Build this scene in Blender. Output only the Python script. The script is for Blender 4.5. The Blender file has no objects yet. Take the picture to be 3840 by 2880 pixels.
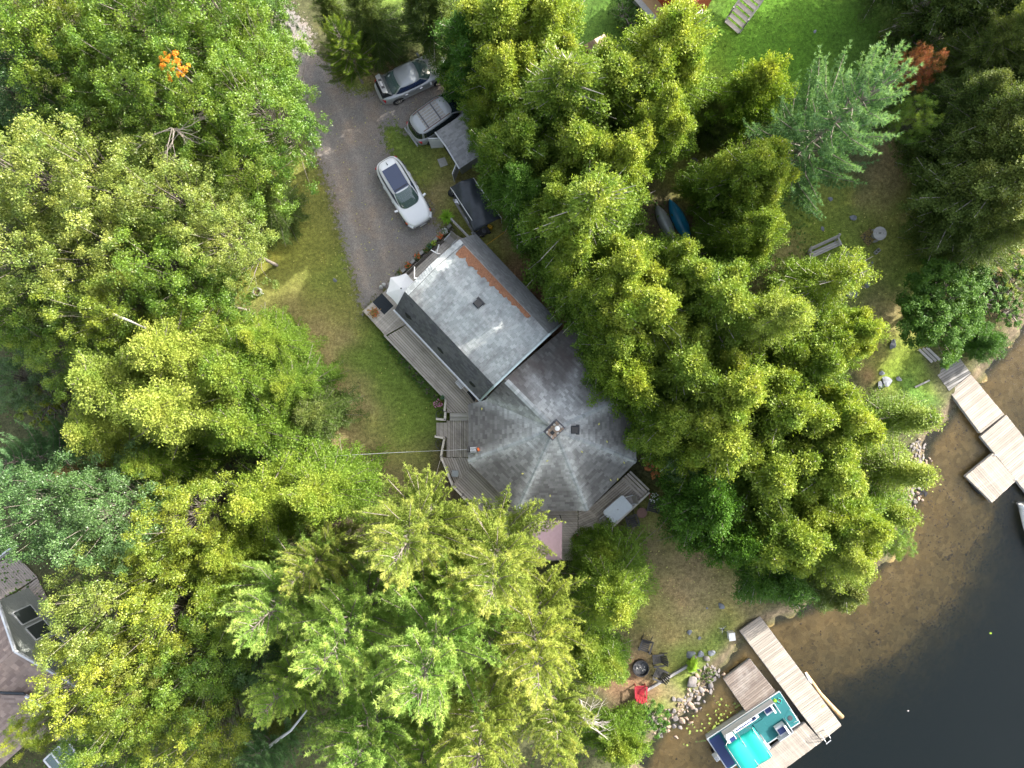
import bpy, math, random
import numpy as np
from mathutils import Vector, Matrix
random.seed(7); np.random.seed(7)
S = bpy.context.scene
COL = S.collection
H = 46.3            # drone height over the upland ground
F = 2742.0          # focal length in photo pixels (3840 wide)
WATER = -1.2
def at(px, py, z=0.0):
    k = (H - z) / F
    return Vector(((px - 1920) * k, (1440 - py) * k, z))
# ---------------------------------------------------------------- camera, sky, sun
cam = bpy.data.cameras.new('camera'); cam_o = bpy.data.objects.new('camera', cam); COL.objects.link(cam_o)
cam.angle = 2 * math.atan(1920 / F); cam.clip_start = 0.5; cam.clip_end = 3000
cam_o.location = (0, 0, H); cam_o.rotation_euler = (0, 0, 0); S.camera = cam_o
SUN_AZ = math.radians(57.0); SUN_EL = math.radians(28.5)   # azimuth clockwise from +Y
w = bpy.data.worlds.new('World'); S.world = w; w.use_nodes = True
wn = w.node_tree.nodes; wl = w.node_tree.links
bg = wn['Background']; sky = wn.new('ShaderNodeTexSky'); sky.sky_type = 'NISHITA'
sky.sun_disc = False; sky.sun_elevation = SUN_EL; sky.sun_rotation = SUN_AZ
sky.air_density = 1.0; sky.dust_density = 4.0; sky.ozone_density = 0.6
hsv = wn.new('ShaderNodeHueSaturation'); hsv.inputs['Saturation'].default_value = 0.52   # thin bright cloud
wl.new(sky.outputs[0], hsv.inputs['Color']); wl.new(hsv.outputs[0], bg.inputs[0]); bg.inputs[1].default_value = 0.15
sl = bpy.data.lights.new('sun', 'SUN'); sl.energy = 3.0; sl.angle = math.radians(0.6); sl.color = (1.0, 0.95, 0.86)
so = bpy.data.objects.new('sun', sl); COL.objects.link(so)
sdir = Vector((math.sin(SUN_AZ) * math.cos(SUN_EL), math.cos(SUN_AZ) * math.cos(SUN_EL), math.sin(SUN_EL)))
so.rotation_euler = sdir.to_track_quat('Z', 'Y').to_euler(); so.location = sdir * 60
S.view_settings.view_transform = 'Standard'; S.view_settings.look = 'None'
S.view_settings.exposure = 2.05; S.view_settings.gamma = 1.0
try: S.view_settings.use_curve_mapping = False
except Exception: pass
S.cycles.max_bounces = 6; S.cycles.transparent_max_bounces = 8
S.cycles.diffuse_bounces = 3; S.cycles.transmission_bounces = 4; S.cycles.glossy_bounces = 2
# ---------------------------------------------------------------- materials
def newmat(name):
    m = bpy.data.materials.new(name); m.use_nodes = True
    nt = m.node_tree; return m, nt, nt.nodes, nt.links, nt.nodes['Principled BSDF']
def N(ns, t, **kw):
    n = ns.new(t)
    for k, v in kw.items(): setattr(n, k, v)
    return n
def ramp(ns, pts):
    r = ns.new('ShaderNodeValToRGB'); e = r.color_ramp.elements
    while len(e) < len(pts): e.new(0.5)
    for el, (p, c) in zip(e, pts): el.position = p; el.color = (*c, 1) if len(c) == 3 else c
    return r
def mix(ns, ls, fac, a, b, typ='MIX'):
    n = ns.new('ShaderNodeMix'); n.data_type = 'RGBA'; n.blend_type = typ
    for idx, v in ((0, fac), (6, a), (7, b)):
        if isinstance(v, (int, float)): n.inputs[idx].default_value = v
        elif isinstance(v, tuple): n.inputs[idx].default_value = (*v, 1)
        else: ls.new(v, n.inputs[idx])
    return n.outputs[2]
def math_(ns, ls, op, a, b=None, c=None, clamp=False):
    n = ns.new('ShaderNodeMath'); n.operation = op; n.use_clamp = clamp
    for i, v in enumerate((a, b, c)):
        if v is None: continue
        if isinstance(v, (int, float)): n.inputs[i].default_value = v
        else: ls.new(v, n.inputs[i])
    return n.outputs[0]
def noise(ns, ls, scale, detail=4, rough=0.6, vec=None, out=0):
    n = ns.new('ShaderNodeTexNoise'); n.inputs['Scale'].default_value = scale
    n.inputs['Detail'].default_value = detail; n.inputs['Roughness'].default_value = rough
    if vec is None:
        g = ns.new('ShaderNodeNewGeometry'); vec = g.outputs['Position']
    ls.new(vec, n.inputs['Vector']); return n.outputs[out]
def bump(ns, ls, h, bsdf, strength=0.3, dist=0.02):
    b = ns.new('ShaderNodeBump'); b.inputs['Strength'].default_value = strength; b.inputs['Distance'].default_value = dist
    ls.new(h, b.inputs['Height']); ls.new(b.outputs[0], bsdf.inputs['Normal'])
def spread(ns, ls, name='tint'):
    """0..1 value that differs from piece to piece (object random + face attribute)"""
    a = N(ns, 'ShaderNodeAttribute', attribute_name=name); oi = ns.new('ShaderNodeObjectInfo')
    s = math_(ns, ls, 'ADD', a.outputs['Fac'], oi.outputs['Random'])
    return math_(ns, ls, 'FRACT', s)
def plain(name, c, rough=0.6, metal=0.0, var=0.12, scale=6.0, spec=None, coat=0):
    m, nt, ns, ls, p = newmat(name)
    f = noise(ns, ls, scale)
    c2 = tuple(max(0, x * (1 - var * 2)) for x in c); c3 = tuple(min(1, x * (1 + var)) for x in c)
    ls.new(mix(ns, ls, f, c2, c3), p.inputs['Base Color'])
    p.inputs['Roughness'].default_value = rough; p.inputs['Metallic'].default_value = metal
    if spec is not None: p.inputs['Specular IOR Level'].default_value = spec
    if coat: p.inputs['Coat Weight'].default_value = coat; p.inputs['Coat Roughness'].default_value = 0.08
    return m
def leafmat(name, a, b, tip=None, trans=0.35, rough=0.55, spec=0.3, hue=0.0):
    m, nt, ns, ls, p = newmat(name)
    at_ = N(ns, 'ShaderNodeAttribute', attribute_name='tint'); oi = ns.new('ShaderNodeObjectInfo')
    col = mix(ns, ls, at_.outputs['Fac'], a, b)
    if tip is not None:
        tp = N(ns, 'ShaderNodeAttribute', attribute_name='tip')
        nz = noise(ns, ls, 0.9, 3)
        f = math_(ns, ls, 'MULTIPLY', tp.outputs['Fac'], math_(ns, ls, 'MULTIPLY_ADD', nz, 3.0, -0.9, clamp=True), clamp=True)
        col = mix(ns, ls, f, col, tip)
    # whole-tree variation in tone
    r2 = math_(ns, ls, 'MULTIPLY_ADD', oi.outputs['Random'], 0.30, 0.85)
    hs = ns.new('ShaderNodeHueSaturation'); ls.new(col, hs.inputs['Color']); ls.new(r2, hs.inputs['Value'])
    h2 = math_(ns, ls, 'MULTIPLY_ADD', oi.outputs['Random'], -0.02, 0.51); ls.new(h2, hs.inputs['Hue'])
    col = hs.outputs[0]
    ls.new(col, p.inputs['Base Color']); p.inputs['Roughness'].default_value = rough
    p.inputs['Specular IOR Level'].default_value = spec
    tr = ns.new('ShaderNodeBsdfTranslucent'); 
    tc = mix(ns, ls, 1.0, col, (1.25, 1.25, 0.6), 'MULTIPLY'); ls.new(tc, tr.inputs['Color'])
    ms = ns.new('ShaderNodeMixShader'); ms.inputs[0].default_value = trans
    ls.new(p.outputs[0], ms.inputs[1]); ls.new(tr.outputs[0], ms.inputs[2])
    ls.new(ms.outputs[0], ns['Material Output'].inputs['Surface']); return m
def woodmat(name, a, b, stain=(0.05, 0.045, 0.04), stainamt=0.5, rough=0.8, ang=0.0, dark=0.0):
    m, nt, ns, ls, p = newmat(name)
    g = ns.new('ShaderNodeNewGeometry'); mp = ns.new('ShaderNodeMapping'); mp.vector_type = 'TEXTURE'
    ls.new(g.outputs['Position'], mp.inputs['Vector']); mp.inputs['Rotation'].default_value = (0, 0, ang)
    mp.inputs['Scale'].default_value = (6.0, 0.25, 0.25)
    gr = noise(ns, ls, 2.2, 6, 0.7, mp.outputs[0])
    sp = spread(ns, ls)
    c = mix(ns, ls, sp, a, b)
    gf = math_(ns, ls, 'MULTIPLY_ADD', gr, 1.1, 0.45)
    hv = ns.new('ShaderNodeHueSaturation'); ls.new(c, hv.inputs['Color']); ls.new(gf, hv.inputs['Value'])
    st = noise(ns, ls, 0.8, 5, 0.65)
    sf = math_(ns, ls, 'MULTIPLY', math_(ns, ls, 'MULTIPLY_ADD', st, 4.0, -1.9, clamp=True), stainamt)
    ls.new(mix(ns, ls, sf, hv.outputs[0], stain), p.inputs['Base Color']); p.inputs['Roughness'].default_value = rough
    bump(ns, ls, gr, p, 0.3, 0.01); return m
M = {}
M['cedar_gold'] = leafmat('cedar_gold', (0.066, 0.14, 0.014), (0.165, 0.265, 0.028), (0.33, 0.36, 0.05), 0.36)
M['cedar_green'] = leafmat('cedar_green', (0.052, 0.12, 0.012), (0.125, 0.215, 0.022), (0.25, 0.30, 0.035), 0.34)
M['cedar_dark'] = leafmat('cedar_dark', (0.045, 0.085, 0.018), (0.10, 0.15, 0.028), (0.17, 0.19, 0.04), 0.3)
M['cedar_deep'] = leafmat('cedar_deep', (0.035, 0.10, 0.012), (0.085, 0.18, 0.02), None, 0.3)
M['hemlock'] = leafmat('hemlock', (0.10, 0.175, 0.022), (0.225, 0.305, 0.048), (0.36, 0.39, 0.08), 0.36)
M['rusty'] = leafmat('rusty', (0.24, 0.20, 0.06), (0.36, 0.25, 0.10), (0.42, 0.26, 0.14), 0.25)
M['pine_green'] = leafmat('pine_green', (0.12, 0.255, 0.045), (0.29, 0.435, 0.09), (0.46, 0.52, 0.14), 0.36)
M['pine_gold'] = leafmat('pine_gold', (0.145, 0.23, 0.038), (0.30, 0.38, 0.08), (0.42, 0.42, 0.11), 0.34)
M['pine_blue'] = leafmat('pine_blue', (0.06, 0.155, 0.06), (0.155, 0.285, 0.12), (0.25, 0.38, 0.17), 0.3)
M['maple_green'] = leafmat('maple_green', (0.042, 0.12, 0.012), (0.12, 0.235, 0.026), (0.20, 0.28, 0.03), 0.36, 0.42, 0.5)
M['maple_olive'] = leafmat('maple_olive', (0.075, 0.145, 0.022), (0.175, 0.25, 0.045), (0.28, 0.31, 0.06), 0.34, 0.42, 0.5)
M['maple_dark'] = leafmat('maple_dark', (0.045, 0.105, 0.030), (0.105, 0.19, 0.055), None, 0.3, 0.4, 0.5)
M['maple_yellow'] = leafmat('maple_yellow', (0.065, 0.135, 0.015), (0.17, 0.26, 0.028), (0.30, 0.33, 0.035), 0.36, 0.42, 0.5)
M['maple_orange'] = leafmat('maple_orange', (0.55, 0.30, 0.02), (0.50, 0.38, 0.03), (0.60, 0.20, 0.02), 0.35)
M['maple_red'] = leafmat('maple_red', (0.26, 0.075, 0.035), (0.42, 0.26, 0.06), (0.34, 0.09, 0.05), 0.3)
M['shrub'] = leafmat('shrub', (0.05, 0.12, 0.02), (0.12, 0.20, 0.035), None, 0.3)
M['lime'] = leafmat('lime', (0.24, 0.42, 0.04), (0.42, 0.60, 0.08), None, 0.4)
M['bark'] = plain('bark', (0.22, 0.19, 0.16), 0.9, var=0.3, scale=9)
M['bark_pale'] = plain('bark_pale', (0.42, 0.38, 0.33), 0.9, var=0.25, scale=9)
M['deck_wood'] = woodmat('deck_wood', (0.52, 0.465, 0.41), (0.37, 0.33, 0.285), (0.16, 0.135, 0.115), 0.5, ang=math.radians(-43))
M['deck_rail'] = woodmat('deck_rail', (0.50, 0.47, 0.42), (0.42, 0.39, 0.34), (0.22, 0.2, 0.17), 0.4)
M['dock_pale'] = woodmat('dock_pale', (0.30, 0.265, 0.225), (0.215, 0.19, 0.16), (0.14, 0.12, 0.10), 0.45, ang=math.radians(35))
M['dock_worn'] = woodmat('dock_worn', (0.19, 0.155, 0.13), (0.09, 0.07, 0.06), (0.27, 0.245, 0.225), 0.8, ang=math.radians(35))
M['dock_dark'] = woodmat('dock_dark', (0.24, 0.23, 0.225), (0.07, 0.07, 0.07), (0.05, 0.05, 0.05), 0.6, ang=math.radians(35))
M['grey_wood'] = woodmat('grey_wood', (0.33, 0.32, 0.31), (0.24, 0.23, 0.22), (0.12, 0.11, 0.1), 0.4)
M['dark_wood'] = plain('dark_wood', (0.07, 0.06, 0.05), 0.85)
M['log'] = plain('log', (0.38, 0.33, 0.28), 0.9, var=0.25, scale=12)
M['log_orange'] = plain('log_orange', (0.42, 0.28, 0.14), 0.8, var=0.3, scale=5)
M['black'] = plain('black', (0.018, 0.02, 0.022), 0.7, var=0.2)
M['rubber'] = plain('rubber', (0.02, 0.02, 0.02), 0.85)
M['charcoal'] = plain('charcoal', (0.05, 0.048, 0.047), 0.75)
M['mat_blue'] = plain('mat_blue', (0.028, 0.036, 0.045), 0.9, var=0.25, scale=30)
M['white'] = plain('white', (0.62, 0.62, 0.61), 0.45, var=0.05)
M['white_cloth'] = plain('white_cloth', (0.80, 0.80, 0.80), 0.8, var=0.04)
M['rose_cloth'] = plain('rose_cloth', (0.40, 0.28, 0.31), 0.85, var=0.08)
M['teal_cloth'] = plain('teal_cloth', (0.0, 0.29, 0.25), 0.6, var=0.06)
M['teal_floor'] = plain('teal_floor', (0.004, 0.095, 0.105), 0.9, var=0.2, scale=20)
M['navy'] = plain('navy', (0.012, 0.03, 0.12), 0.5)
M['aluminium'] = plain('aluminium', (0.50, 0.51, 0.52), 0.4, 0.6, var=0.08)
M['metal_dark'] = plain('metal_dark', (0.10, 0.10, 0.11), 0.4, 0.6)
M['chrome'] = plain('chrome', (0.75, 0.75, 0.76), 0.18, 1.0, var=0.03)
M['fire_black'] = plain('fire_black', (0.02, 0.02, 0.022), 0.55, 0.2)
M['ash'] = plain('ash', (0.12, 0.12, 0.125), 0.95, var=0.45, scale=14)
M['red_plastic'] = plain('red_plastic', (0.27, 0.018, 0.03), 0.5)
M['brown_paint'] = plain('brown_paint', (0.16, 0.08, 0.06), 0.6)
M['table_glass'] = plain('table_glass', (0.50, 0.55, 0.58), 0.25, var=0.08)
M['sling'] = plain('sling', (0.26, 0.24, 0.22), 0.9)
M['grey_plastic'] = plain('grey_plastic', (0.30, 0.31, 0.32), 0.6)
M['yellow_plastic'] = plain('yellow_plastic', (0.62, 0.35, 0.01), 0.5)
M['orange_flower'] = plain('orange_flower', (0.62, 0.13, 0.03), 0.7)
M['pink_flower'] = plain('pink_flower', (0.60, 0.25, 0.40), 0.7)
M['white_flower'] = plain('white_flower', (0.75, 0.77, 0.74), 0.7)
M['teal_pot'] = plain('teal_pot', (0.05, 0.22, 0.17), 0.5)
M['terracotta'] = plain('terracotta', (0.30, 0.13, 0.07), 0.8)
M['concrete'] = plain('concrete', (0.36, 0.35, 0.33), 0.9, var=0.2, scale=8)
M['rock'] = plain('rock', (0.20, 0.18, 0.17), 0.9, var=0.4, scale=2.5)
M['rock_warm'] = plain('rock_warm', (0.29, 0.215, 0.16), 0.9, var=0.35, scale=2.0)
M['rock_blue'] = plain('rock_blue', (0.20, 0.215, 0.235), 0.9, var=0.45, scale=5)
M['siding_grey'] = plain('siding_grey', (0.27, 0.29, 0.27), 0.75)
M['siding_taupe'] = plain('siding_taupe', (0.34, 0.29, 0.25), 0.75)
M['siding_red'] = plain('siding_red', (0.30, 0.055, 0.02), 0.7)
M['siding_tan'] = plain('siding_tan', (0.42, 0.27, 0.13), 0.7)
M['cottage_wall'] = plain('cottage_wall', (0.20, 0.14, 0.09), 0.8)
M['trim_white'] = plain('trim_white', (0.52, 0.535, 0.55), 0.5, var=0.06)
M['trim_aqua'] = plain('trim_aqua', (0.44, 0.53, 0.54), 0.6, var=0.1)
M['green_paint'] = plain('green_paint', (0.02, 0.09, 0.07), 0.5)
M['canoe_blue'] = plain('canoe_blue', (0.01, 0.22, 0.42), 0.4)
M['canoe_grey'] = plain('canoe_grey', (0.34, 0.37, 0.38), 0.45, 0.3)
M['tarp'] = plain('tarp', (0.035, 0.042, 0.05), 0.42, var=0.35, scale=3)
M['silver_paint'] = plain('silver_paint', (0.34, 0.355, 0.36), 0.35, 0.4, var=0.03, coat=0.6)
M['silver_old'] = plain('silver_old', (0.37, 0.385, 0.395), 0.42, 0.35, var=0.08)
M['peeled_roof'] = plain('peeled_roof', (0.36, 0.33, 0.30), 0.7, var=0.3, scale=7)
M['white_paint'] = plain('white_paint', (0.80, 0.81, 0.82), 0.25, 0.0, var=0.02, coat=0.8)
M['tail_red'] = plain('tail_red', (0.45, 0.01, 0.02), 0.2)
M['amber'] = plain('amber', (0.55, 0.12, 0.03), 0.2)
M['lens'] = plain('lens', (0.55, 0.57, 0.6), 0.12)
M['rust'] = plain('rust', (0.20, 0.09, 0.06), 0.8, var=0.4, scale=12)
def carglass(name, c=(0.012, 0.02, 0.024), spec=0.8):
    m, nt, ns, ls, p = newmat(name); p.inputs['Base Color'].default_value = (*c, 1)
    p.inputs['Roughness'].default_value = 0.06; p.inputs['Specular IOR Level'].default_value = spec; return m
M['glass_dark'] = carglass('glass_dark'); M['glass_navy'] = carglass('glass_navy', (0.02, 0.035, 0.09), 1.0)
M['glass_green'] = carglass('glass_green', (0.07, 0.11, 0.10), 1.0); M['glass_window'] = carglass('glass_window', (0.05, 0.06, 0.06), 1.0)
# ---------------------------------------------------------------- objects
ORG = {}
def tag(o, label=None, cat=None, group=None, kind=None):
    if label: o['label'] = label
    if cat: o['category'] = cat
    if group: o['group'] = group
    if kind: o['kind'] = kind
    return o
def thing(name, label, cat, loc=(0, 0, 0), rz=0.0, group=None):
    o = bpy.data.objects.new(name, None); COL.objects.link(o); o.location = loc; o.rotation_euler = (0, 0, rz)
    o.empty_display_size = 0.3; ORG[o.name] = Vector(loc); return tag(o, label, cat, group)
def link(name, me, parent=None, mat=None):
    o = bpy.data.objects.new(name, me); COL.objects.link(o)
    if parent is not None: o.parent = parent
    ORG[o.name] = ORG[parent.name].copy() if parent is not None else Vector((0, 0, 0))
    if mat is not None and not me.materials: me.materials.append(mat)
    return o
class MB:
    def __init__(s): s.v = []; s.f = []
    def add(s, vs, fs):
        n = len(s.v); s.v += [tuple(v) for v in vs]; s.f += [tuple(i + n for i in f) for f in fs]; return s
    def box(s, c, size, rot=None, taper=1.0):
        hx, hy, hz = (q / 2 for q in size); vs = []
        for z in (-hz, hz):
            k = taper if z > 0 else 1.0
            for x, y in ((-hx, -hy), (hx, -hy), (hx, hy), (-hx, hy)):
                v = Vector((x * k, y * k, z))
                if rot is not None: v = rot @ v
                vs.append(v + Vector(c))
        return s.add(vs, [(3, 2, 1, 0), (4, 5, 6, 7), (0, 1, 5, 4), (1, 2, 6, 5), (2, 3, 7, 6), (3, 0, 4, 7)])
    def bar(s, a, b, wd, th, up=(0, 0, 1)):
        a, b = Vector(a), Vector(b); d = (b - a); L = d.length; d.normalize(); u = Vector(up)
        y = u.cross(d)
        if y.length < 1e-4: y = Vector((0, 1, 0)).cross(d)
        y.normalize(); z = d.cross(y); R = Matrix((d, y, z)).transposed()
        return s.box((a + b) / 2, (L, wd, th), R)
    def prism(s, poly, z0, z1):
        n = len(poly); vs = [(p[0], p[1], z0) for p in poly] + [(p[0], p[1], z1) for p in poly]
        a = sum(poly[i][0] * poly[(i + 1) % n][1] - poly[(i + 1) % n][0] * poly[i][1] for i in range(n))
        idx = list(range(n)) if a > 0 else list(range(n))[::-1]
        fs = [tuple(idx[::-1]), tuple(i + n for i in idx)]
        for k in range(n):
            i, j = idx[k], idx[(k + 1) % n]; fs.append((i, j, j + n, i + n))
        return s.add(vs, fs)
    def tube(s, pts, r, n=6, caps=True):
        pts = [Vector(p) for p in pts]; rs = r if isinstance(r, (list, tuple)) else [r] * len(pts)
        vs = []; fs = []
        for i, p in enumerate(pts):
            d = (pts[min(i + 1, len(pts) - 1)] - pts[max(i - 1, 0)]).normalized()
            a = d.cross(Vector((0, 0, 1)) if abs(d.z) < 0.9 else Vector((1, 0, 0))).normalized(); b = d.cross(a)
            for k in range(n):
                t = 2 * math.pi * k / n; vs.append(p + (a * math.cos(t) + b * math.sin(t)) * rs[i])
        for i in range(len(pts) - 1):
            for k in range(n):
                fs.append((i * n + k, i * n + (k + 1) % n, (i + 1) * n + (k + 1) % n, (i + 1) * n + k))
        if caps:
            fs.append(tuple(range(n))); m = (len(pts) - 1) * n; fs.append(tuple(m + k for k in range(n))[::-1])
        return s.add(vs, fs)
    def lathe(s, prof, c=(0, 0, 0), n=20):
        vs = []; fs = []
        for r, z in prof:
            for k in range(n):
                t = 2 * math.pi * k / n; vs.append((c[0] + r * math.cos(t), c[1] + r * math.sin(t), c[2] + z))
        for i in range(len(prof) - 1):
            for k in range(n):
                fs.append((i * n + k, i * n + (k + 1) % n, (i + 1) * n + (k + 1) % n, (i + 1) * n + k))
        fs.append(tuple(range(n))[::-1]); m = (len(prof) - 1) * n; fs.append(tuple(m + k for k in range(n)))
        return s.add(vs, fs)
    def mesh(s, name, mat=None, off=None, smooth=False):
        me = bpy.data.meshes.new(name)
        vs = s.v if off is None else [(a - off[0], b - off[1], c - off[2]) for a, b, c in s.v]
        me.from_pydata(vs, [], s.f)
        if mat: me.materials.append(mat)
        if smooth: me.shade_smooth()
        me.update(); return me
    def build(s, name, mat, parent=None, world=False, smooth=False):
        """world=True: the coordinates are world ones and are made relative to the parent's base"""
        off = ORG[parent.name] if (world and parent is not None) else None
        return link(name, s.mesh(name, mat, off, smooth), parent)
def np_mesh(name, V, Fc, mat, attrs=None, smooth=False):
    """V (n,3), Fc (m,k) constant-size faces, attrs: name -> per-face floats"""
    me = bpy.data.meshes.new(name); n, (m, k) = len(V), Fc.shape
    me.vertices.add(n); me.vertices.foreach_set('co', V.astype(np.float32).ravel())
    me.loops.add(m * k); me.loops.foreach_set('vertex_index', Fc.astype(np.int32).ravel())
    me.polygons.add(m); me.polygons.foreach_set('loop_start', np.arange(0, m * k, k, dtype=np.int32))
    me.update(calc_edges=True)
    for an, av in (attrs or {}).items():
        a = me.attributes.new(an, 'FLOAT', 'FACE'); a.data.foreach_set('value', av.astype(np.float32))
    if mat: me.materials.append(mat)
    if smooth: me.shade_smooth()
    return me
def clip(poly, nx, ny, d):
    """keep the side nx*x+ny*y <= d of a polygon"""
    out = []; n = len(poly)
    for i in range(n):
        a, b = poly[i], poly[(i + 1) % n]; fa = nx * a[0] + ny * a[1] - d; fb = nx * b[0] + ny * b[1] - d
        if fa <= 0: out.append(a)
        if (fa < 0 < fb) or (fb < 0 < fa):
            t = fa / (fa - fb); out.append((a[0] + (b[0] - a[0]) * t, a[1] + (b[1] - a[1]) * t))
    return out
def area(p):
    return 0.5 * sum(p[i][0] * p[(i + 1) % len(p)][1] - p[(i + 1) % len(p)][0] * p[i][1] for i in range(len(p)))
def clip_to(poly, conv):
    if area(conv) < 0: conv = conv[::-1]
    for i in range(len(conv)):
        a, b = conv[i], conv[(i + 1) % len(conv)]; nx, ny = b[1] - a[1], a[0] - b[0]
        poly = clip(poly, nx, ny, nx * a[0] + ny * a[1])
        if len(poly) < 3: return []
    return poly
def planks(poly, z, ang, pitch, gap, th, mat, parent, name='plank', sag=0.006):
    """cover a convex polygon (world xy) with planks running in direction ang, one object each"""
    ca, sa = math.cos(ang), math.sin(ang)
    loc = [(p[0] * ca + p[1] * sa, -p[0] * sa + p[1] * ca) for p in poly]
    y0 = min(p[1] for p in loc); y1 = max(p[1] for p in loc); y = y0; org = ORG[parent.name]
    while y < y1 - 0.02:
        b = clip(clip(loc, 0, 1, min(y + pitch - gap / 2, y1)), 0, -1, -(y + gap / 2))
        if len(b) >= 3 and abs(area(b)) > 0.01:
            e = random.uniform(-sag, sag); j = random.uniform(-0.012, 0.012)
            ww = [(p[0] * ca - p[1] * sa + j * ca, p[0] * sa + p[1] * ca + j * sa) for p in b]
            MB().prism(ww, z - th + e, z + e).build(name, mat, parent, world=True)
        y += pitch
# ---------------------------------------------------------------- terrain
SH_PX = [(2300, 4200), (2380, 3300), (2400, 2900), (2440, 2790), (2480, 2725), (2560, 2690), (2640, 2600), (2680, 2520), (2740, 2450),
         (2785, 2390), (2830, 2345), (2900, 2320), (3050, 2270), (3200, 2200), (3330, 2080), (3390, 1960), (3430, 1850), (3455, 1750),
         (3475, 1660), (3540, 1580), (3600, 1500), (3650, 1440), (3710, 1370), (3780, 1290), (3860, 1200), (4200, 900), (5200, 300), (9000, -1500)]
SHORE = np.array([at(x, y, WATER)[:2] for x, y in SH_PX])
def shore_d(x, y):
    x = np.asarray(x, float); y = np.asarray(y, float); best = np.full(x.shape, 1e9); sg = np.ones(x.shape)
    for a, b in zip(SHORE[:-1], SHORE[1:]):
        d = b - a; L2 = d @ d; t = np.clip(((x - a[0]) * d[0] + (y - a[1]) * d[1]) / L2, 0, 1)
        dx = x - a[0] - t * d[0]; dy = y - a[1] - t * d[1]; dist = np.hypot(dx, dy)
        cr = d[0] * (y - a[1]) - d[1] * (x - a[0]); m = dist < best
        best = np.where(m, dist, best); sg = np.where(m, np.where(cr > 0, 1.0, -1.0), sg)
    return best * sg
def wob(x, y):
    return (np.sin(x * 1.7 + 1.3 * np.sin(y * 0.9)) * np.sin(y * 1.9 + np.sin(x * 1.1)) + 0.5 * np.sin(x * 4.1 + y * 2.7) * np.sin(y * 3.7 - x))
def sstep(t):
    t = np.clip(t, 0, 1); return t * t * (3 - 2 * t)
def height(x, y):
    d = shore_d(x, y); w_ = wob(x, y); d2 = d + 0.25 * w_
    land = WATER + 0.45 * sstep(d2 / 1.1) + 0.75 * sstep(d2 / 15.0) + 0.015 * w_ * np.clip(d / 3, 0, 1)
    bed = WATER + np.maximum(d2, -40) * 0.09 - np.maximum(-d2 - 5.0, 0) * 0.32 + 0.03 * w_
    return np.where(d2 > 0, land, np.maximum(bed, -5.2))
def gz(x, y): return float(height(np.array([x]), np.array([y]))[0])
# ---------------------------------------------------------------- ground (one sheet, land and lake bed)
def axis(lo, hi, step):
    c = list(np.arange(lo, hi + 1e-6, step)); o = [1.5, 3, 5, 9, 16, 30, 60, 120, 240, 480]
    return np.array([lo - q for q in o[::-1]] + c + [c[-1] + q for q in o])
gx, gy = axis(-37, 37, 0.2), axis(-29, 29, 0.2)
X, Y = np.meshgrid(gx, gy); Z = height(X, Y)
GRASS_R = (0.105, 0.125, 0.022)
def px2w(px, py, z=0.0):
    k = (H - z) / F; return (px - 1920) * k, (1440 - py) * k
OL = (0.125, 0.132, 0.032); GR = (0.085, 0.125, 0.022); BR = (0.165, 0.125, 0.065); YE = (0.17, 0.185, 0.025); TAN = (0.22, 0.17, 0.085)
VG = (0.055, 0.122, 0.011); VD = (0.045, 0.09, 0.014); DK = (0.07, 0.055, 0.035); RD = (0.145, 0.085, 0.05); SD = (0.20, 0.125, 0.065); MOSS = (0.11, 0.15, 0.02)
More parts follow.
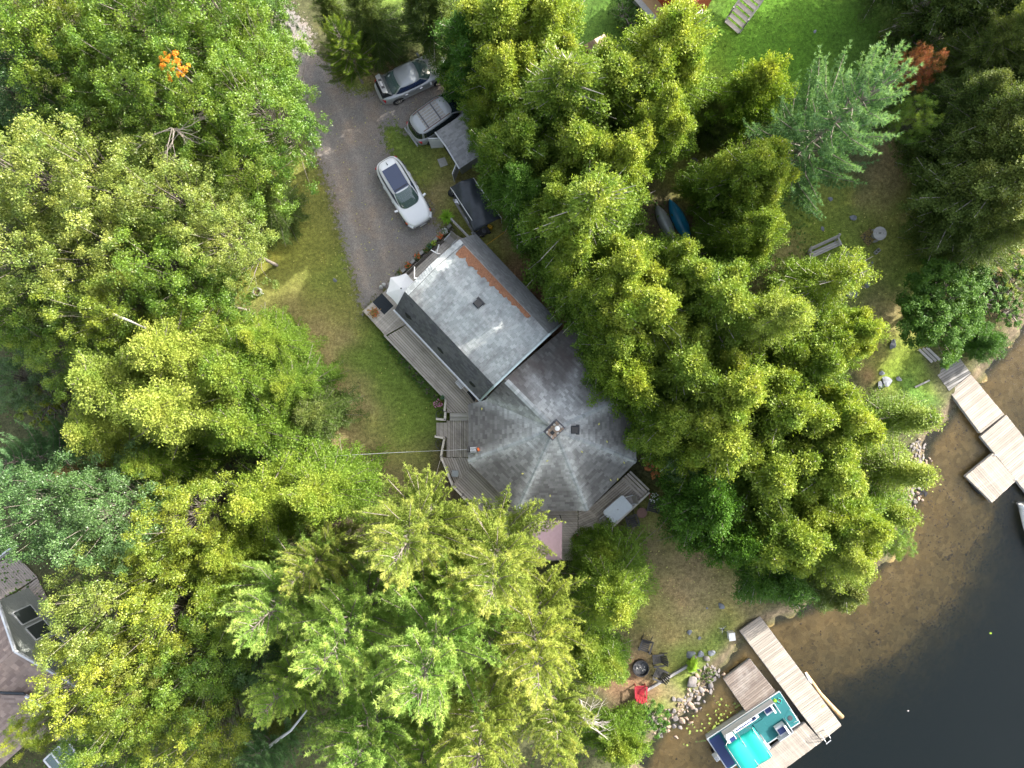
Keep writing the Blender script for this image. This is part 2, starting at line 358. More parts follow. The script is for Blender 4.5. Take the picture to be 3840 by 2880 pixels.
BLOBS = [(1020, 760, 170, OL), (1130, 900, 190, OL), (1000, 900, 140, YE), (1080, 780, 60, YE), (1150, 1050, 170, OL), (1250, 1000, 90, GR), (1300, 1180, 130, OL),
 (1180, 1220, 120, BR), (1230, 1290, 80, TAN), (1380, 1320, 110, GR), (1420, 1420, 110, GR), (1260, 1450, 110, BR), (1320, 1500, 80, TAN), (1460, 1500, 140, GR),
 (1480, 1600, 120, GR), (1380, 1650, 120, BR), (1550, 1560, 80, GR), (1500, 1720, 130, OL), (1580, 1800, 130, DK), (1500, 1830, 100, DK), (1650, 1850, 80, DK), (1420, 1780, 90, DK),
 (1090, 560, 60, OL), (1070, 640, 80, OL), (1560, 560, 90, GR), (1600, 650, 90, OL), (1650, 600, 80, OL), (1660, 720, 70, BR), (1720, 760, 80, OL), (1480, 490, 50, GR), (1260, 290, 60, OL), (1330, 340, 60, GR), (1400, 320, 80, BR),
 (1900, 900, 90, OL), (1950, 980, 110, RD), (2000, 1080, 120, RD), (2080, 1200, 120, RD), (1820, 880, 70, OL), (1920, 860, 60, BR), (1800, 480, 110, RD), (2150, 1300, 150, RD),
 (2300, 60, 160, VD), (2200, 100, 120, VD), (2750, 200, 160, VG), (2900, 150, 180, VG), (3050, 100, 170, VG), (3200, 100, 180, VD), (3200, 250, 150, VD), (2680, 280, 100, (0.10, 0.14, 0.014)), (2600, 380, 90, (0.13, 0.145, 0.035)), (3050, 250, 120, VG), (3330, 150, 110, VD),
 (2560, 560, 90, OL), (2560, 660, 90, OL), (2540, 800, 90, DK), (2530, 480, 60, BR), (3050, 900, 130, MOSS), (3000, 820, 90, GR), (3180, 860, 120, GR), (3300, 900, 120, OL), (3250, 1000, 110, OL), (3500, 760, 90, GR), (3480, 950, 90, OL), (3120, 800, 80, OL), (2960, 920, 70, BR), (3350, 780, 110, OL), (3400, 620, 90, BR), (3420, 560, 80, TAN), (3340, 700, 90, BR), (3420, 880, 60, OL), (3400, 1000, 110, GR), (3450, 870, 50, TAN),
 (3280, 1120, 110, (0.10, 0.10, 0.045)), (3320, 1200, 90, BR), (3350, 1280, 80, OL), (3400, 1330, 60, MOSS), (3380, 1400, 70, MOSS), (3460, 1420, 50, GR), (3430, 1480, 50, (0.06, 0.12, 0.02)), (3310, 1370, 45, RD), (3220, 1050, 70, GR), (3150, 950, 60, GR),
 (3560, 850, 130, GR), (3650, 900, 110, OL), (3550, 980, 80, OL), (3750, 1020, 80, BR), (3520, 100, 120, GR), (3650, 220, 90, DK), (3780, 120, 130, DK),
 (2400, 2050, 110, DK), (2460, 1980, 100, OL), (2560, 2150, 150, BR), (2480, 2250, 120, OL), (2600, 2300, 120, TAN), (2560, 2220, 60, SD), (2700, 2220, 110, BR), (2750, 2150, 90, OL), (2700, 2330, 80, OL), (2550, 2420, 110, GR), (2500, 2370, 70, SD), (2450, 2480, 80, BR), (2400, 2600, 80, RD), (2380, 2560, 70, RD), (2350, 2660, 70, DK), (2660, 2420, 60, GR), (2500, 2620, 70, (0.12, 0.11, 0.05)), (2540, 2500, 50, OL),
 (1150, 1760, 90, BR), (1350, 1880, 90, DK), (3560, 1010, 120, GR), (3620, 1120, 110, OL), (3760, 1150, 80, DK), (3800, 300, 140, DK), (3700, -50, 150, GR), (1500, -60, 140, GR), (1800, -60, 140, GR), (3050, -50, 200, VG), (2450, -50, 200, VD), (2470, 2700, 60, GR), (2420, 2760, 60, GR)]
wsum = np.full(X.shape, 0.16); base = np.zeros(X.shape + (3,)); base[:] = np.array((0.050, 0.052, 0.024)) * 0.16
wx = X + 0.5 * np.sin(Y * 1.3) + 0.25 * np.sin(Y * 3.1 + X); wy = Y + 0.5 * np.sin(X * 1.1 + 2) + 0.25 * np.sin(X * 2.9 - Y)
for bx, by, br, bc in BLOBS:
    cx, cy = px2w(bx, by); r = br * H / F
    g = np.exp(-((wx - cx) ** 2 + (wy - cy) ** 2) / (2 * (r * 0.62) ** 2)) * 1.6
    wsum += g; base += g[..., None] * np.array(bc)
base /= wsum[..., None]
sd = shore_d(X, Y); bedf = sstep((-0.1 - sd) / 0.8)
# strip of wet earth along the shore
wet = np.exp(-((sd - 0.35) / 0.45) ** 2)[..., None] * 0.8
base = base * (1 - wet) + np.array((0.085, 0.065, 0.045)) * wet
nx, ny = len(gx), len(gy)
V = np.stack([X, Y, Z], -1).reshape(-1, 3)
I = np.arange(nx * ny).reshape(ny, nx)
Fc = np.stack([I[:-1, :-1], I[:-1, 1:], I[1:, 1:], I[1:, :-1]], -1).reshape(-1, 4)
gm = np_mesh('ground', V, Fc, None, smooth=True)
ca = gm.color_attributes.new('soil', 'FLOAT_COLOR', 'POINT')
ca.data.foreach_set('color', np.concatenate([base.reshape(-1, 3), np.ones((nx * ny, 1))], 1).astype(np.float32).ravel())
ba = gm.attributes.new('bed', 'FLOAT', 'POINT'); ba.data.foreach_set('value', bedf.astype(np.float32).ravel())
# green-ness decides where the grass blades grow
green = (base[..., 1] - base[..., 0] * 0.92) / (base[..., 1] + 1e-6)
m, nt, ns, ls, p = newmat('ground')
sc_ = N(ns, 'ShaderNodeAttribute', attribute_name='soil'); bd = N(ns, 'ShaderNodeAttribute', attribute_name='bed')
f1 = noise(ns, ls, 14, 8, 0.75); f2 = noise(ns, ls, 1.1, 5, 0.65); f3 = noise(ns, ls, 55, 4, 0.7)
v = math_(ns, ls, 'MULTIPLY_ADD', f1, 2.4, 0.12); v = math_(ns, ls, 'MULTIPLY', v, math_(ns, ls, 'MULTIPLY_ADD', f3, 1.6, 0.25))
v = math_(ns, ls, 'MULTIPLY', v, math_(ns, ls, 'MULTIPLY_ADD', f2, 0.9, 0.55))
v = math_(ns, ls, 'MULTIPLY', v, math_(ns, ls, 'MULTIPLY_ADD', noise(ns, ls, 4.5, 6, 0.8), 3.0, -0.5))
land = mix(ns, ls, 1.0, mix(ns, ls, 1.0, sc_.outputs['Color'], (1.12, 1.12, 1.12), 'MULTIPLY'), v, 'MULTIPLY')
land = mix(ns, ls, math_(ns, ls, 'MULTIPLY', math_(ns, ls, 'MULTIPLY_ADD', noise(ns, ls, 1.7, 8, 0.75), 5.0, -2.9, clamp=True), 0.55), land, mix(ns, ls, 1.0, land, (0.62, 0.85, 0.6), 'MULTIPLY'))
yf = math_(ns, ls, 'MULTIPLY_ADD', noise(ns, ls, 0.55, 6, 0.7), 4.5, -2.5, clamp=True)
land = mix(ns, ls, math_(ns, ls, 'MULTIPLY', yf, 0.5), land, mix(ns, ls, 1.0, land, (1.7, 1.35, 1.1), 'MULTIPLY'))
vo = N(ns, 'ShaderNodeTexVoronoi'); g_ = ns.new('ShaderNodeNewGeometry'); ls.new(g_.outputs['Position'], vo.inputs['Vector']); vo.inputs['Scale'].default_value = 3.4
bedc = ramp(ns, [(0.0, (0.22, 0.145, 0.06)), (0.45, (0.42, 0.28, 0.105)), (1.0, (0.58, 0.42, 0.19))])
ls.new(noise(ns, ls, 0.7, 9, 0.75), bedc.inputs[0])
vs_ = math_(ns, ls, 'MULTIPLY_ADD', vo.outputs['Color'], 0.5, 0.7)
bedcol = mix(ns, ls, 1.0, bedc.outputs[0], math_(ns, ls, 'MULTIPLY', vs_, math_(ns, ls, 'MULTIPLY_ADD', f1, 0.9, 0.55)), 'MULTIPLY')
ls.new(mix(ns, ls, bd.outputs['Fac'], land, bedcol), p.inputs['Base Color'])
p.inputs['Roughness'].default_value = 0.95; p.inputs['Specular IOR Level'].default_value = 0.15
bump(ns, ls, math_(ns, ls, 'ADD', f1, f3), p, 0.6, 0.05)
gm.materials.append(m)
tag(link('ground', gm), 'lawn, brown leaf litter and shallow lake bed around the cottage', kind='structure')
# ---------------------------------------------------------------- driveway
DRIVE = [(1040, 40), (1085, 30), (1125, 75), (1150, 85), (1165, 150), (1185, 200), (1235, 255), (1262, 300), (1300, 345), (1380, 352), (1480, 330), (1600, 270), (1720, 250), (1740, 330), (1690, 380),
 (1640, 440), (1530, 500), (1470, 460), (1434, 476), (1440, 540), (1470, 600), (1500, 650), (1560, 700), (1609, 771), (1640, 850), (1690, 868), (1530, 1010), (1380, 1150), (1362, 1168),
 (1347, 1123), (1331, 1050), (1312, 990), (1295, 936), (1289, 904), (1259, 802), (1235, 711), (1210, 640), (1181, 573), (1145, 482), (1120, 420), (1105, 340), (1085, 240), (1068, 150), (1045, 90)]
DW = [px2w(*q) for q in DRIVE]
def poly_sd(x, y, P):
    x = np.asarray(x); inside = np.zeros(x.shape, bool); best = np.full(x.shape, 1e9); n = len(P)
    for i in range(n):
        (x0, y0), (x1, y1) = P[i], P[(i + 1) % n]
        c = ((y0 > y) != (y1 > y)); xi = (x1 - x0) * (y - y0) / ((y1 - y0) if y1 != y0 else 1e-9) + x0
        inside ^= c & (x < xi); dx, dy = x1 - x0, y1 - y0; t = np.clip(((x - x0) * dx + (y - y0) * dy) / (dx * dx + dy * dy), 0, 1)
        best = np.minimum(best, np.hypot(x - x0 - t * dx, y - y0 - t * dy))
    return np.where(inside, best, -best)
st = 0.18; dx_ = np.arange(-16, -2.2, st); dy_ = np.arange(4, 24.5, st); DX, DY = np.meshgrid(dx_, dy_)
sdv = poly_sd(DX, DY, DW); keep = sdv > -1.0
idx = -np.ones(DX.shape, int); idx[keep] = np.arange(keep.sum())
q = keep[:-1, :-1] & keep[1:, :-1] & keep[:-1, 1:] & keep[1:, 1:]
DF = np.stack([idx[:-1, :-1][q], idx[:-1, 1:][q], idx[1:, 1:][q], idx[1:, :-1][q]], -1)
DZ = height(DX, DY) + 0.012
dm = np_mesh('driveway', np.stack([DX, DY, DZ], -1)[keep], DF, None, smooth=True)
ea = dm.attributes.new('edge', 'FLOAT', 'POINT'); ea.data.foreach_set('value', np.clip(0.5 + sdv[keep] / 2.0, 0, 1).astype(np.float32))
TR = [(1098, 60), (1150, 230), (1230, 430), (1310, 640), (1370, 860), (1420, 1060)]; TW = [px2w(*q) for q in TR]
tdist = np.full(DX.shape, 99.0)
for (x0_, y0_), (x1_, y1_) in zip(TW[:-1], TW[1:]):
    ex, ey = x1_ - x0_, y1_ - y0_; tt = np.clip(((DX - x0_) * ex + (DY - y0_) * ey) / (ex * ex + ey * ey), 0, 1); tdist = np.minimum(tdist, np.hypot(DX - x0_ - tt * ex, DY - y0_ - tt * ey))
trk = np.exp(-((tdist - .78) / .26) ** 2); ta = dm.attributes.new('track', 'FLOAT', 'POINT'); ta.data.foreach_set('value', trk[keep].astype(np.float32))
m, nt, ns, ls, p = newmat('gravel')
n1 = noise(ns, ls, 30, 6, 0.8); n2 = noise(ns, ls, 0.6, 4, 0.6); n3 = noise(ns, ls, 4, 4, 0.7)
vo = N(ns, 'ShaderNodeTexVoronoi'); g_ = ns.new('ShaderNodeNewGeometry'); ls.new(g_.outputs['Position'], vo.inputs['Vector']); vo.inputs['Scale'].default_value = 42
gr = ramp(ns, [(0.25, (0.10, 0.091, 0.084)), (0.5, (0.18, 0.164, 0.152)), (0.75, (0.29, 0.27, 0.25))]); ls.new(n1, gr.inputs[0])
gc = mix(ns, ls, 1.0, gr.outputs[0], math_(ns, ls, 'MULTIPLY_ADD', vo.outputs['Color'], 0.9, 0.55), 'MULTIPLY')
gc = mix(ns, ls, math_(ns, ls, 'MULTIPLY_ADD', n2, 3, -1.3, clamp=True), gc, mix(ns, ls, 1.0, gc, (1.25, 1.05, 0.86), 'MULTIPLY'))
gc = mix(ns, ls, 1.0, gc, math_(ns, ls, 'MULTIPLY_ADD', n3, 0.8, 0.75), 'MULTIPLY')
tka = N(ns, 'ShaderNodeAttribute', attribute_name='track')
gc = mix(ns, ls, math_(ns, ls, 'MULTIPLY', tka.outputs['Fac'], math_(ns, ls, 'MULTIPLY_ADD', noise(ns, ls, 1.6, 5), 1.6, -.2, clamp=True)), gc, mix(ns, ls, 1.0, gc, (1.4, 1.36, 1.3), 'MULTIPLY'))
ls.new(gc, p.inputs['Base Color']); p.inputs['Roughness'].default_value = 0.9; bump(ns, ls, n1, p, 0.7, 0.03)
eg = N(ns, 'ShaderNodeAttribute', attribute_name='edge')
cov = math_(ns, ls, 'GREATER_THAN', math_(ns, ls, 'ADD', eg.outputs['Fac'], math_(ns, ls, 'MULTIPLY_ADD', noise(ns, ls, 3.5, 9, 0.85), 2.6, -1.3)), 0.5)
tr = ns.new('ShaderNodeBsdfTransparent'); ms = ns.new('ShaderNodeMixShader')
ls.new(cov, ms.inputs[0]); ls.new(tr.outputs[0], ms.inputs[1]); ls.new(p.outputs[0], ms.inputs[2]); ls.new(ms.outputs[0], ns['Material Output'].inputs['Surface'])
dm.materials.append(m); M['gravel'] = m
tag(link('driveway', dm), 'grey gravel driveway running down to the cottage deck', kind='structure')
# loose gravel stones, grass blades, lake-bed stones: uncountable, one object each
def scatter_tris(n, x0, x1, y0, y1, accept):
    x = np.random.uniform(x0, x1, n); y = np.random.uniform(y0, y1, n); k = accept(x, y); return x[k], y[k]
def stones(name, x, y, zoff, r0, r1, mat, label, squash=0.6):
    n = len(x); z = height(x, y) + zoff; r = np.random.uniform(r0, r1, n) * np.random.uniform(0.6, 1, n)
    b = np.array([(1, 0, 0), (0, 1, 0), (-1, 0, 0), (0, -1, 0), (0, 0, 1), (0, 0, -1)], float)
    V = b[None] * np.random.uniform(0.65, 1.25, (n, 6, 1)) + np.random.normal(0, 0.16, (n, 6, 3))
    a = np.random.uniform(0, 6.28, n); c, s = np.cos(a)[:, None], np.sin(a)[:, None]
    V = np.stack([V[..., 0] * c - V[..., 1] * s, V[..., 0] * s + V[..., 1] * c, V[..., 2] * squash], -1) * r[:, None, None]
    V += np.stack([x, y, z], -1)[:, None]
    f = np.array([(0, 1, 4), (1, 2, 4), (2, 3, 4), (3, 0, 4), (1, 0, 5), (2, 1, 5), (3, 2, 5), (0, 3, 5)])
    Fc = (f[None] + (np.arange(n) * 6)[:, None, None]).reshape(-1, 3)
    me = np_mesh(name, V.reshape(-1, 3), Fc, mat, {'tint': np.repeat(np.random.rand(n), 8)})
    return tag(link(name, me), label, kind='stuff')
def stonemat(name, a, b, c):
    m, nt, ns, ls, p = newmat(name); t = N(ns, 'ShaderNodeAttribute', attribute_name='tint')
    r = ramp(ns, [(0, a), (0.5, b), (1, c)]); ls.new(t.outputs['Fac'], r.inputs[0])
    ls.new(mix(ns, ls, 1.0, r.outputs[0], math_(ns, ls, 'MULTIPLY_ADD', noise(ns, ls, 9, 5), 1.0, 0.5), 'MULTIPLY'), p.inputs['Base Color'])
    p.inputs['Roughness'].default_value = 0.9; return m
M['gravel_stone'] = stonemat('gravel_stone', (0.10, 0.09, 0.085), (0.20, 0.18, 0.17), (0.34, 0.31, 0.29))
M['bed_stone'] = stonemat('bed_stone', (0.16, 0.11, 0.06), (0.25, 0.17, 0.085), (0.33, 0.235, 0.13))
x, y = scatter_tris(60000, -16, -2, 4, 24.5, lambda x, y: poly_sd(x, y, DW) > np.random.normal(0.05, 0.25, x.shape))
stones('gravel_stones', x[:14000], y[:14000], 0.012, 0.010, 0.026, M['gravel_stone'], 'loose gravel stones lying on the driveway')
def bedok(x, y):
    d = shore_d(x, y); return (d < 0.0) & (d > -7.5) & (np.random.rand(*x.shape) < (0.25 + 0.75 * (wob(x * 0.5, y * 0.5) > -0.1)) * np.where((x > 22) | (y > -12), 1.0, 0.35))
x, y = scatter_tris(60000, 6, 36, -27, 8, bedok)
stones('lake_bed_stones', x[:6500], y[:6500], -0.015, 0.05, 0.15, M['bed_stone'], 'flat brown stones on the shallow lake bed', 0.22)
def grass_ok(x, y):
    ix = np.clip(np.searchsorted(gx, x), 0, nx - 1); iy = np.clip(np.searchsorted(gy, y), 0, ny - 1)
    return (green[iy, ix] + np.random.normal(0, 0.10, x.shape) > 0.02) & (shore_d(x, y) > 0.3) & (poly_sd(x, y, DW) < 0.1)
x, y = scatter_tris(190000, -19, 33, -20, 25, grass_ok); x, y = x[:52000], y[:52000]
n = len(x); z = height(x, y); nb = 3
a = np.random.uniform(0, 6.28, (n, nb)); h_ = np.random.uniform(0.03, 0.085, (n, nb)); ln = np.random.normal(0, 0.035, (n, nb, 2)); wd = 0.012
bx = x[:, None] + np.random.normal(0, 0.03, (n, nb)); by = y[:, None] + np.random.normal(0, 0.03, (n, nb))
p0 = np.stack([bx - np.cos(a) * wd, by - np.sin(a) * wd, np.repeat(z[:, None], nb, 1) - 0.01], -1); p1 = np.stack([bx + np.cos(a) * wd, by + np.sin(a) * wd, np.repeat(z[:, None], nb, 1) - 0.01], -1)
p2 = np.stack([bx + ln[..., 0], by + ln[..., 1], z[:, None] + h_], -1)
V = np.stack([p0, p1, p2], 2).reshape(-1, 3); Fc = np.arange(n * nb * 3).reshape(-1, 3)
ix = np.clip(np.searchsorted(gx, x), 0, nx - 1); iy = np.clip(np.searchsorted(gy, y), 0, ny - 1)
gcol = np.repeat(base[iy, ix], nb, 0) * np.random.uniform(0.6, 1.25, (n * nb, 1)) * np.array((1.0, 1.12, 0.9))
gme = np_mesh('grass', V, Fc, None); cg = gme.color_attributes.new('soil', 'FLOAT_COLOR', 'CORNER')
cg.data.foreach_set('color', np.repeat(np.concatenate([gcol, np.ones((n * nb, 1))], 1), 3, 0).astype(np.float32).ravel())
m, nt, ns, ls, p = newmat('grass'); sc_ = N(ns, 'ShaderNodeAttribute', attribute_name='soil'); ls.new(sc_.outputs['Color'], p.inputs['Base Color']); p.inputs['Roughness'].default_value = 0.7
gme.materials.append(m); tag(link('grass', gme), 'short grass blades of the lawns around the cottage', kind='stuff')
# ---------------------------------------------------------------- water: closed body with absorbing volume
wxs = np.concatenate([np.arange(3, 40, 0.5), [60, 120, 500]]); wys = np.concatenate([[-500, -120, -60], np.arange(-40, 20, 0.5), [60, 200]])
MBw = MB(); MBw.box((250, -150, (WATER - 9) / 2), (494, 700, 9 + WATER))
MBw.v = [(x, y, WATER if z > -4 else -9.0) for x, y, z in MBw.v]
wat = MBw.build('lake_water', None)
m, nt, ns, ls, p = newmat('lake_water'); ns.remove(p)
tr = ns.new('ShaderNodeBsdfTransparent'); gl = ns.new('ShaderNodeBsdfGlossy'); gl.inputs['Roughness'].default_value = 0.03
fr = ns.new('ShaderNodeFresnel'); fr.inputs['IOR'].default_value = 1.33; ms = ns.new('ShaderNodeMixShader')
bp = ns.new('ShaderNodeBump'); bp.inputs['Strength'].default_value = 0.6; bp.inputs['Distance'].default_value = 0.05
r1 = noise(ns, ls, 5, 4, 0.6); r2 = noise(ns, ls, 0.5, 2, 0.5)
ls.new(math_(ns, ls, 'ADD', r1, math_(ns, ls, 'MULTIPLY', r2, 2.0)), bp.inputs['Height']); ls.new(bp.outputs[0], gl.inputs['Normal']); ls.new(bp.outputs[0], fr.inputs['Normal'])
ls.new(fr.outputs[0], ms.inputs[0]); ls.new(tr.outputs[0], ms.inputs[1]); ls.new(gl.outputs[0], ms.inputs[2]); ls.new(ms.outputs[0], ns['Material Output'].inputs['Surface'])
va = ns.new('ShaderNodeVolumeAbsorption'); va.inputs['Color'].default_value = (0.20, 0.28, 0.12, 1); va.inputs['Density'].default_value = 0.85
vs = ns.new('ShaderNodeVolumeScatter'); vs.inputs['Color'].default_value = (0.55, 0.82, 0.88, 1); vs.inputs['Density'].default_value = 0.16
ad = ns.new('ShaderNodeAddShader'); ls.new(va.outputs[0], ad.inputs[0]); ls.new(vs.outputs[0], ad.inputs[1]); ls.new(ad.outputs[0], ns['Material Output'].inputs['Volume'])
wat.data.materials.append(m); tag(wat, 'calm clear lake water, golden in the shallows and dark further out', kind='structure')
# ---------------------------------------------------------------- foliage
def leafquads(P, D, Nn, L, W, fold=0.25):
    D = D / (np.linalg.norm(D, axis=1, keepdims=True) + 1e-9); Sd = np.cross(D, Nn); Sd /= (np.linalg.norm(Sd, axis=1, keepdims=True) + 1e-9); Nz = np.cross(Sd, D)
    L = L[:, None]; W = W[:, None]
    return np.stack([P - D * L * .5, P + Sd * W * .5 + Nz * W * fold, P + D * L * .5, P - Sd * W * .5 + Nz * W * fold], 1)
def needles(P, D, L, W):
    D = D / (np.linalg.norm(D, axis=1, keepdims=True) + 1e-9); Sd = np.cross(D, np.random.normal(0, 1, D.shape)); Sd /= (np.linalg.norm(Sd, axis=1, keepdims=True) + 1e-9)
    L = L[:, None]; W = W[:, None]; return np.stack([P - Sd * W * .5, P + Sd * W * .5, P + D * L], 1)
RN = lambda *s: np.random.normal(0, 1, s)
def crown_mesh(name, Q, tint, tip):
    n, k, _ = Q.shape; me = np_mesh(name, Q.reshape(-1, 3), np.arange(n * k).reshape(n, k), None, {'tint': np.clip(tint, 0, 1), 'tip': np.clip(tip, 0, 1)})
    me.materials.append(M['shrub']); return me
def limbs_mesh(name, Ht, r0, branches, top=0.96, bend=0.25):
    mb = MB(); b = [(random.uniform(-bend, bend) * t, random.uniform(-bend, bend) * t, Ht * t * top) for t in (0, .25, .5, .75, 1)]; b[0] = (0, 0, -0.4)
    mb.tube(b, [r0, r0 * .8, r0 * .6, r0 * .38, r0 * .1], 8)
    for pts, r in branches: mb.tube(pts, [r, r * .6, r * .2][:len(pts)] if len(pts) == 3 else r, 3, False)
    me = mb.mesh(name, M['bark'], smooth=True); return me
def proto_cedar(seed, R=2.5, Ht=13, nb=230, droop=0.15, sparse=0.0, base=0.08, spray=23, power=0.75, leaf=0.17, up=(0.15, 1.0)):
    np.random.seed(seed); random.seed(seed); P = []; Dv = []; T = []; Tp = []; br = []
    lobes = [(random.uniform(0, 6.28), random.uniform(0.6, 1.25)) for _ in range(5)]
    for i in range(nb):
        t = base + (1 - base) * (i / nb) ** 0.9; az = i * 2.399 + random.uniform(-.5, .5)
        prof = min(1, (1 - t) / (1 - 0.28)) ** power if t > .28 else 0.8 + 0.2 * t / .28
        lob = 1 + 0.22 * math.sin(az * 2 + seed) + 0.16 * math.sin(az * 3 - t * 9 + seed)
        L = max(0.35, R * prof * random.uniform(0.55, 1.25) * lob)
        el = up[0] + (up[1] - up[0]) * t ** 1.4 + random.uniform(-.15, .15)
        o = np.array((math.cos(az) * math.cos(el), math.sin(az) * math.cos(el), math.sin(el)))
        b0 = np.array((0, 0, Ht * t * 0.93)); sideax = np.array((-math.sin(az), math.cos(az), 0))
        def pt(s): return b0 + o * L * s + np.array((0, 0, -droop * L * s * s + 0.10 * L * s ** 3))
        br.append(([b0, pt(.5), pt(random.choice((.95, 1.0, 1.12)))], 0.028 + 0.012 * L))
        dead = random.random() < sparse * (0.3 + t)
        m_ = max(3, int(L / 0.24))
        for s in np.linspace(0.28, 1.0, m_):
            if dead and random.random() < .85: continue
            if t > 0.9 and random.random() < sparse: continue
            wdt = 0.30 * L * (1.15 - s) + 0.10
            for q in range(3 if s < .9 else 2):
                off = random.uniform(-1, 1); c = pt(s) + sideax * off * wdt + np.array((0, 0, -abs(off) * wdt * 0.35 + random.uniform(-.08, .08)))
                k = spray + random.randint(-4, 4); d0 = o * 0.8 + sideax * off * 0.8
                P.append(c + RN(k, 3) * (0.13, 0.13, 0.09)); Dv.append(d0 + RN(k, 3) * 0.45 + (0, 0, 0.12))
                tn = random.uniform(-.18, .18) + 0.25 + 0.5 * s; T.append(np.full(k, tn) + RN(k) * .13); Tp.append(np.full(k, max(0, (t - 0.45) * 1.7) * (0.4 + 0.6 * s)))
    P = np.concatenate(P); Dv = np.concatenate(Dv); n = len(P)
    Nn = P * (1, 1, 0); Nn = Nn / (np.linalg.norm(Nn, axis=1, keepdims=True) + .1) * 0.5 + (0, 0, 0.6) + RN(n, 3) * 0.55
    Q = leafquads(P, Dv, Nn, np.random.uniform(.6, 1.5, n) * leaf, np.random.uniform(.7, 1.3, n) * leaf * .62, .1)[:, (1, 2, 3)]
    return crown_mesh('crown', Q, np.concatenate(T), np.concatenate(Tp)), limbs_mesh('trunk', Ht, 0.16, br)
def proto_multi(seed, leaders, **kw):
    Qs = []; ts = []; tp = []; mb = MB(); rnd = random.Random(seed)
    for k, (dx, dy, sc_h, R) in enumerate(leaders):
        kk = dict(kw); kk['R'] = R; kk['Ht'] = 13 * sc_h; kk['nb'] = int(kw.get('nb', 230) * (0.35 + 0.65 * R / 2.5) * (.5 if k else 1)); kk['base'] = 0.08 if k == 0 else 0.30
        cm, tm = proto_cedar(seed * 7 + k, **kk)
        n = len(cm.polygons); v = np.empty(len(cm.vertices) * 3, np.float32); cm.vertices.foreach_get('co', v); v = v.reshape(-1, 3, 3); v += np.array((dx, dy, 0)); Qs.append(v)
        for nm, L_ in (('tint', ts), ('tip', tp)):
            a = np.empty(n, np.float32); cm.attributes[nm].data.foreach_get('value', a); L_.append(a)
        mb.add([(q.co.x + dx * (k > 0) * min(1, max(0, q.co.z) / 4), q.co.y + dy * (k > 0) * min(1, max(0, q.co.z) / 4), q.co.z) for q in tm.vertices], [tuple(f.vertices) for f in tm.polygons])
        bpy.data.meshes.remove(cm); bpy.data.meshes.remove(tm)
    return crown_mesh('crown', np.concatenate(Qs), np.concatenate(ts), np.concatenate(tp)), mb.mesh('trunk', M['bark'])
def proto_maple(seed, R=4.2, Ht=12, clumps=130, per=280, leaf=0.118, open_=0.0, shape=0.9):
    np.random.seed(seed); random.seed(seed); P = []; Nr = []; T = []; Tp = []; br = []; zc = Ht * 0.62; rz = Ht * 0.40
    for i in range(clumps):
        u = (i + .5) / clumps; ph = i * 2.399 + random.uniform(-.3, .3); zz = 1 - 1.45 * u
        rr = math.sqrt(max(0, 1 - zz * zz)); k = random.uniform(0.62, 1.0) * (1 + 0.16 * math.sin(ph * 2 + seed) + 0.12 * math.sin(ph * 5 + seed * 2 + zz * 4))
        if i % 4 == 0: k *= 0.65
        c = np.array((R * rr ** shape * k * math.cos(ph), R * rr ** shape * k * math.sin(ph), zc + rz * zz * k)); r = random.uniform(0.42, 0.85) * R / 4.2
        o = c - np.array((0, 0, Ht * .35)); o /= np.linalg.norm(o)
        b0 = np.array((0, 0, Ht * (0.25 + 0.4 * max(0, zz)))); mid = b0 * .45 + c * .55 + RN(3) * .25; br.append(([b0, mid, c], 0.05))
        if random.random() < open_: continue
        # sub-twigs within a clump
        for j in range(7):
            dd = RN(3) + o * 0.9 + (0, 0, 0.35); dd /= np.linalg.norm(dd); cc = c + dd * r * random.uniform(.5, 1.05); n = per // 7
            P.append(cc + RN(n, 3) * (.17, .17, .11) * R / 4.2); Nr.append(np.tile(dd * .45 + (0, 0, .55), (n, 1)) + RN(n, 3) * .5)
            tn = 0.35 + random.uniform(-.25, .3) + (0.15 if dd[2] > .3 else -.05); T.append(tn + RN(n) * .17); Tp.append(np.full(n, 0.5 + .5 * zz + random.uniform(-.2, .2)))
    P = np.concatenate(P); Nr = np.concatenate(Nr); n = len(P); D = RN(n, 3) * (1, 1, .5)
    Q = leafquads(P, np.cross(D, Nr), Nr, np.random.uniform(.7, 1.3, n) * leaf, np.random.uniform(.7, 1.2, n) * leaf * .72, .2)
    return crown_mesh('crown', Q, np.concatenate(T), np.concatenate(Tp)), limbs_mesh('trunk', Ht, 0.2, br, .8, .5)
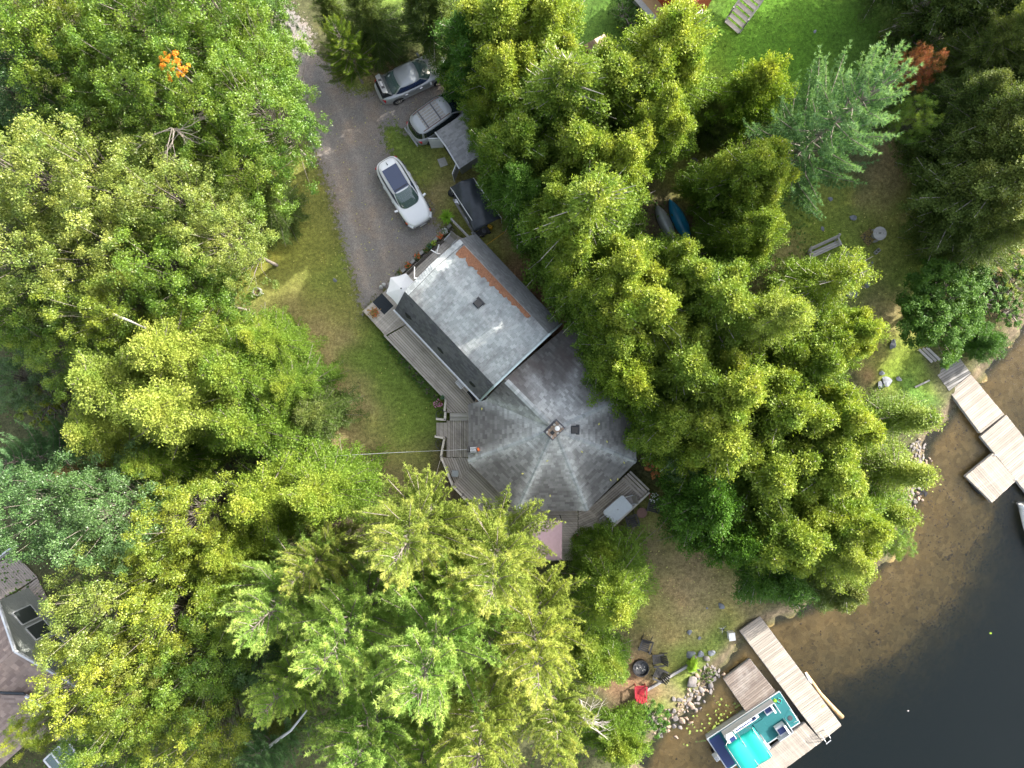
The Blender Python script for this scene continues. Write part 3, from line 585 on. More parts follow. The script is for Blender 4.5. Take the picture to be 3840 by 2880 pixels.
def proto_pine(seed, R=5.0, Ht=17, nwh=15, upturn=0.45, tuft=0.235, step=0.17, start=.28, per=15):
    np.random.seed(seed); random.seed(seed); C = []; Dr = []; Tt = []; Tq = []; br = []
    for wv in range(nwh):
        t = start + (1 - start) * wv / nwh; prof = min(1.0, ((1 - t) / (1 - start)) ** 0.62 + 0.05)
        for j in range(6 if t < .85 else 4):
            az = j * 1.05 + wv * 0.61 + random.uniform(-.28, .28); L = R * prof * random.uniform(0.62, 1.12); L = max(L, .7)
            el = -0.05 + 0.75 * t + random.uniform(-.12, .12); h = np.array((math.cos(az), math.sin(az), 0)); sx = np.array((-math.sin(az), math.cos(az), 0)); b0 = np.array((0, 0, Ht * t * .97))
            bow = random.uniform(-.18, .18)
            def pt(s): return b0 + h * L * s * math.cos(el) + sx * bow * L * s * s + np.array((0, 0, L * s * math.sin(el) * .7 + upturn * L * s ** 3 * .5))
            br.append(([b0, pt(.5), pt(1)], 0.03 + .012 * L))
            for s in np.arange(.25, 1.0, 0.21 / L):
                for sd_ in (-1, 1):
                    bl = (.30 * L * (1 - s) ** .8 + .22) * random.uniform(.6, 1.15); tq = random.uniform(-.2, .2)
                    dd = h * .85 + sx * sd_ * .75 + np.array((0, 0, .18)); dd /= np.linalg.norm(dd)
                    for q in np.arange(step * .5, bl + .01, step):
                        C.append(pt(s) + dd * q + RN(3) * .04 + np.array((0, 0, .25 * q * q))); Dr.append(dd + np.array((0, 0, .55))); Tt.append(.25 + .45 * s + tq + random.uniform(-.15, .15)); Tq.append(t * s)
            for q in range(4): C.append(pt(1 + q * .035) + RN(3) * .05); Dr.append(h + np.array((0, 0, .7))); Tt.append(.85); Tq.append(t)
    C = np.array(C); Dr = np.array(Dr); n = len(C); P = np.repeat(C, per, 0); D = np.repeat(Dr, per, 0) * .75 + RN(n * per, 3) * .62
    Q = needles(P + RN(n * per, 3) * .015, D, np.random.uniform(.7, 1.2, n * per) * tuft, np.full(n * per, .042))
    print('pine tufts', n)
    return crown_mesh('crown', Q, np.repeat(np.array(Tt), per) + RN(n * per) * .08, np.repeat(np.array(Tq), per)), limbs_mesh('trunk', Ht, 0.26, br)
PR = {}
LD = [[(0, 0, 1, 2.4), (1.3, .5, .9, 1.7), (-.7, 1.2, .84, 1.7)], [(0, 0, 1, 2.5), (-1.2, -.6, .93, 1.7), (.6, -1.3, .8, 1.6), (1.1, .9, .82, 1.5)],
      [(0, 0, .96, 2.3), (.2, 1.5, .9, 1.9), (-1.4, -.2, .86, 1.7)], [(0, 0, 1, 2.2), (1.4, -.6, .93, 1.9), (-1.0, -1.0, .82, 1.6), (-.5, 1.3, .8, 1.5)]]
for i in range(4): PR['cedar', i] = (proto_multi(11 + i, LD[i], power=.48, nb=185, up=(.05, 1.0)), 2.8, 13)
for i in range(2): PR['thin', i] = (proto_cedar(31 + i, sparse=0.42, nb=230, leaf=.16, power=.5, up=(.05, .8)), 2.5, 13)
for i in range(2): PR['round', i] = (proto_cedar(41 + i, R=2.6, Ht=7, nb=190, power=.5, base=.03, spray=21), 2.6, 7)
for i in range(2): PR['hemlock', i] = (proto_cedar(51 + i, R=3.0, Ht=12, nb=230, droop=.30, power=.62, leaf=.145, spray=22, up=(0.0, .8)), 3.0, 12)
PR['cone', 0] = (proto_cedar(61, R=1.3, Ht=8, nb=170, droop=.1, power=1.0, leaf=.13, spray=14, up=(0.1, .5)), 1.3, 8)
for i in range(4): PR['maple', i] = (proto_maple(71 + i), 4.2, 12)
PR['open', 0] = (proto_maple(81, open_=.12, leaf=.12), 4.2, 12); PR['open', 1] = (proto_maple(82, open_=.2, leaf=.12), 4.2, 12)
for i in range(2): PR['pine', i] = (proto_pine(91 + i), 5.0, 17)
PR['bluepine', 0] = (proto_pine(97, R=5.0, Ht=13, nwh=13, upturn=.55, start=.12), 5.0, 13)
PR['ball', 0] = (proto_maple(111, R=2.6, Ht=4.6, clumps=150, per=330, leaf=.115, shape=.8), 2.6, 4.6)
PR['bush', 0] = (proto_maple(101, R=1.2, Ht=1.6, clumps=26, per=120, leaf=.10), 1.2, 1.6)
PR['bush', 1] = (proto_maple(102, R=1.2, Ht=1.6, clumps=24, per=130, leaf=.12), 1.2, 1.6)
for (k, _), ((cm, tm), _r, _h) in PR.items(): print(k, _, len(cm.polygons), len(tm.polygons))
random.seed(5); np.random.seed(5); KC = {}
def topped(mat, px, py, rpx, ht, label, name='autumn_tree'):
    c = at(px, py, ht - .8); g = gz(c.x, c.y); R = rpx * (H - ht) / F; s = R / 1.2; t = thing(name, label, 'tree', (c.x, c.y, g))
    o = bpy.data.objects.new('crown', PR['bush', 0][0][0]); COL.objects.link(o); o.parent = t; o.location = (0, 0, ht - g - 1.7 * s); o.scale = (s, s, s * 1.1); o.material_slots[0].link = 'OBJECT'; o.material_slots[0].material = M[mat]
    MB().tube([(0, 0, -.3), (.1, .05, (ht - g) * .6), (0, 0, ht - g - s)], [.1, .07, .03], 6).build('trunk', M['bark'], t); return t
def tree(kind, mat, px, py, rpx, ht, label, cat='tree', name=None, group=None, bark=None, zf=.68):
    ks = sorted(k[1] for k in PR if k[0] == kind); v = KC.get(kind, 0); KC[kind] = v + 1
    (cm, tm), R0, H0 = PR[kind, ks[v % len(ks)]]
    if kind in ('cedar', 'thin'): ht *= .84; rpx *= 1.2
    if kind == 'hemlock' and ht > 10: ht *= .9; rpx *= 1.05
    if kind in ('cedar', 'thin') and not bark: bark = 'bark_pale'
    g = 0.0
    for _ in range(2):
        c = at(px, py, g + ht * zf); g = gz(c.x, c.y)
    R = rpx * (H - g - ht * zf) / F
    names = {'cedar': 'cedar_tree', 'thin': 'cedar_tree', 'round': 'cedar_tree', 'hemlock': 'hemlock_tree', 'cone': 'young_conifer', 'maple': 'broadleaf_tree', 'open': 'broadleaf_tree', 'pine': 'pine_tree', 'bluepine': 'pine_tree', 'bush': 'shrub', 'ball': 'cedar_tree'}
    t = thing(name or names[kind], label, cat, (c.x, c.y, g), random.uniform(0, 6.28), group); t.scale = (R / R0, R / R0, ht / H0)
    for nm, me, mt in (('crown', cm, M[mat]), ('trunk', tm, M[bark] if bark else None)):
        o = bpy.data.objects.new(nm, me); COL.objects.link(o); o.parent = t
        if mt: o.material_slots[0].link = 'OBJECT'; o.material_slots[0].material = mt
    return t

def undergrowth():
    x = np.random.uniform(-37, 34, 60000); y = np.random.uniform(-27, 27, 60000); px = 1920 + x * F / H; py = 1440 - y * F / H
    left = (px < 930) | ((px < 1250) & (py > 1800)) | ((py > 2150) & (px < 2200)); belt = (shore_d(x, y) > 1.5) & (px > 2250) & (py > 750) & (py < 2100) & (py < 750 + (px - 1700) * 1.2) & (px < 3050)
    right = (px > 3480) & (py < 1230) & (shore_d(x, y) > .25); k = (left | belt | right) & ((wob(x * .6, y * .6) + np.random.normal(0, .5, x.shape)) > -.35); x, y = x[k][:26000], y[k][:26000]; n = len(x)
    P = np.stack([x, y, height(x, y) + np.random.uniform(.03, .4, n)], -1); Q = leafquads(P, RN(n, 3) * (1, 1, .3), RN(n, 3) * .4 + (0, 0, 1), np.random.uniform(.12, .26, n), np.random.uniform(.08, .16, n))
    me = crown_mesh('undergrowth', Q, np.random.rand(n), np.random.rand(n) * 0); o = link('undergrowth', me); o.material_slots[0].link = 'OBJECT'; o.material_slots[0].material = M['shrub']
    tag(o, 'low leafy undergrowth on the forest floor beneath the trees', kind='stuff')
undergrowth()
# ---------------------------------------------------------------- the trees, one row each
T = tree
# left wood, broadleaf, upper part
T('maple', 'maple_green', 130, 90, 250, 14, 'broadleaf tree filling the top left corner of the wood')
T('maple', 'maple_yellow', 300, 170, 190, 12, 'yellowish broadleaf tree just inside the top left corner')
T('maple', 'maple_green', 560, 70, 260, 13, 'green broadleaf tree at the top edge, between the corner and the driveway')
T('maple', 'maple_green', 830, 60, 215, 14, 'bright green broadleaf tree at the top edge beside the driveway entrance')
T('maple', 'maple_green', 980, 240, 172, 12, 'green broadleaf tree overhanging the left edge of the driveway bend')
T('maple', 'maple_green', 1000, 430, 195, 13, 'full green broadleaf tree whose branches reach the gravel opposite the sedan')
T('maple', 'maple_green', 910, 610, 190, 11, 'green broadleaf tree at the wood edge above the mown lawn')
T('maple', 'maple_green', 760, 380, 200, 13, 'green broadleaf tree left of the one orange branch')
T('maple', 'maple_green', 520, 330, 210, 12, 'green broadleaf tree in the middle of the upper left wood')
T('maple', 'maple_dark', 90, 360, 200, 11, 'dark broadleaf tree on the left edge below the corner tree')
T('hemlock', 'cedar_deep', 60, 500, 130, 9, 'deep green conifer on the left edge between broadleaf trees', 'tree')
T('maple', 'maple_green', 330, 470, 190, 10, 'green broadleaf tree low between the corner group and the olive trees')
T('maple', 'maple_green', 690, 560, 170, 10, 'green broadleaf tree below the bare dead branches')
topped('maple_orange', 668, 262, 58, 13.3, 'small tree top with orange and yellow autumn leaves in the green wood')
T('hemlock', 'cedar_dark', 990, 740, 110, 7, 'dark low conifer at the lawn edge beneath the broadleaf wood')
T('maple', 'maple_dark', 985, 60, 85, 9, 'dark broadleaf tree in the shade at the top of the driveway')
# olive trees
T('maple', 'maple_olive', 150, 690, 240, 14, 'olive green broadleaf tree on the left edge, upper of the olive group')
T('maple', 'maple_olive', 430, 720, 230, 14, 'olive green broadleaf tree right beside the left edge one')
T('maple', 'maple_olive', 680, 760, 210, 13, 'olive green broadleaf tree in the centre of the olive group')
T('maple', 'maple_olive', 850, 900, 170, 12, 'olive broadleaf tree whose right side leans out over the lawn')
T('maple', 'maple_olive', 120, 960, 230, 13, 'olive broadleaf tree with reddish leaf tips on the left edge')
T('maple', 'maple_olive', 400, 960, 220, 13, 'olive broadleaf tree above the broken white trunk')
T('maple', 'maple_green', 650, 1010, 200, 12, 'green broadleaf tree below the olive group, near the metal ring on the lawn')
T('maple', 'maple_green', 770, 1120, 130, 9, 'small green broadleaf tree at the lawn edge below the metal ring')
T('maple', 'maple_yellow', 430, 1160, 160, 12, 'yellow green broadleaf tree with a pale broken trunk in it')
T('maple', 'maple_green', 60, 1160, 170, 11, 'green broadleaf tree on the left edge at mid height')
T('open', 'maple_green', 240, 1290, 170, 9, 'thin broadleaf tree with grey webs in its bare twigs')
T('open', 'maple_dark', 70, 1420, 130, 6, 'low dark broadleaf tree on the left edge beside the bare gap')
T('bush', 'maple_yellow', 170, 1500, 120, 2.5, 'yellow green undergrowth bush in the gap at the left', 'shrub')
# big light hemlock group
T('hemlock', 'hemlock', 430, 1430, 220, 14, 'tall yellow green hemlock at the left of the light conifer group')
T('hemlock', 'hemlock', 640, 1310, 210, 14, 'light hemlock at the top of the light conifer group')
T('hemlock', 'hemlock', 660, 1530, 230, 15, 'light hemlock in the centre of the light conifer group')
T('hemlock', 'cedar_gold', 870, 1400, 200, 13, 'yellow green hemlock on the right of the light conifer group')
T('hemlock', 'cedar_gold', 980, 1270, 130, 10, 'conifer at the lawn edge above the light conifer group')
T('hemlock', 'cedar_green', 920, 1600, 200, 12, 'green conifer under the overhead cable, right of the light group')
T('hemlock', 'cedar_dark', 1160, 1560, 130, 7, 'dark low conifer reaching furthest out on the shaded lawn')
T('hemlock', 'cedar_green', 1080, 1450, 120, 9, 'green conifer between the light group and the shaded lawn')
T('hemlock', 'hemlock', 380, 1610, 170, 12, 'light hemlock at the lower left of the light conifer group')
T('hemlock', 'cedar_gold', 570, 1740, 130, 10, 'yellow green conifer just right of the brown pointed one')
T('cone', 'rusty', 330, 1765, 85, 9, 'slim dying conifer with brown foliage pointing to the left edge', zf=.6)
T('bluepine', 'pine_blue', 70, 1730, 170, 10, 'blue green pine on the left edge above the neighbour house')
T('maple', 'maple_dark', 235, 1890, 200, 13, 'dark rounded broadleaf tree over the neighbour deck')
T('maple', 'maple_dark', 430, 1920, 200, 13, 'dark bluish broadleaf tree right of the one over the neighbour deck')
T('hemlock', 'cedar_gold', 1190, 1850, 190, 13, 'yellow green conifer at the lower end of the shaded lawn')
T('hemlock', 'cedar_gold', 980, 1870, 200, 13, 'yellow green conifer left of the one at the lower lawn end')
T('maple', 'maple_yellow', 720, 1940, 190, 11, 'yellow green broadleaf tree between the dark tree and the conifers')
T('hemlock', 'cedar_gold', 870, 2060, 150, 12, 'golden conifer left of the large pines')
T('maple', 'maple_yellow', 640, 2120, 160, 11, 'loose yellow broadleaf tree above the bare pale limbs')
T('open', 'maple_olive', 405, 2260, 200, 13, 'olive broadleaf tree with red leaf tips beside the neighbour windows')
T('open', 'maple_yellow', 650, 2300, 210, 12, 'open yellow green broadleaf tree showing bare pale limbs')
T('maple', 'maple_yellow', 395, 2510, 175, 13, 'yellow broadleaf tree leaning over the neighbour roof valley')
T('open', 'maple_yellow', 200, 2690, 95, 11, 'small yellow leaved tree alone over the neighbour lower roof')
T('maple', 'maple_yellow', 520, 2620, 160, 13, 'yellowest broadleaf tree near the bottom left')
T('maple', 'maple_green', 750, 2500, 210, 11, 'green broadleaf tree left of the large pines')
T('maple', 'maple_green', 420, 2800, 180, 11, 'green broadleaf tree on the bottom edge right of the neighbour house')
T('maple', 'maple_yellow', 760, 2740, 190, 11, 'yellow green broadleaf tree on the bottom edge left of the fallen birch')
T('maple', 'maple_dark', 950, 2450, 140, 8, 'dark broadleaf tree in the shade of the large pines')
T('hemlock', 'cedar_dark', 1060, 2700, 130, 6, 'dark low conifer behind the fallen birch')
# pines
T('pine', 'pine_gold', 1530, 2030, 270, 17, 'golden white pine whose spires point at the round roof, left one', zf=.72)
T('pine', 'pine_gold', 1855, 2130, 262, 17, 'golden white pine rising in front of the round roof and canopy')
T('pine', 'pine_green', 1050, 2260, 260, 15, 'pale green white pine at the left of the pine group')
T('pine', 'pine_green', 1290, 2370, 300, 18, 'bright green white pine left of the central pine')
T('pine', 'pine_green', 1620, 2430, 360, 20, 'largest bright green white pine at the bottom centre')
T('pine', 'pine_gold', 2010, 2430, 250, 17, 'golden white pine beside the yellow green cedar')
T('pine', 'pine_green', 1370, 2770, 290, 17, 'green white pine on the bottom edge left of centre')
T('pine', 'pine_gold', 1800, 2760, 260, 18, 'golden green white pine on the bottom edge right of centre')
T('pine', 'pine_gold', 2080, 2720, 190, 15, 'golden white pine at the bottom beside the grey bare twigs')
T('pine', 'pine_blue', 960, 2860, 150, 11, 'blue green pine on the bottom edge under the fallen birch')
T('hemlock', 'cedar_gold', 2310, 2250, 172, 11, 'bright yellow green cedar between the pines and the lakeside lawn')
T('round', 'cedar_gold', 2262, 2065, 92, 5, 'small yellow green cedar at the lower edge of the sun deck')
T('cedar', 'cedar_gold', 2225, 2500, 125, 8, 'yellow cedar beside the black fire ring')
T('round', 'cedar_gold', 2330, 2800, 112, 5, 'bright leafy cedar on the bottom edge near the rock shore')
# top centre
T('pine', 'cedar_green', 1285, 160, 115, 8, 'feathery green conifer overhanging the driveway entrance', 'tree')
T('hemlock', 'cedar_dark', 1222, 5, 72, 8, 'dark conifer on the top edge at the driveway entrance')
T('hemlock', 'cedar_dark', 1370, 10, 110, 9, 'dark conifer on the top edge above the silver sedan')
T('hemlock', 'cedar_dark', 1395, 90, 80, 6, 'dark conifer directly behind the silver sedan roof')
T('cedar', 'cedar_dark', 1600, 0, 100, 10, 'dark cedar on the top edge right of the dark conifers')
T('cedar', 'cedar_deep', 1745, 130, 130, 11, 'deep green cedar above the hood of the silver sedan')
T('cedar', 'cedar_deep', 1722, 262, 68, 5, 'low deep green cedar covering the sedan hood')
T('cedar', 'cedar_gold', 1880, 100, 180, 14, 'golden cedar on the top edge left of the small brown roof')
T('cedar', 'cedar_gold', 2060, 100, 160, 13, 'golden cedar at the top edge beside the dark neighbour lawn')
T('thin', 'cedar_gold', 2110, 330, 180, 16, 'tall thinning cedar with a bare pale top, upper one', bark='bark_pale')
T('cedar', 'cedar_gold', 1895, 290, 140, 13, 'golden green cedar left of the tall thinning one')
T('cedar', 'cedar_green', 1812, 420, 85, 8, 'green cedar hanging over the minivan bonnet')
T('cedar', 'cedar_gold', 2300, 330, 180, 14, 'golden cedar below the small brown roof')
T('cedar', 'cedar_gold', 2500, 170, 175, 15, 'tall golden cedar in front of the red neighbour cabin', bark='bark_pale')
T('cedar', 'cedar_gold', 2490, 420, 135, 14, 'golden cedar at the edge of the sunlit neighbour lawn')
T('cedar', 'cedar_green', 1950, 530, 145, 13, 'green cedar over the shingled shed roof')
T('cedar', 'cedar_gold', 2160, 560, 170, 13, 'golden green cedar in the middle of the upper belt')
T('cedar', 'cedar_deep', 1945, 690, 115, 11, 'deep green cedar leaning over the black tarp shelter')
T('cedar', 'cedar_gold', 2345, 610, 145, 14, 'yellow tipped cedar left of the overturned blue canoe')
T('thin', 'cedar_gold', 2210, 770, 190, 16, 'tall thinning cedar with a bare pale top, lower one', bark='bark_pale')
T('cedar', 'cedar_green', 2070, 770, 130, 12, 'green cedar above the sheet of white metal')
T('cedar', 'cedar_gold', 2160, 940, 130, 13, 'golden green cedar over the bare brown earth beside the cottage')
T('cedar', 'cedar_gold', 2340, 1010, 150, 14, 'yellow cedar below the overturned canoes, left one')
T('cedar', 'cedar_gold', 2590, 1030, 140, 13, 'yellow cedar below the overturned canoes, right one')
T('cedar', 'cedar_green', 2800, 640, 145, 13, 'full green cedar left of the blue pine')
T('cedar', 'cedar_gold', 2870, 680, 120, 12, 'yellow edged cedar touching the blue pine')
T('cedar', 'cedar_green', 2830, 860, 120, 12, 'green cedar below the one touching the blue pine')
T('round', 'cedar_gold', 2830, 320, 150, 9, 'rounded cedar with a yellow top on the sunlit neighbour lawn')
T('round', 'cedar_dark', 2690, 430, 90, 5, 'low dark cedar beside the line of stones')
T('bluepine', 'pine_blue', 3140, 450, 290, 15, 'large blue green white pine with spreading branch tips', zf=.6)
T('maple', 'maple_red', 3430, 262, 72, 6, 'small maple turning red and orange below the log pile', name='autumn_tree')
T('maple', 'maple_green', 3420, 450, 85, 6, 'small green maple just below the red one')
T('cedar', 'cedar_green', 2260, 1100, 140, 13, 'green cedar beside the light cottage roof')
T('cedar', 'cedar_gold', 2440, 1160, 180, 14, 'golden cedar left of centre in the cedar belt')
T('cedar', 'cedar_gold', 2690, 1130, 180, 14, 'golden cedar in the centre of the cedar belt')
T('hemlock', 'hemlock', 2900, 1190, 190, 15, 'palest yellow cedar with a soft rounded top')
T('thin', 'cedar_gold', 3140, 1050, 130, 13, 'rust tipped cedar beside the two stone step slabs')
T('cedar', 'cedar_gold', 3190, 1250, 120, 12, 'yellow cedar with rust tips on the lawn side of the belt')
T('cedar', 'cedar_green', 3060, 1360, 150, 13, 'green cedar right of the palest yellow one')
T('cedar', 'cedar_green', 2310, 1290, 140, 12, 'green cedar touching the upper edge of the round roof')
T('round', 'cedar_gold', 2360, 1420, 165, 10, 'rounded light cedar hanging over the round roof', zf=.75)
T('cedar', 'cedar_green', 2560, 1370, 180, 13, 'green cedar right of the rounded light one')
T('cedar', 'cedar_gold', 2750, 1460, 170, 14, 'golden cedar in the lower middle of the belt')
T('cedar', 'cedar_green', 2930, 1540, 180, 14, 'green cedar in the lower right of the belt')
T('cedar', 'cedar_gold', 3150, 1560, 150, 13, 'bright cedar at the shore side behind the pale young conifer')
T('cedar', 'cedar_green', 2520, 1570, 150, 11, 'green cedar right of the round roof vent')
T('cedar', 'cedar_gold', 2700, 1650, 170, 13, 'golden green cedar right of the sun deck')
T('maple', 'maple_dark', 2560, 1720, 100, 6, 'low dark broadleaf tree beside the end bench of the deck')
topped('maple_red', 2450, 1750, 42, 3.6, 'small maple with a few rusty red leaves beside the round roof')
T('round', 'cedar_deep', 2660, 1880, 175, 10, 'dark rounded cedar beside the brown garden table')
T('round', 'cedar_deep', 2760, 2020, 150, 9, 'dark rounded cedar over the lakeside lawn')
T('cedar', 'cedar_green', 2880, 1780, 190, 13, 'green cedar behind the dark rounded pair')
T('cedar', 'cedar_gold', 3100, 1780, 170, 13, 'golden cedar above the upper rock shore')
T('cedar', 'cedar_gold', 3220, 1960, 150, 13, 'golden cedar at the water side near the bottom of the belt')
T('cedar', 'cedar_green', 2960, 2010, 180, 13, 'green cedar near the bottom end of the belt')
T('hemlock', 'hemlock', 3150, 2080, 165, 13, 'palest cedar hanging over the shallow lake water')
T('cedar', 'cedar_deep', 2960, 2190, 130, 9, 'deep green cedar at the landward end of the lower dock')
T('cedar', 'cedar_dark', 3170, 2200, 110, 9, 'dark cedar hanging over the golden shallows')
T('maple', 'maple_green', 3345, 2030, 68, 5, 'small bright broadleaf tree on the water edge of the belt')
T('cone', 'hemlock', 3330, 1560, 105, 8, 'pale young conifer pointing at the upper dock', zf=.35)
T('cone', 'hemlock', 3330, 1755, 100, 7.5, 'pale young conifer pointing over the rocks', zf=.35)
T('cone', 'cedar_gold', 3280, 1900, 95, 7, 'slim young conifer lowest on the rocky bank', zf=.35)
T('ball', 'cedar_deep', 3535, 1150, 165, 4.6, 'deep green ball shaped cedar above the upper dock')
T('round', 'cedar_deep', 3700, 1275, 88, 3, 'low deep green cedar at the water right of the ball shaped one')
# right bank
T('hemlock', 'cedar_dark', 3665, 345, 145, 9, 'dark cedar below the hollow log')
T('hemlock', 'cedar_dark', 3780, 420, 170, 12, 'dark cedar on the right edge below the brush pile')
T('cedar', 'cedar_dark', 3740, 545, 150, 12, 'dark olive cedar in the upper right group')
T('cedar', 'cedar_dark', 3790, 680, 170, 13, 'dark cedar on the right edge with bare twigs')
T('cedar', 'cedar_dark', 3740, 760, 115, 10, 'dark olive cedar nearest the upper lawn')
T('hemlock', 'cedar_dark', 3770, 860, 150, 9, 'dark hemlock on the right edge above the undergrowth')
T('hemlock', 'cedar_dark', 3590, 560, 90, 3, 'low dark conifer right of the dry brown path')
T('hemlock', 'cedar_dark', 3810, 110, 120, 12, 'black green conifer in the top right corner')
for i, (x, y, r, h, mt) in enumerate([(3460, 90, 70, 1.4, 'shrub'), (3420, 140, 60, 1.2, 'shrub'), (3560, 60, 80, 1.6, 'shrub'), (3580, 190, 60, 1.2, 'shrub'), (3360, 190, 45, .9, 'shrub'), (3620, 30, 80, 1.8, 'cedar_dark'),
        (3540, 270, 70, 1.6, 'shrub'), (3470, 560, 70, 1.3, 'cedar_dark'), (3480, 690, 80, 1.3, 'cedar_dark'), (3560, 880, 90, 1.2, 'shrub'), (3690, 950, 90, 1.4, 'shrub'), (3790, 970, 80, 1.5, 'maple_yellow'), (3620, 960, 70, .9, 'maple_yellow'),
        (3800, 1080, 70, 1.2, 'maple_yellow'), (3740, 1090, 60, 1.2, 'shrub'), (3500, 830, 70, 1.0, 'cedar_dark')]):
    T('bush', mt, x, y, r, h, ['leafy shrub at the foot of the grey trunk on the top edge', 'leafy shrub beside the white wildflowers above the log pile', 'leafy shrub on the top edge right of the grey trunk', 'leafy shrub between the log pile and the hollow log', 'small shrub at the lawn edge left of the log pile', 'dark shrub on the top edge behind the dead branches',
      'leafy shrub right of the red maple and the stone heap', 'dark shrub on the right side of the dry brown path, upper one', 'dark shrub on the right side of the dry brown path, lower one', 'low shrub at the right of the spool table lawn', 'low shrub in the middle of the undergrowth right of the lawn', 'yellowish shrub touching the right edge above the cove',
      'low yellowish shrub above the ball shaped cedar', 'yellowish shrub low on the right edge beside the cove', 'green shrub between the ball shaped cedar and the cove', 'dark shrub right of the dry yellow tuft on the lawn'][i], 'shrub', group='undergrowth shrubs on the right bank')
for i, (x, y, r) in enumerate([(1462, 1262, 22), (1478, 1296, 24), (1500, 1325, 22), (1522, 1350, 24), (1540, 1378, 24), (1562, 1404, 22), (1582, 1432, 24), (1604, 1462, 22), (1628, 1484, 20)]):
    T('bush', 'shrub', x, y, r * 1.25, .55, ['first', 'second', 'third', 'fourth', 'fifth', 'sixth', 'seventh', 'eighth', 'last'][i] + ' leafy plant along the side deck, counted from the driveway end', 'plant', 'garden_plant', 'plants along the side deck')
for x, y, r in [(2340, 40, 50), (2360, 90, 40)]:
    T('bush', 'shrub', x, y, r * 1.2, 1.2, ('upper' if y < 60 else 'lower') + ' dark shrub against the wall of the neighbour cabin', 'shrub', group='shrubs at the neighbour cabin')
T('bush', 'cedar_deep', 2450, 2700, 70, 1.1, 'dark low shrub on the bank above the rock shore', 'shrub')
T('bush', 'shrub', 2425, 2668, 50, .8, 'low green shrub behind the red chair', 'shrub')
T('round', 'lime', 2601, 2502, 24, 1.0, 'bright green ball shrub at the end of the timber edging', 'shrub', 'ball_shrub')
T('bush', 'cedar_dark', 2660, 2540, 30, .5, 'brown green tuft among the shore rocks beside the ball shrub', 'shrub')
T('hemlock', 'cedar_gold', 820, 2200, 130, 10, 'golden cedar in the gap left of the pale green pine')
T('pine', 'pine_gold', 1170, 2120, 170, 13, 'small golden white pine at the upper left of the pine group')
T('pine', 'pine_green', 1720, 2190, 190, 16, 'green white pine wedged between the two golden ones')
T('pine', 'pine_green', 1080, 2560, 200, 13, 'green white pine above the fallen birch')
T('pine', 'pine_green', 1580, 2860, 200, 16, 'green white pine on the bottom edge at the centre')
T('maple', 'maple_green', 900, 2300, 150, 10, 'green broadleaf tree in the gap left of the pale green pine')
T('maple', 'maple_olive', 560, 2450, 160, 11, 'olive broadleaf tree in the middle of the lower left group')
# broken and bare wood
def bare(name, label, px, py, z0, ln, az, nb, mat='bark_pale', lean=0.5, r=.05, cat='branch'):
    b = at(px, py, z0); g = gz(b.x, b.y); t = thing(name, label, cat, (b.x, b.y, g))
    mb = MB(); d = Vector((math.cos(az), math.sin(az), 0)); tip = Vector((0, 0, z0 - g)) + d * ln * .25
    mb.tube([(0, 0, -0.2), (0, 0, (z0 - g) * .6), tip], [r * 2, r * 1.4, r], 6)
    for i in range(nb):
        a = az + random.uniform(-2.2, 2.2); L = ln * random.uniform(.4, 1); o = tip + Vector((0, 0, random.uniform(-.6, .3)))
        p1 = o + Vector((math.cos(a), math.sin(a), .15)) * L * .5; p2 = o + Vector((math.cos(a + random.uniform(-.4, .4)), math.sin(a + random.uniform(-.4, .4)), .1)) * L
        mb.tube([o, p1, p2], [r * .6, r * .35, r * .12], 4)
        for k in range(3):
            c = a + random.uniform(-1, 1); q = p1.lerp(p2, random.random()); mb.tube([q, q + Vector((math.cos(c), math.sin(c), .1)) * L * .35], [r * .25, r * .08], 3)
    mb.build('trunk', M[mat], t); return t
bare('dead_tree', 'bare dead tree top without leaves in the left wood', 640, 450, 11.5, 1.9, -1.2, 14, 'bark', r=.04, cat='dead tree')
bare('dead_tree', 'grey leafless twigs at the bottom right of the pines', 2200, 2740, 3.5, 1.8, 1.5, 22, r=.05, cat='dead tree')
bare('dead_tree', 'tangle of dead pale branches near the top right corner', 3640, 60, 2.5, 2.6, 2.6, 12, r=.06, cat='dead tree')
bare('dead_tree', 'dark brush heap left of the right edge near the top', 3730, 160, 1.0, 2.8, -1.9, 26, mat='dark_wood', r=.05, cat='brush heap')
def fallen(label, pts, r):
    P = [at(*p) for p in pts]; t = thing('fallen_trunk', label, 'log', (P[0].x, P[0].y, gz(P[0].x, P[0].y)))
    MB().tube(P, [r * (1 - .6 * i / (len(P) - 1)) for i in range(len(P))], 7).build('trunk', M['white'] if 'birch' in label else M['bark_pale'], t, world=True, smooth=True)
fallen('white birch trunk lying left of the pines at the bottom', [(985, 2820, 6.0), (1040, 2775, 6.6), (1090, 2740, 7.2), (1150, 2665, 8.5)], .11)
fallen('pale broken trunk lying across the yellow green tree', [(425, 1178, 10.9), (490, 1205, 11.2), (545, 1230, 11.4)], .07)
tk = at(3450, 20, 3); t = thing('bare_trunk', 'thick grey tree trunk at the top edge above the log pile', 'tree', (tk.x, tk.y, gz(tk.x, tk.y) ))
MB().tube([(0, -.1, -.3), (0.05, 0, 4), (.2, .3, 10)], [.36, .3, .2], 10).build('trunk', M['bark'], t, smooth=True)

for x, y, h, r in ((3560, -330, 13, 170), (3760, -180, 13, 170), (3960, -20, 12, 150), (3980, 200, 12, 150), (3880, -420, 14, 190)):
    T('cedar', 'cedar_dark', x, y, r, h, 'dark cedar of the wood just outside the top right corner of the view', group='wood beyond the top right corner')

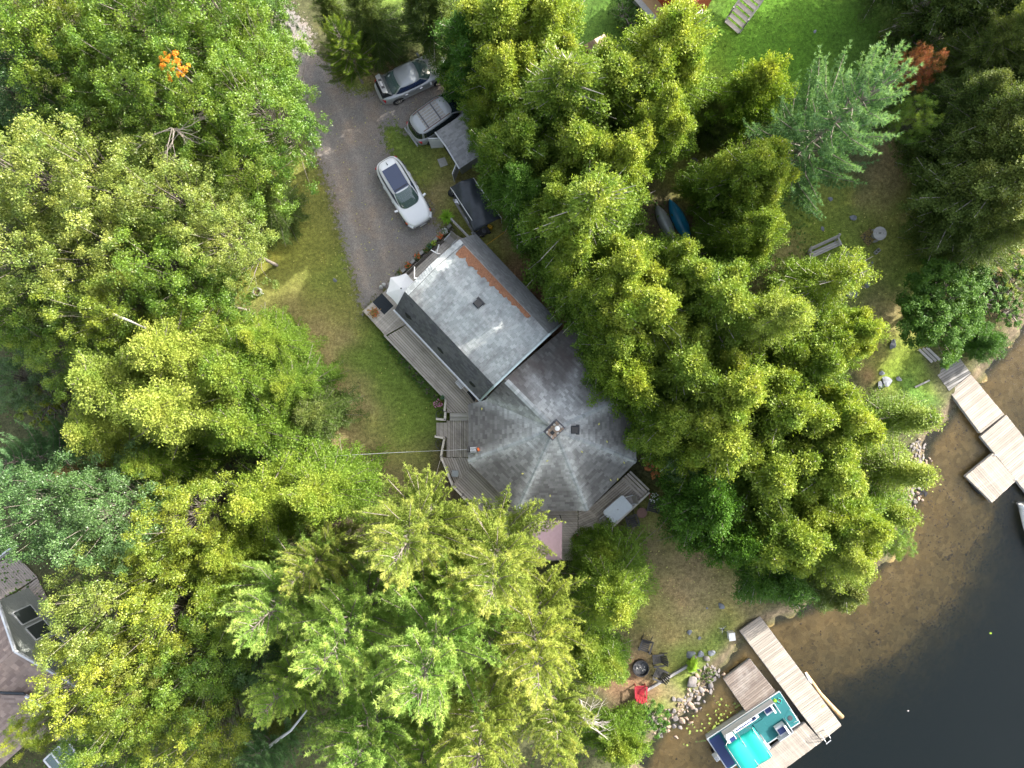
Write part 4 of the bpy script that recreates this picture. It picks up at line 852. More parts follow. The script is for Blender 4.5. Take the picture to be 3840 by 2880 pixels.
for x, y, r, h, lb in ((3700, 1130, 70, 1.3, 'dark leafy shrub on the slope above the small cove'), (3790, 1170, 60, 1.2, 'dark leafy shrub at the right edge where the cove begins'), (3640, 1060, 60, 1.1, 'low dark shrub on the slope behind the ball shaped cedar'), (3830, 1010, 70, 1.6, 'dark shrub cut by the right edge above the cove')):
    T('bush', 'cedar_deep', x, y, r, h, lb, 'shrub')
# ---------------------------------------------------------------- roof shingles
def shinglemat(name, cols, wear=None, rough=0.9):
    m, nt, ns, ls, p = newmat(name); sp = spread(ns, ls)
    r = ramp(ns, [(0, cols[0]), (0.5, cols[1]), (1, cols[2])]); ls.new(sp, r.inputs[0]); c = r.outputs[0]
    if wear: c = wear(ns, ls, c)
    gr = noise(ns, ls, 60, 3, .8); c = mix(ns, ls, 1.0, c, math_(ns, ls, 'MULTIPLY_ADD', gr, .6, .7), 'MULTIPLY')
    ls.new(c, p.inputs['Base Color']); p.inputs['Roughness'].default_value = rough; p.inputs['Specular IOR Level'].default_value = .25; return m
AX = Vector((0.687, -0.727, 0)).normalized(); AN = Vector((0.727, 0.687, 0)).normalized()     # ridge direction and across
APEX = Vector((2.40, -2.55, 5.1)); RO = 5.41
def dotc(ns, ls, v, off=0.0):
    g = ns.new('ShaderNodeNewGeometry'); n = ns.new('ShaderNodeVectorMath'); n.operation = 'DOT_PRODUCT'
    ls.new(g.outputs['Position'], n.inputs[0]); n.inputs[1].default_value = v; return math_(ns, ls, 'ADD', n.outputs['Value'], off)
def wear_main(ns, ls, c):
    # lichen-dark streaks running down the slope, bleached field between
    al = dotc(ns, ls, tuple(AX)); ac = dotc(ns, ls, tuple(AN)); cb = ns.new('ShaderNodeCombineXYZ')
    ls.new(math_(ns, ls, 'MULTIPLY', al, 1.3), cb.inputs[0]); ls.new(math_(ns, ls, 'MULTIPLY', ac, .45), cb.inputs[1])
    s = noise(ns, ls, 1.0, 6, .68, cb.outputs[0]); f = math_(ns, ls, 'MULTIPLY_ADD', s, 4.2, -2.0, clamp=True)
    edge = math_(ns, ls, 'MULTIPLY_ADD', math_(ns, ls, 'ABSOLUTE', math_(ns, ls, 'ADD', ac, -1.35)), .9, -1.1, clamp=True)
    f = math_(ns, ls, 'ADD', math_(ns, ls, 'MULTIPLY', f, .8), math_(ns, ls, 'MULTIPLY', edge, .6), clamp=True)
    c = mix(ns, ls, f, c, mix(ns, ls, 1.0, c, (0.5, 0.46, 0.47), 'MULTIPLY'))
    return mix(ns, ls, math_(ns, ls, 'MULTIPLY_ADD', noise(ns, ls, 1.3, 7, .7), 8, -5.3, clamp=True), c, (0.38, 0.36, 0.33))
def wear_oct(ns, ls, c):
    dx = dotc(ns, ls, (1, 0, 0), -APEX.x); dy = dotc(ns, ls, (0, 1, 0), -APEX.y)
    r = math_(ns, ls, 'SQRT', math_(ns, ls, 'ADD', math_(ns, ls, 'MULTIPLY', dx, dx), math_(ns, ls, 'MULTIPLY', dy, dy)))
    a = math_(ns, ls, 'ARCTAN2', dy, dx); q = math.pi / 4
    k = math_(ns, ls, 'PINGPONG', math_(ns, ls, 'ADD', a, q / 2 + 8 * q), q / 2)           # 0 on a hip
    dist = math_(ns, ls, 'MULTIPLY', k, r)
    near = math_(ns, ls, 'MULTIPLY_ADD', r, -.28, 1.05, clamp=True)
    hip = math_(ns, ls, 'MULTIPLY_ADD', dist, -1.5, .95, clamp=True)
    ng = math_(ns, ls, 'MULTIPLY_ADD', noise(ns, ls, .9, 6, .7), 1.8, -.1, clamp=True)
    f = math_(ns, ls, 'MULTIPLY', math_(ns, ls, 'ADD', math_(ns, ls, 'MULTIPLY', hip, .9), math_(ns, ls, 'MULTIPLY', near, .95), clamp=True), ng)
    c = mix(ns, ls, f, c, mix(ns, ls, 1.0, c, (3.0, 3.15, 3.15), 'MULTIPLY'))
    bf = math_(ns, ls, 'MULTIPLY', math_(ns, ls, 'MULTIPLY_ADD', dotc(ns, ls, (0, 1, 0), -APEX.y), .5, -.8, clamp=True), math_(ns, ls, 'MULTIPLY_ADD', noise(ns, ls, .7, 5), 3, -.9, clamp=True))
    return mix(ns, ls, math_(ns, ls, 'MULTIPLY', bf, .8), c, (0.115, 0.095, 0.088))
def wear_dark(ns, ls, c):
    return mix(ns, ls, math_(ns, ls, 'MULTIPLY_ADD', noise(ns, ls, .8, 6, .7), 3, -1.4, clamp=True), c, (0.17, 0.17, 0.175))
M['sh_main'] = shinglemat('shingle_bleached', [(0.25, 0.275, 0.272), (0.30, 0.325, 0.322), (0.355, 0.38, 0.377)], wear_main)
M['sh_oct'] = shinglemat('shingle_round_roof', [(0.10, 0.097, 0.095), (0.133, 0.130, 0.127), (0.172, 0.169, 0.165)], wear_oct)
M['sh_dark'] = shinglemat('shingle_dark', [(0.085, 0.085, 0.095), (0.11, 0.11, 0.12), (0.135, 0.135, 0.145)], wear_dark)
M['sh_right'] = shinglemat('shingle_right', [(0.17, 0.18, 0.18), (0.21, 0.215, 0.22), (0.25, 0.26, 0.265)], wear_dark)
M['sh_cap'] = shinglemat('shingle_cap', [(0.24, 0.255, 0.255), (0.31, 0.33, 0.33), (0.38, 0.40, 0.40)])
M['sh_brown'] = shinglemat('shingle_brown', [(0.17, 0.13, 0.115), (0.23, 0.18, 0.155), (0.28, 0.22, 0.19)])
M['sh_grey'] = shinglemat('shingle_grey', [(0.20, 0.20, 0.205), (0.25, 0.25, 0.255), (0.30, 0.30, 0.305)])
M['sh_tan'] = shinglemat('shingle_tan', [(0.30, 0.20, 0.16), (0.35, 0.24, 0.19), (0.39, 0.27, 0.21)])
M['under'] = plain('roof_felt', (0.09, 0.09, 0.092), .95)
SHQ = {}
def roof_plane(pts, mat, root, expo=.155, tab=.25, th=.024, thick=.10, name='shingle', jit=.0):
    """pts: planar roof facet (world). Lays a deck and courses of tabs; the tabs are queued for their house."""
    P = [Vector(p) for p in pts]; n = Vector((0, 0, 0))
    for i in range(len(P)): n += (P[i] - P[0]).cross(P[(i + 1) % len(P)] - P[0])
    n.normalize()
    if n.z < 0: n = -n; P = P[::-1]
    u = Vector((0, 0, 1)).cross(n).normalized(); v = n.cross(u); o = P[0]
    if v.z < 0: v = -v; u = -u
    uv = [((p - o).dot(u), (p - o).dot(v)) for p in P]
    mb = MB(); k = len(P); mb.add([p - n * .004 for p in P] + [p - n * thick for p in P], [tuple(range(k)), tuple(range(k, 2 * k))[::-1]] + [(i, i + k, (i + 1) % k + k, (i + 1) % k) for i in range(k)])
    deck = (root, mb); SHQ.setdefault(root.name, {'full': [], 'cut': [], 'deck': []}); Q = SHQ[root.name]; Q['deck'].append(mb)
    v0 = min(q[1] for q in uv); v1 = max(q[1] for q in uv); u0 = min(q[0] for q in uv); u1 = max(q[0] for q in uv)
    y = v0; row = 0; full = tab * (expo + .03)
    while y < v1:
        x = u0 - tab * (1 + random.random())
        while x < u1:
            rect = [(x + .004, y), (x + tab - .004, y), (x + tab - .004, y + expo + .03), (x + .004, y + expo + .03)]
            c = clip_to(rect, uv)
            if len(c) >= 3 and abs(area(c)) > .0012:
                if abs(area(c)) > full * .93:
                    Q['full'].append((mat, Matrix((tuple(u) , tuple(v), tuple(n))).transposed().to_4x4(), o + u * x + v * y, (tab, expo, th), name))
                else:
                    vs = [o + u * a + v * b + n * (th * (1 - .75 * min(1, max(0, (b - y) / (expo + .03))))) for a, b in c]; bs = [o + u * a + v * b - n * .002 for a, b in c]; Q['cut'].append((mat, vs, bs, name))
            x += tab
        y += expo; row += 1
TABM = {}
def tabmesh(mat, dims):
    key = (mat.name, dims)
    if key not in TABM:
        t, e, th = dims; e2 = e + .03
        mb = MB().add([(.004, 0, -.002), (t - .004, 0, -.002), (t - .004, e2, -.002), (.004, e2, -.002), (.004, 0, th), (t - .004, 0, th), (t - .004, e2, th * .25), (.004, e2, th * .25)], [(4, 5, 6, 7), (0, 1, 5, 4), (1, 2, 6, 5), (2, 3, 7, 6), (3, 0, 4, 7)])
        TABM[key] = mb.mesh('shingle', mat)
    return TABM[key]
def finish_shingles(root, label, limit=298):
    Q = SHQ[root.name]; org = ORG[root.name]; eye = Vector((0, 0, H)); names = set(x[4] for x in Q['full']) | set(x[3] for x in Q['cut'])
    db = MB()
    for mb in Q['deck']: db.add(mb.v, mb.f)
    db.build('roof', M['under'], root, world=True)
    vis = [t for t in Q['full'] if abs(t[2].x) < 32.5 and abs(t[2].y) < 24.5]; vis.sort(key=lambda t: (t[2] - eye).length); single = vis[:limit]; ids = set(map(id, single))
    for t in single:
        o = link('shingle', tabmesh(t[0], t[3]), root); o.matrix_local = Matrix.Translation(t[2] - org) @ t[1]
    groups = {}
    for t in Q['full']:
        if id(t) in ids: continue
        tb, e, th = t[3]; e2 = e + .03; R = t[1].to_3x3()
        c = [(.004, 0, th), (tb - .004, 0, th), (tb - .004, e2, th * .25), (.004, e2, th * .25)]; up = [t[2] + R @ Vector(q) for q in c]; dn = [t[2] + R @ Vector((q[0], q[1], -.002)) for q in c]
        groups.setdefault(t[0].name, (t[0], [])) [1].append((up, dn))
    for m_, up, dn, _ in Q['cut']: groups.setdefault(m_.name, (m_, []))[1].append((up, dn))
    mats = [g[0] for g in groups.values()]; me = bpy.data.meshes.new('shingles'); vs = []; fs = []; mi = []; tn = []
    for gi, (m_, lst) in enumerate(groups.values()):
        for up, dn in lst:
            b = len(vs); k = len(up); vs += [tuple(q - org) for q in up] + [tuple(q - org) for q in dn]; r = random.random()
            f = [tuple(range(b, b + k))] + [(b + (i + 1) % k, b + i, b + i + k, b + (i + 1) % k + k) for i in range(k)]
            fs += f; mi += [gi] * len(f); tn += [r] * len(f)
    me.from_pydata(vs, [], fs)
    for m_ in mats: me.materials.append(m_)
    me.polygons.foreach_set('material_index', mi); a = me.attributes.new('tint', 'FLOAT', 'FACE'); a.data.foreach_set('value', tn)
    me.update(); o = link('shingles', me, root); tag(o, label, kind='stuff')
def caps(a, b, mat, root, wd=.33, pitch=.19, n_=None, name='hip_cap'):
    a, b = Vector(a), Vector(b); d = (b - a); L = d.length; d.normalize(); s = d.cross(Vector((0, 0, 1))).normalized(); nn = s.cross(d); key = ('cap', mat.name, wd, pitch)
    if key not in TABM:
        h, e = wd / 2, pitch + .04
        TABM[key] = MB().add([(0, -h, -.045), (0, 0, .03), (0, h, -.045), (e, -h, -.062), (e, 0, .012), (e, h, -.062), (0, -h, -.08), (0, h, -.08)], [(0, 3, 4, 1), (1, 4, 5, 2), (0, 1, 2, 7, 6)]).mesh('hip_cap', mat)
    k = int(L / pitch)
    for i in range(k):
        # lower end laps under the one above: local x points up the hip
        p = b - d * (i * pitch) ; R = Matrix((-d, -s, nn)).transposed().to_4x4(); o = link(name, TABM[key], root); o.matrix_local = Matrix.Translation(p + nn * .03 - ORG[root.name]) @ R
# ---------------------------------------------------------------- the cottage
P0 = Vector((-6.04, 5.26, 0)); LM = 7.3; WM = 4.22
def mp(a, n, z): q = P0 + AX * a + AN * n; return Vector((q.x, q.y, z))
cot = thing('cottage', 'cottage with a pale shingled main roof and a grey eight sided roof in the centre', 'house', (0.2, 0.4, 0))
ZE, ZB, ZR = 2.9, 5.0, 5.5
roof_plane([mp(.34, 0, ZB), mp(LM, 0, ZB), mp(LM, WM / 2, ZR), mp(.34, WM / 2, ZR)], M['sh_main'], cot)
roof_plane([mp(.34, WM, ZB), mp(LM, WM, ZB), mp(LM, WM / 2, ZR), mp(.34, WM / 2, ZR)], M['sh_main'], cot)
roof_plane([mp(0, -1.25, ZE), mp(LM, -1.25, ZE), mp(LM, 0, ZB - .01), mp(0, 0, ZB - .01)], M['sh_dark'], cot)
roof_plane([mp(0, WM + 1.1, ZE), mp(LM, WM + 1.1, ZE), mp(LM, WM, ZB - .01), mp(0, WM, ZB - .01)], M['sh_right'], cot)
# the strip of shingles along the front rake
for a_, b_ in ((mp(0, -.02, ZB), mp(0, WM / 2, ZR)), (mp(0, WM / 2, ZR), mp(0, WM + .02, ZB))):
    d_ = AX * .33; roof_plane([a_ + Vector((0, 0, .03)), a_ + d_ + Vector((0, 0, .06)), b_ + d_ + Vector((0, 0, .06)), b_ + Vector((0, 0, .03))], M['sh_cap'], cot, expo=.165, tab=.2)
AP = APEX
def ov(deg, z=2.7, r=RO): return Vector((AP.x + r * math.cos(math.radians(deg)), AP.y + r * math.sin(math.radians(deg)), z))
for k in range(5):
    if k == 4: continue
    a_, b_ = 22.5 - 45 * k, -22.5 - 45 * k
    roof_plane([AP, ov(a_), ov(b_)], M['sh_oct'], cot, expo=.16, tab=.27)
sl_ = (5.1 - 2.7) / (RO * math.cos(math.radians(22.5)))
G_ = AP + Vector((-.7071, .7071, 0)) * 4.0
xl = AP.x - RO * math.cos(math.radians(22.5)); V5 = Vector((xl, -1.20, 2.7)); E1 = Vector((-1.58, -.95, 2.7 + sl_ * (-1.58 - xl)))
roof_plane([AP, ov(202.5), V5, E1], M['sh_oct'], cot, expo=.16, tab=.27)
roof_plane([AP, E1, G_], M['sh_oct'], cot, expo=.16, tab=.27)
M1 = ov(67.5) + Vector((-.7071, .7071, 0)) * 1.55
roof_plane([AP, ov(22.5), M1, G_], M['sh_oct'], cot, expo=.16, tab=.27)
for dg in (22.5, -22.5, -67.5, -112.5, -157.5): caps(AP + (ov(dg) - AP) * .1, ov(dg), M['sh_cap'], cot)
caps(AP + (G_ - AP) * .12, G_ - (G_ - AP) * .04, M['sh_cap'], cot)
finish_shingles(cot, 'courses of grey roof shingles')
# walls under the eaves
MB().prism([mp(.5, -.75, 0)[:2], mp(LM - .2, -.75, 0)[:2], mp(LM - .2, WM + .6, 0)[:2], mp(.5, WM + .6, 0)[:2]], -.4, 2.95).build('wall', M['cottage_wall'], cot, world=True)
MB().prism([ov(d, 0, RO - .45)[:2] for d in (22.5, 67.5, 112.5, 157.5, 202.5, 247.5, 292.5, 337.5)], -1.0, 2.62).build('wall', M['cottage_wall'], cot, world=True)
for a_ in (.42, LM - .02):
    g = [mp(a_, -.95, 2.95), mp(a_, .05, ZB - .13), mp(a_, WM / 2, ZR - .13), mp(a_, WM - .05, ZB - .13), mp(a_, WM + .85, 2.95)]; th_ = AX * .06
    if a_ > 1: g = [mp(a_, -1.15, 2.85), mp(a_, .0, ZB - .03), mp(a_, WM / 2, ZR - .03), mp(a_, WM, ZB - .03), mp(a_, WM + 1.0, 2.85)]
    MB().add(g + [q + th_ for q in g], [(4, 3, 2, 1, 0), (5, 6, 7, 8, 9)] + [(i, (i + 1) % 5, (i + 1) % 5 + 5, i + 5) for i in range(5)]).build('gable_wall', M['trim_aqua'], cot, world=True)
mb = MB()
q = [mp(LM + .09, -1.25, ZE + .03), mp(LM + .09, 0, ZB + .03), mp(LM + .09, WM / 2, ZR + .03), mp(LM + .09, WM, ZB + .03), mp(LM + .09, WM + 1.1, ZE + .03)]
for i in range(4): MB().bar(q[i], q[i + 1], .10, .16).build('fascia', M['trim_aqua'], cot, world=True)
def gutter(a, b):
    g = MB().bar(a, b, .11, .09).build('gutter', M['trim_white'], cot, world=True)
    a, b = Vector(a), Vector(b)
    for i in range(8):
        p_ = a.lerp(b, (i + .5) / 8); MB().bar(p_ + Vector((0, 0, .05)), p_ + AN * .09 + Vector((0, 0, .07)), .025, .02).build('bracket', M['trim_white'], g, world=True)
gutter(mp(-.05, -1.30, ZE - .02), mp(LM + .22, -1.30, ZE - .02))
# windows and a door on the deck side, a few panes on the lake side
def wall_window(root, c, along, wd, ht, frame=None, out=None):
    out = out or Vector((0, 0, 1)).cross(along); fr = MB()
    for s in (-1, 1):
        fr.bar(c + along * s * wd / 2 - Vector((0, 0, ht / 2)), c + along * s * wd / 2 + Vector((0, 0, ht / 2)), .07, .07, up=tuple(out)); fr.bar(c - along * wd / 2 + Vector((0, 0, s * ht / 2)), c + along * wd / 2 + Vector((0, 0, s * ht / 2)), .071, .071, up=tuple(out))
    w_ = fr.build('window', frame or M['trim_white'], root, world=True); MB().bar(c - along * wd / 2, c + along * wd / 2, ht, .03, up=tuple(out)).build('pane', M['glass_window'], w_, world=True)
for a_ in (1.6, 3.4, 5.4): wall_window(cot, mp(a_, -.77, 1.9), AX, 1.0, 1.1)
MB().box(mp(4.4, -.77, 1.6), (.9, .06, 2.0), Matrix.Rotation(math.atan2(AX.y, AX.x), 3, 'Z')).build('door', M['white'], cot, world=True)
for dg in (0, -45, -90, -135):
    h_ = Vector((math.cos(math.radians(dg)), math.sin(math.radians(dg)), 0)); c = AP + h_ * ((RO - .45) * math.cos(math.radians(22.5)) + .02); c.z = 1.5; wall_window(cot, c, Vector((-h_.y, h_.x, 0)), 1.6, 1.5)
# plants of needles caught behind the right-hand break
def needle_mat(ns, ls, c): return c
nd = MB(); rnd = random.Random(3)
outl = []
K = 46
for i in range(K + 1):
    a_ = .42 + (5.9 - .42) * i / K; wdt = (.66 - .44 * i / K) * (1 + .14 * math.sin(i * .9) + .10 * math.sin(i * 2.3) + rnd.uniform(-.06, .06)) ; outl.append((a_, max(.06, wdt)))
vs = []; fs = []
for i, (a_, w_) in enumerate(outl):
    for j in range(6):
        t = j / 5; n_ = WM - .02 - w_ * t; z = ZB + (ZR - ZB) * (WM - n_) / (WM / 2) + .02 + .07 * math.sin(math.pi * min(1, t * 1.0 + .0)) * (0.4 + rnd.random()) * (t < 1)
        vs.append(mp(a_ + rnd.uniform(-.03, .03), n_ + (rnd.uniform(-.05, .05) if t == 1 else 0), z))
for i in range(K):
    for j in range(5): fs.append((i * 6 + j, (i + 1) * 6 + j, (i + 1) * 6 + j + 1, i * 6 + j + 1))
M['litter'] = plain('needle_litter', (0.30, 0.14, 0.075), .95, var=.45, scale=22)
tag(MB().add(vs, fs).build('needle_drift', M['litter'], None), 'drift of rusty brown needles along the right break of the pale roof', 'leaf litter', kind='stuff')
# chimney
chm = thing('chimney', 'square stone chimney with a dark flashing at the peak of the round roof', 'chimney', AP + Vector((-.02, -.02, -.35)))
rc = Matrix.Rotation(math.radians(45), 3, 'Z')
MB().box((0, 0, .38), (1.04, .74, .16), rc).build('flashing', M['metal_dark'], chm)
MB().box((0, 0, .62), (.80, .50, .62), rc).build('stack', M['rock_warm'], chm)
for i in range(16):
    t = i / 16 * 2 * math.pi; q = rc @ Vector((.38 * max(-1, min(1, 1.4 * math.cos(t))), .23 * max(-1, min(1, 1.4 * math.sin(t))), 0)); MB().box((q.x, q.y, .95), (.13, .10, .07), Matrix.Rotation(random.random() * 3, 3, 'Z')).build('stone', M['rock_warm'] if i % 3 else M['concrete'], chm)
MB().lathe([(.10, .9), (.10, 1.18), (.14, 1.2), (.14, 1.25), (.02, 1.3)], rc @ Vector((.17, 0, 0)), 16).build('flue_pipe', M['white'], chm)
MB().box(rc @ Vector((-.19, 0, .965)), (.2, .2, .06), rc).build('flue_opening', M['black'], chm)
def vent(px, py, z, ang, s, label):
    c = at(px, py, z); t = thing('roof_vent', label, 'vent', c, ang)
    MB().box((0, 0, .06), (s * 1.25, s * 1.25, .03)).build('flange', M['under'], t); MB().box((0, 0, .17), (s, s, .2), taper=.9).build('hood', M['mat_blue'], t); MB().box((0, 0, .29), (s * .78, s * .78, .045)).build('cap', M['charcoal'], t)
vent(1794, 1139, 5.32, math.atan2(AX.y, AX.x), .46, 'square black vent on the pale shingled roof')
vent(2154, 1611, 4.45, 0, .46, 'square black vent beside the stone chimney')
for i, (x, y, z) in enumerate([(1880, 1440, 4.4), (1824, 1487, 3.9)]):
    t = thing('vent_pipe', ['thin black vent pipe on the brown upper part of the round roof', 'thin black vent pipe at the lower corner of the pale roof'][i], 'pipe', at(x, y, z - .1)); MB().lathe([(.05, -.1), (.05, .35)], n=12).build('pipe', M['grey_plastic'], t); MB().lathe([(.035, .34), (.035, .36)], n=12).build('opening', M['black'], t)
for i, (x, y) in enumerate([(1533, 1203), (1648, 1328), (1772, 1455)]):
    n_ = -.9; c = mp([.9, 3.65, 6.35][i], n_, 0); zz = ZE + (ZB - ZE) * (1.25 + n_) / 1.25; c.z = zz + .02
    t = thing('moss_patch', ['black moss patch on the dark roof slope, nearest the umbrella', 'black moss patch midway along the dark roof slope', 'black moss patch on the dark roof slope above the second mat'][i], 'moss', c)
    P_ = [(.16 * math.cos(a) * random.uniform(.6, 1.2), .3 * math.sin(a) * random.uniform(.6, 1.1)) for a in np.linspace(0, 2 * math.pi, 14)[:-1]]
    sl2 = (ZB - ZE) / 1.25; mbm = MB(); base_ = [AX * p[1] + AN * p[0] * .5 + Vector((0, 0, p[0] * .5 * sl2)) for p in P_]; k = len(base_); mbm.add([b for b in base_] + [b + Vector((-.02, -.02, .03)) for b in base_], [tuple(range(k, 2 * k))] + [(j, (j + 1) % k, (j + 1) % k + k, j + k) for j in range(k)]); mbm.build('clump', M['black'], t)
# ---------------------------------------------------------------- decks
DZ1, DZ2 = .62, .22
dk = thing('deck', 'grey board deck wrapping the cottage from the gravel drive to the lake side', 'deck', (-6, 2, 0))
def W(pts, z): return [at(x, y, z)[:2] for x, y in pts]
ANG_A = math.atan2(AX.y, AX.x); ANG_N = math.atan2(AN.y, AN.x)
planks(W([(1362, 1167), (1380, 1148), (1686, 876), (1700, 874), (1772, 915), (1524, 1215), (1443, 1257)], DZ1)[:7], DZ1, ANG_N, .142, .012, .04, M['deck_wood'], dk)
planks(W([(1450, 1262), (1527, 1216), (1830, 1500), (1771, 1549), (1676, 1547), (1672, 1500)], DZ1), DZ1, ANG_A, .142, .022, .04, M['deck_wood'], dk)
MB().bar(at(1444, 1257, DZ1 + .0), at(1524, 1209, DZ1 + .0), .06, .05).build('end_board', M['deck_wood'], dk, world=True)
MB().bar(at(1442, 1257, DZ1 + .07), at(1671, 1497, DZ1 + .07), .12, .05).build('edge_board', M['deck_rail'], dk, world=True)
MB().bar(at(1442, 1259, DZ1 - .25), at(1671, 1499, DZ1 - .25), .05, .5).build('skirt_board', M['deck_wood'], dk, world=True)
MB().bar(at(1450, 1097, DZ1 + .02), at(1684, 884, DZ1 + .02), .16, .14).build('edge_beam', M['dark_wood'], dk, world=True)
MB().bar(at(1362, 1170, DZ1 - .25), at(1440, 1105, DZ1 - .25), .05, .5).build('skirt_board', M['deck_wood'], dk, world=True)
planks(W([(1675, 1577), (1764, 1577), (1764, 1714), (1675, 1714)], DZ2), DZ2, math.pi / 2, .142, .02, .04, M['deck_wood'], dk)
planks(W([(1662, 1716), (1762, 1716), (1774, 1742), (1708, 1817)], DZ2), DZ2, math.atan2(-95, 39), .142, .02, .04, M['deck_wood'], dk)
planks(W([(1700, 1815), (1774, 1743), (1900, 1862), (1850, 1960)], DZ2), DZ2, math.atan2(-100, 100), .142, .02, .04, M['deck_wood'], dk)
planks(W([(1850, 1962), (1904, 1890), (2113, 1890), (2167, 1918), (2167, 2100), (1880, 2110)], DZ2), DZ2, 0, .142, .02, .04, M['deck_wood'], dk)
planks(W([(2169, 1918), (2205, 1905), (2262, 1965), (2200, 2010), (2169, 2010)], DZ2), DZ2, math.radians(24), .142, .02, .04, M['deck_wood'], dk)
planks(W([(2200, 1915), (2340, 1790), (2425, 1850), (2280, 1990)], DZ2), DZ2, math.radians(40), .142, .02, .04, M['deck_wood'], dk)
# steps between the two levels, and down to the lawn
st_ = thing('deck_steps', 'two broad wooden treads linking the upper and lower deck', 'steps', at(1722, 1562, DZ2))
for i, (y_, z_) in enumerate([(1556, .50), (1570, .36)]): 
    a_, b_ = at(1687, y_, z_), at(1757, y_, z_); MB().bar(a_, b_, .24, .05).build('tread', M['deck_rail'], st_, world=True); MB().bar(a_ + Vector((0, -.1, -.08)), b_ + Vector((0, -.1, -.08)), .02, .12).build('riser', M['dark_wood'], st_, world=True)
st_ = thing('lawn_steps', 'three wooden treads going down from the lower deck to the shaded lawn', 'steps', at(1655, 1615, 0))
for i, x_ in enumerate((1669, 1655, 1643)): z_ = .20 - i * .09; MB().bar(at(x_, 1585, z_), at(x_, 1638, z_), .22, .04).build('tread', M['deck_wood'], st_, world=True)
def railing(label, pts, z, h=.9, cap=.13, bal=.16, mat='deck_rail', side=None):
    P_ = [at(x, y, z + h) for x, y in pts]; org = Vector((P_[0].x, P_[0].y, z)); t = thing('deck_railing', label, 'railing', org)
    for a_, b_ in zip(P_[:-1], P_[1:]):
        d = (b_ - a_).normalized(); MB().bar(a_ - d * .03, b_ + d * .03, cap, .04).build('top_rail', M[mat], t, world=True)
        lo = Vector((0, 0, -h + .1)); MB().bar(a_ + lo, b_ + lo, .05, .09).build('bottom_rail', M['deck_wood'], t, world=True); L = (b_ - a_).length; k = max(2, int(L / bal))
        for i in range(k):
            p_ = a_.lerp(b_, (i + .5) / k); MB().box(p_ + Vector((0, 0, -h / 2)), (.04, .04, h - .06)).build('baluster', M['deck_wood'], t, world=True)
        for p_ in (a_, b_): MB().box(p_ + Vector((0, 0, -h / 2 - .03)), (.09, .09, h), Matrix.Rotation(math.atan2(d.y, d.x), 3, 'Z')).build('post', M['grey_wood'], t, world=True)
railing('grey railing at the driveway end of the front deck beside the fern', [(1692, 820), (1772, 902)], DZ1, .85, .1, .16, 'grey_wood')
railing('short railing section with purple flowers at the end of the side deck', [(1671, 1500), (1667, 1540)], DZ1, .5)
railing('short railing piece beside the iron wheel at the upper lawn steps', [(1670, 1547), (1668, 1574), (1637, 1571)], DZ2, .8)
railing('long white topped railing along the lower deck above the lawn', [(1632, 1637), (1666, 1643), (1653, 1712), (1697, 1822), (1733, 1860), (1800, 1935)], DZ2, .85, .12, .13)
railing('pale railing behind the glass table on the lake side deck', [(2277, 1995), (2434, 1848)], DZ2, .6, .12, .16)
railing('small grey railing corner at the leafy lower deck steps', [(2167, 2040), (2210, 2020)], DZ2, .8, .1)
bn = thing('deck_bench', 'three board wooden bench across the end of the lake side deck', 'bench', at(2385, 1815, DZ2))
for i in range(4):
    o_ = -i * 13; MB().bar(at(2362 + o_ * .7, 1768 - o_ * .62 * 1.0 + 0, .66), at(2434 + o_ * .72, 1838 - o_ * .62, .66), .15 if i else .12, .04).build('board', M['deck_rail'] if i == 0 else M['deck_wood'], bn, world=True)
for s in ((2372, 1795), (2412, 1838)): MB().box(at(s[0], s[1], .42), (.1, .4, .42), Matrix.Rotation(.8, 3, 'Z')).build('leg', M['grey_wood'], bn, world=True)
sc2 = thing('deck_screen', 'small grey slatted panel half hidden by the small cedar below the deck', 'fence', at(2330, 2035, gz(7, -10)))
for i in range(9): x_ = 2278 + i * 10; MB().box(at(x_, 2040 - i * .8, .35), (.13, .03, .9)).build('slat', M['grey_wood'], sc2, world=True)
MB().bar(at(2272, 2036, .82), at(2366, 2030, .82), .1, .04).build('top_rail', M['grey_wood'], sc2, world=True)
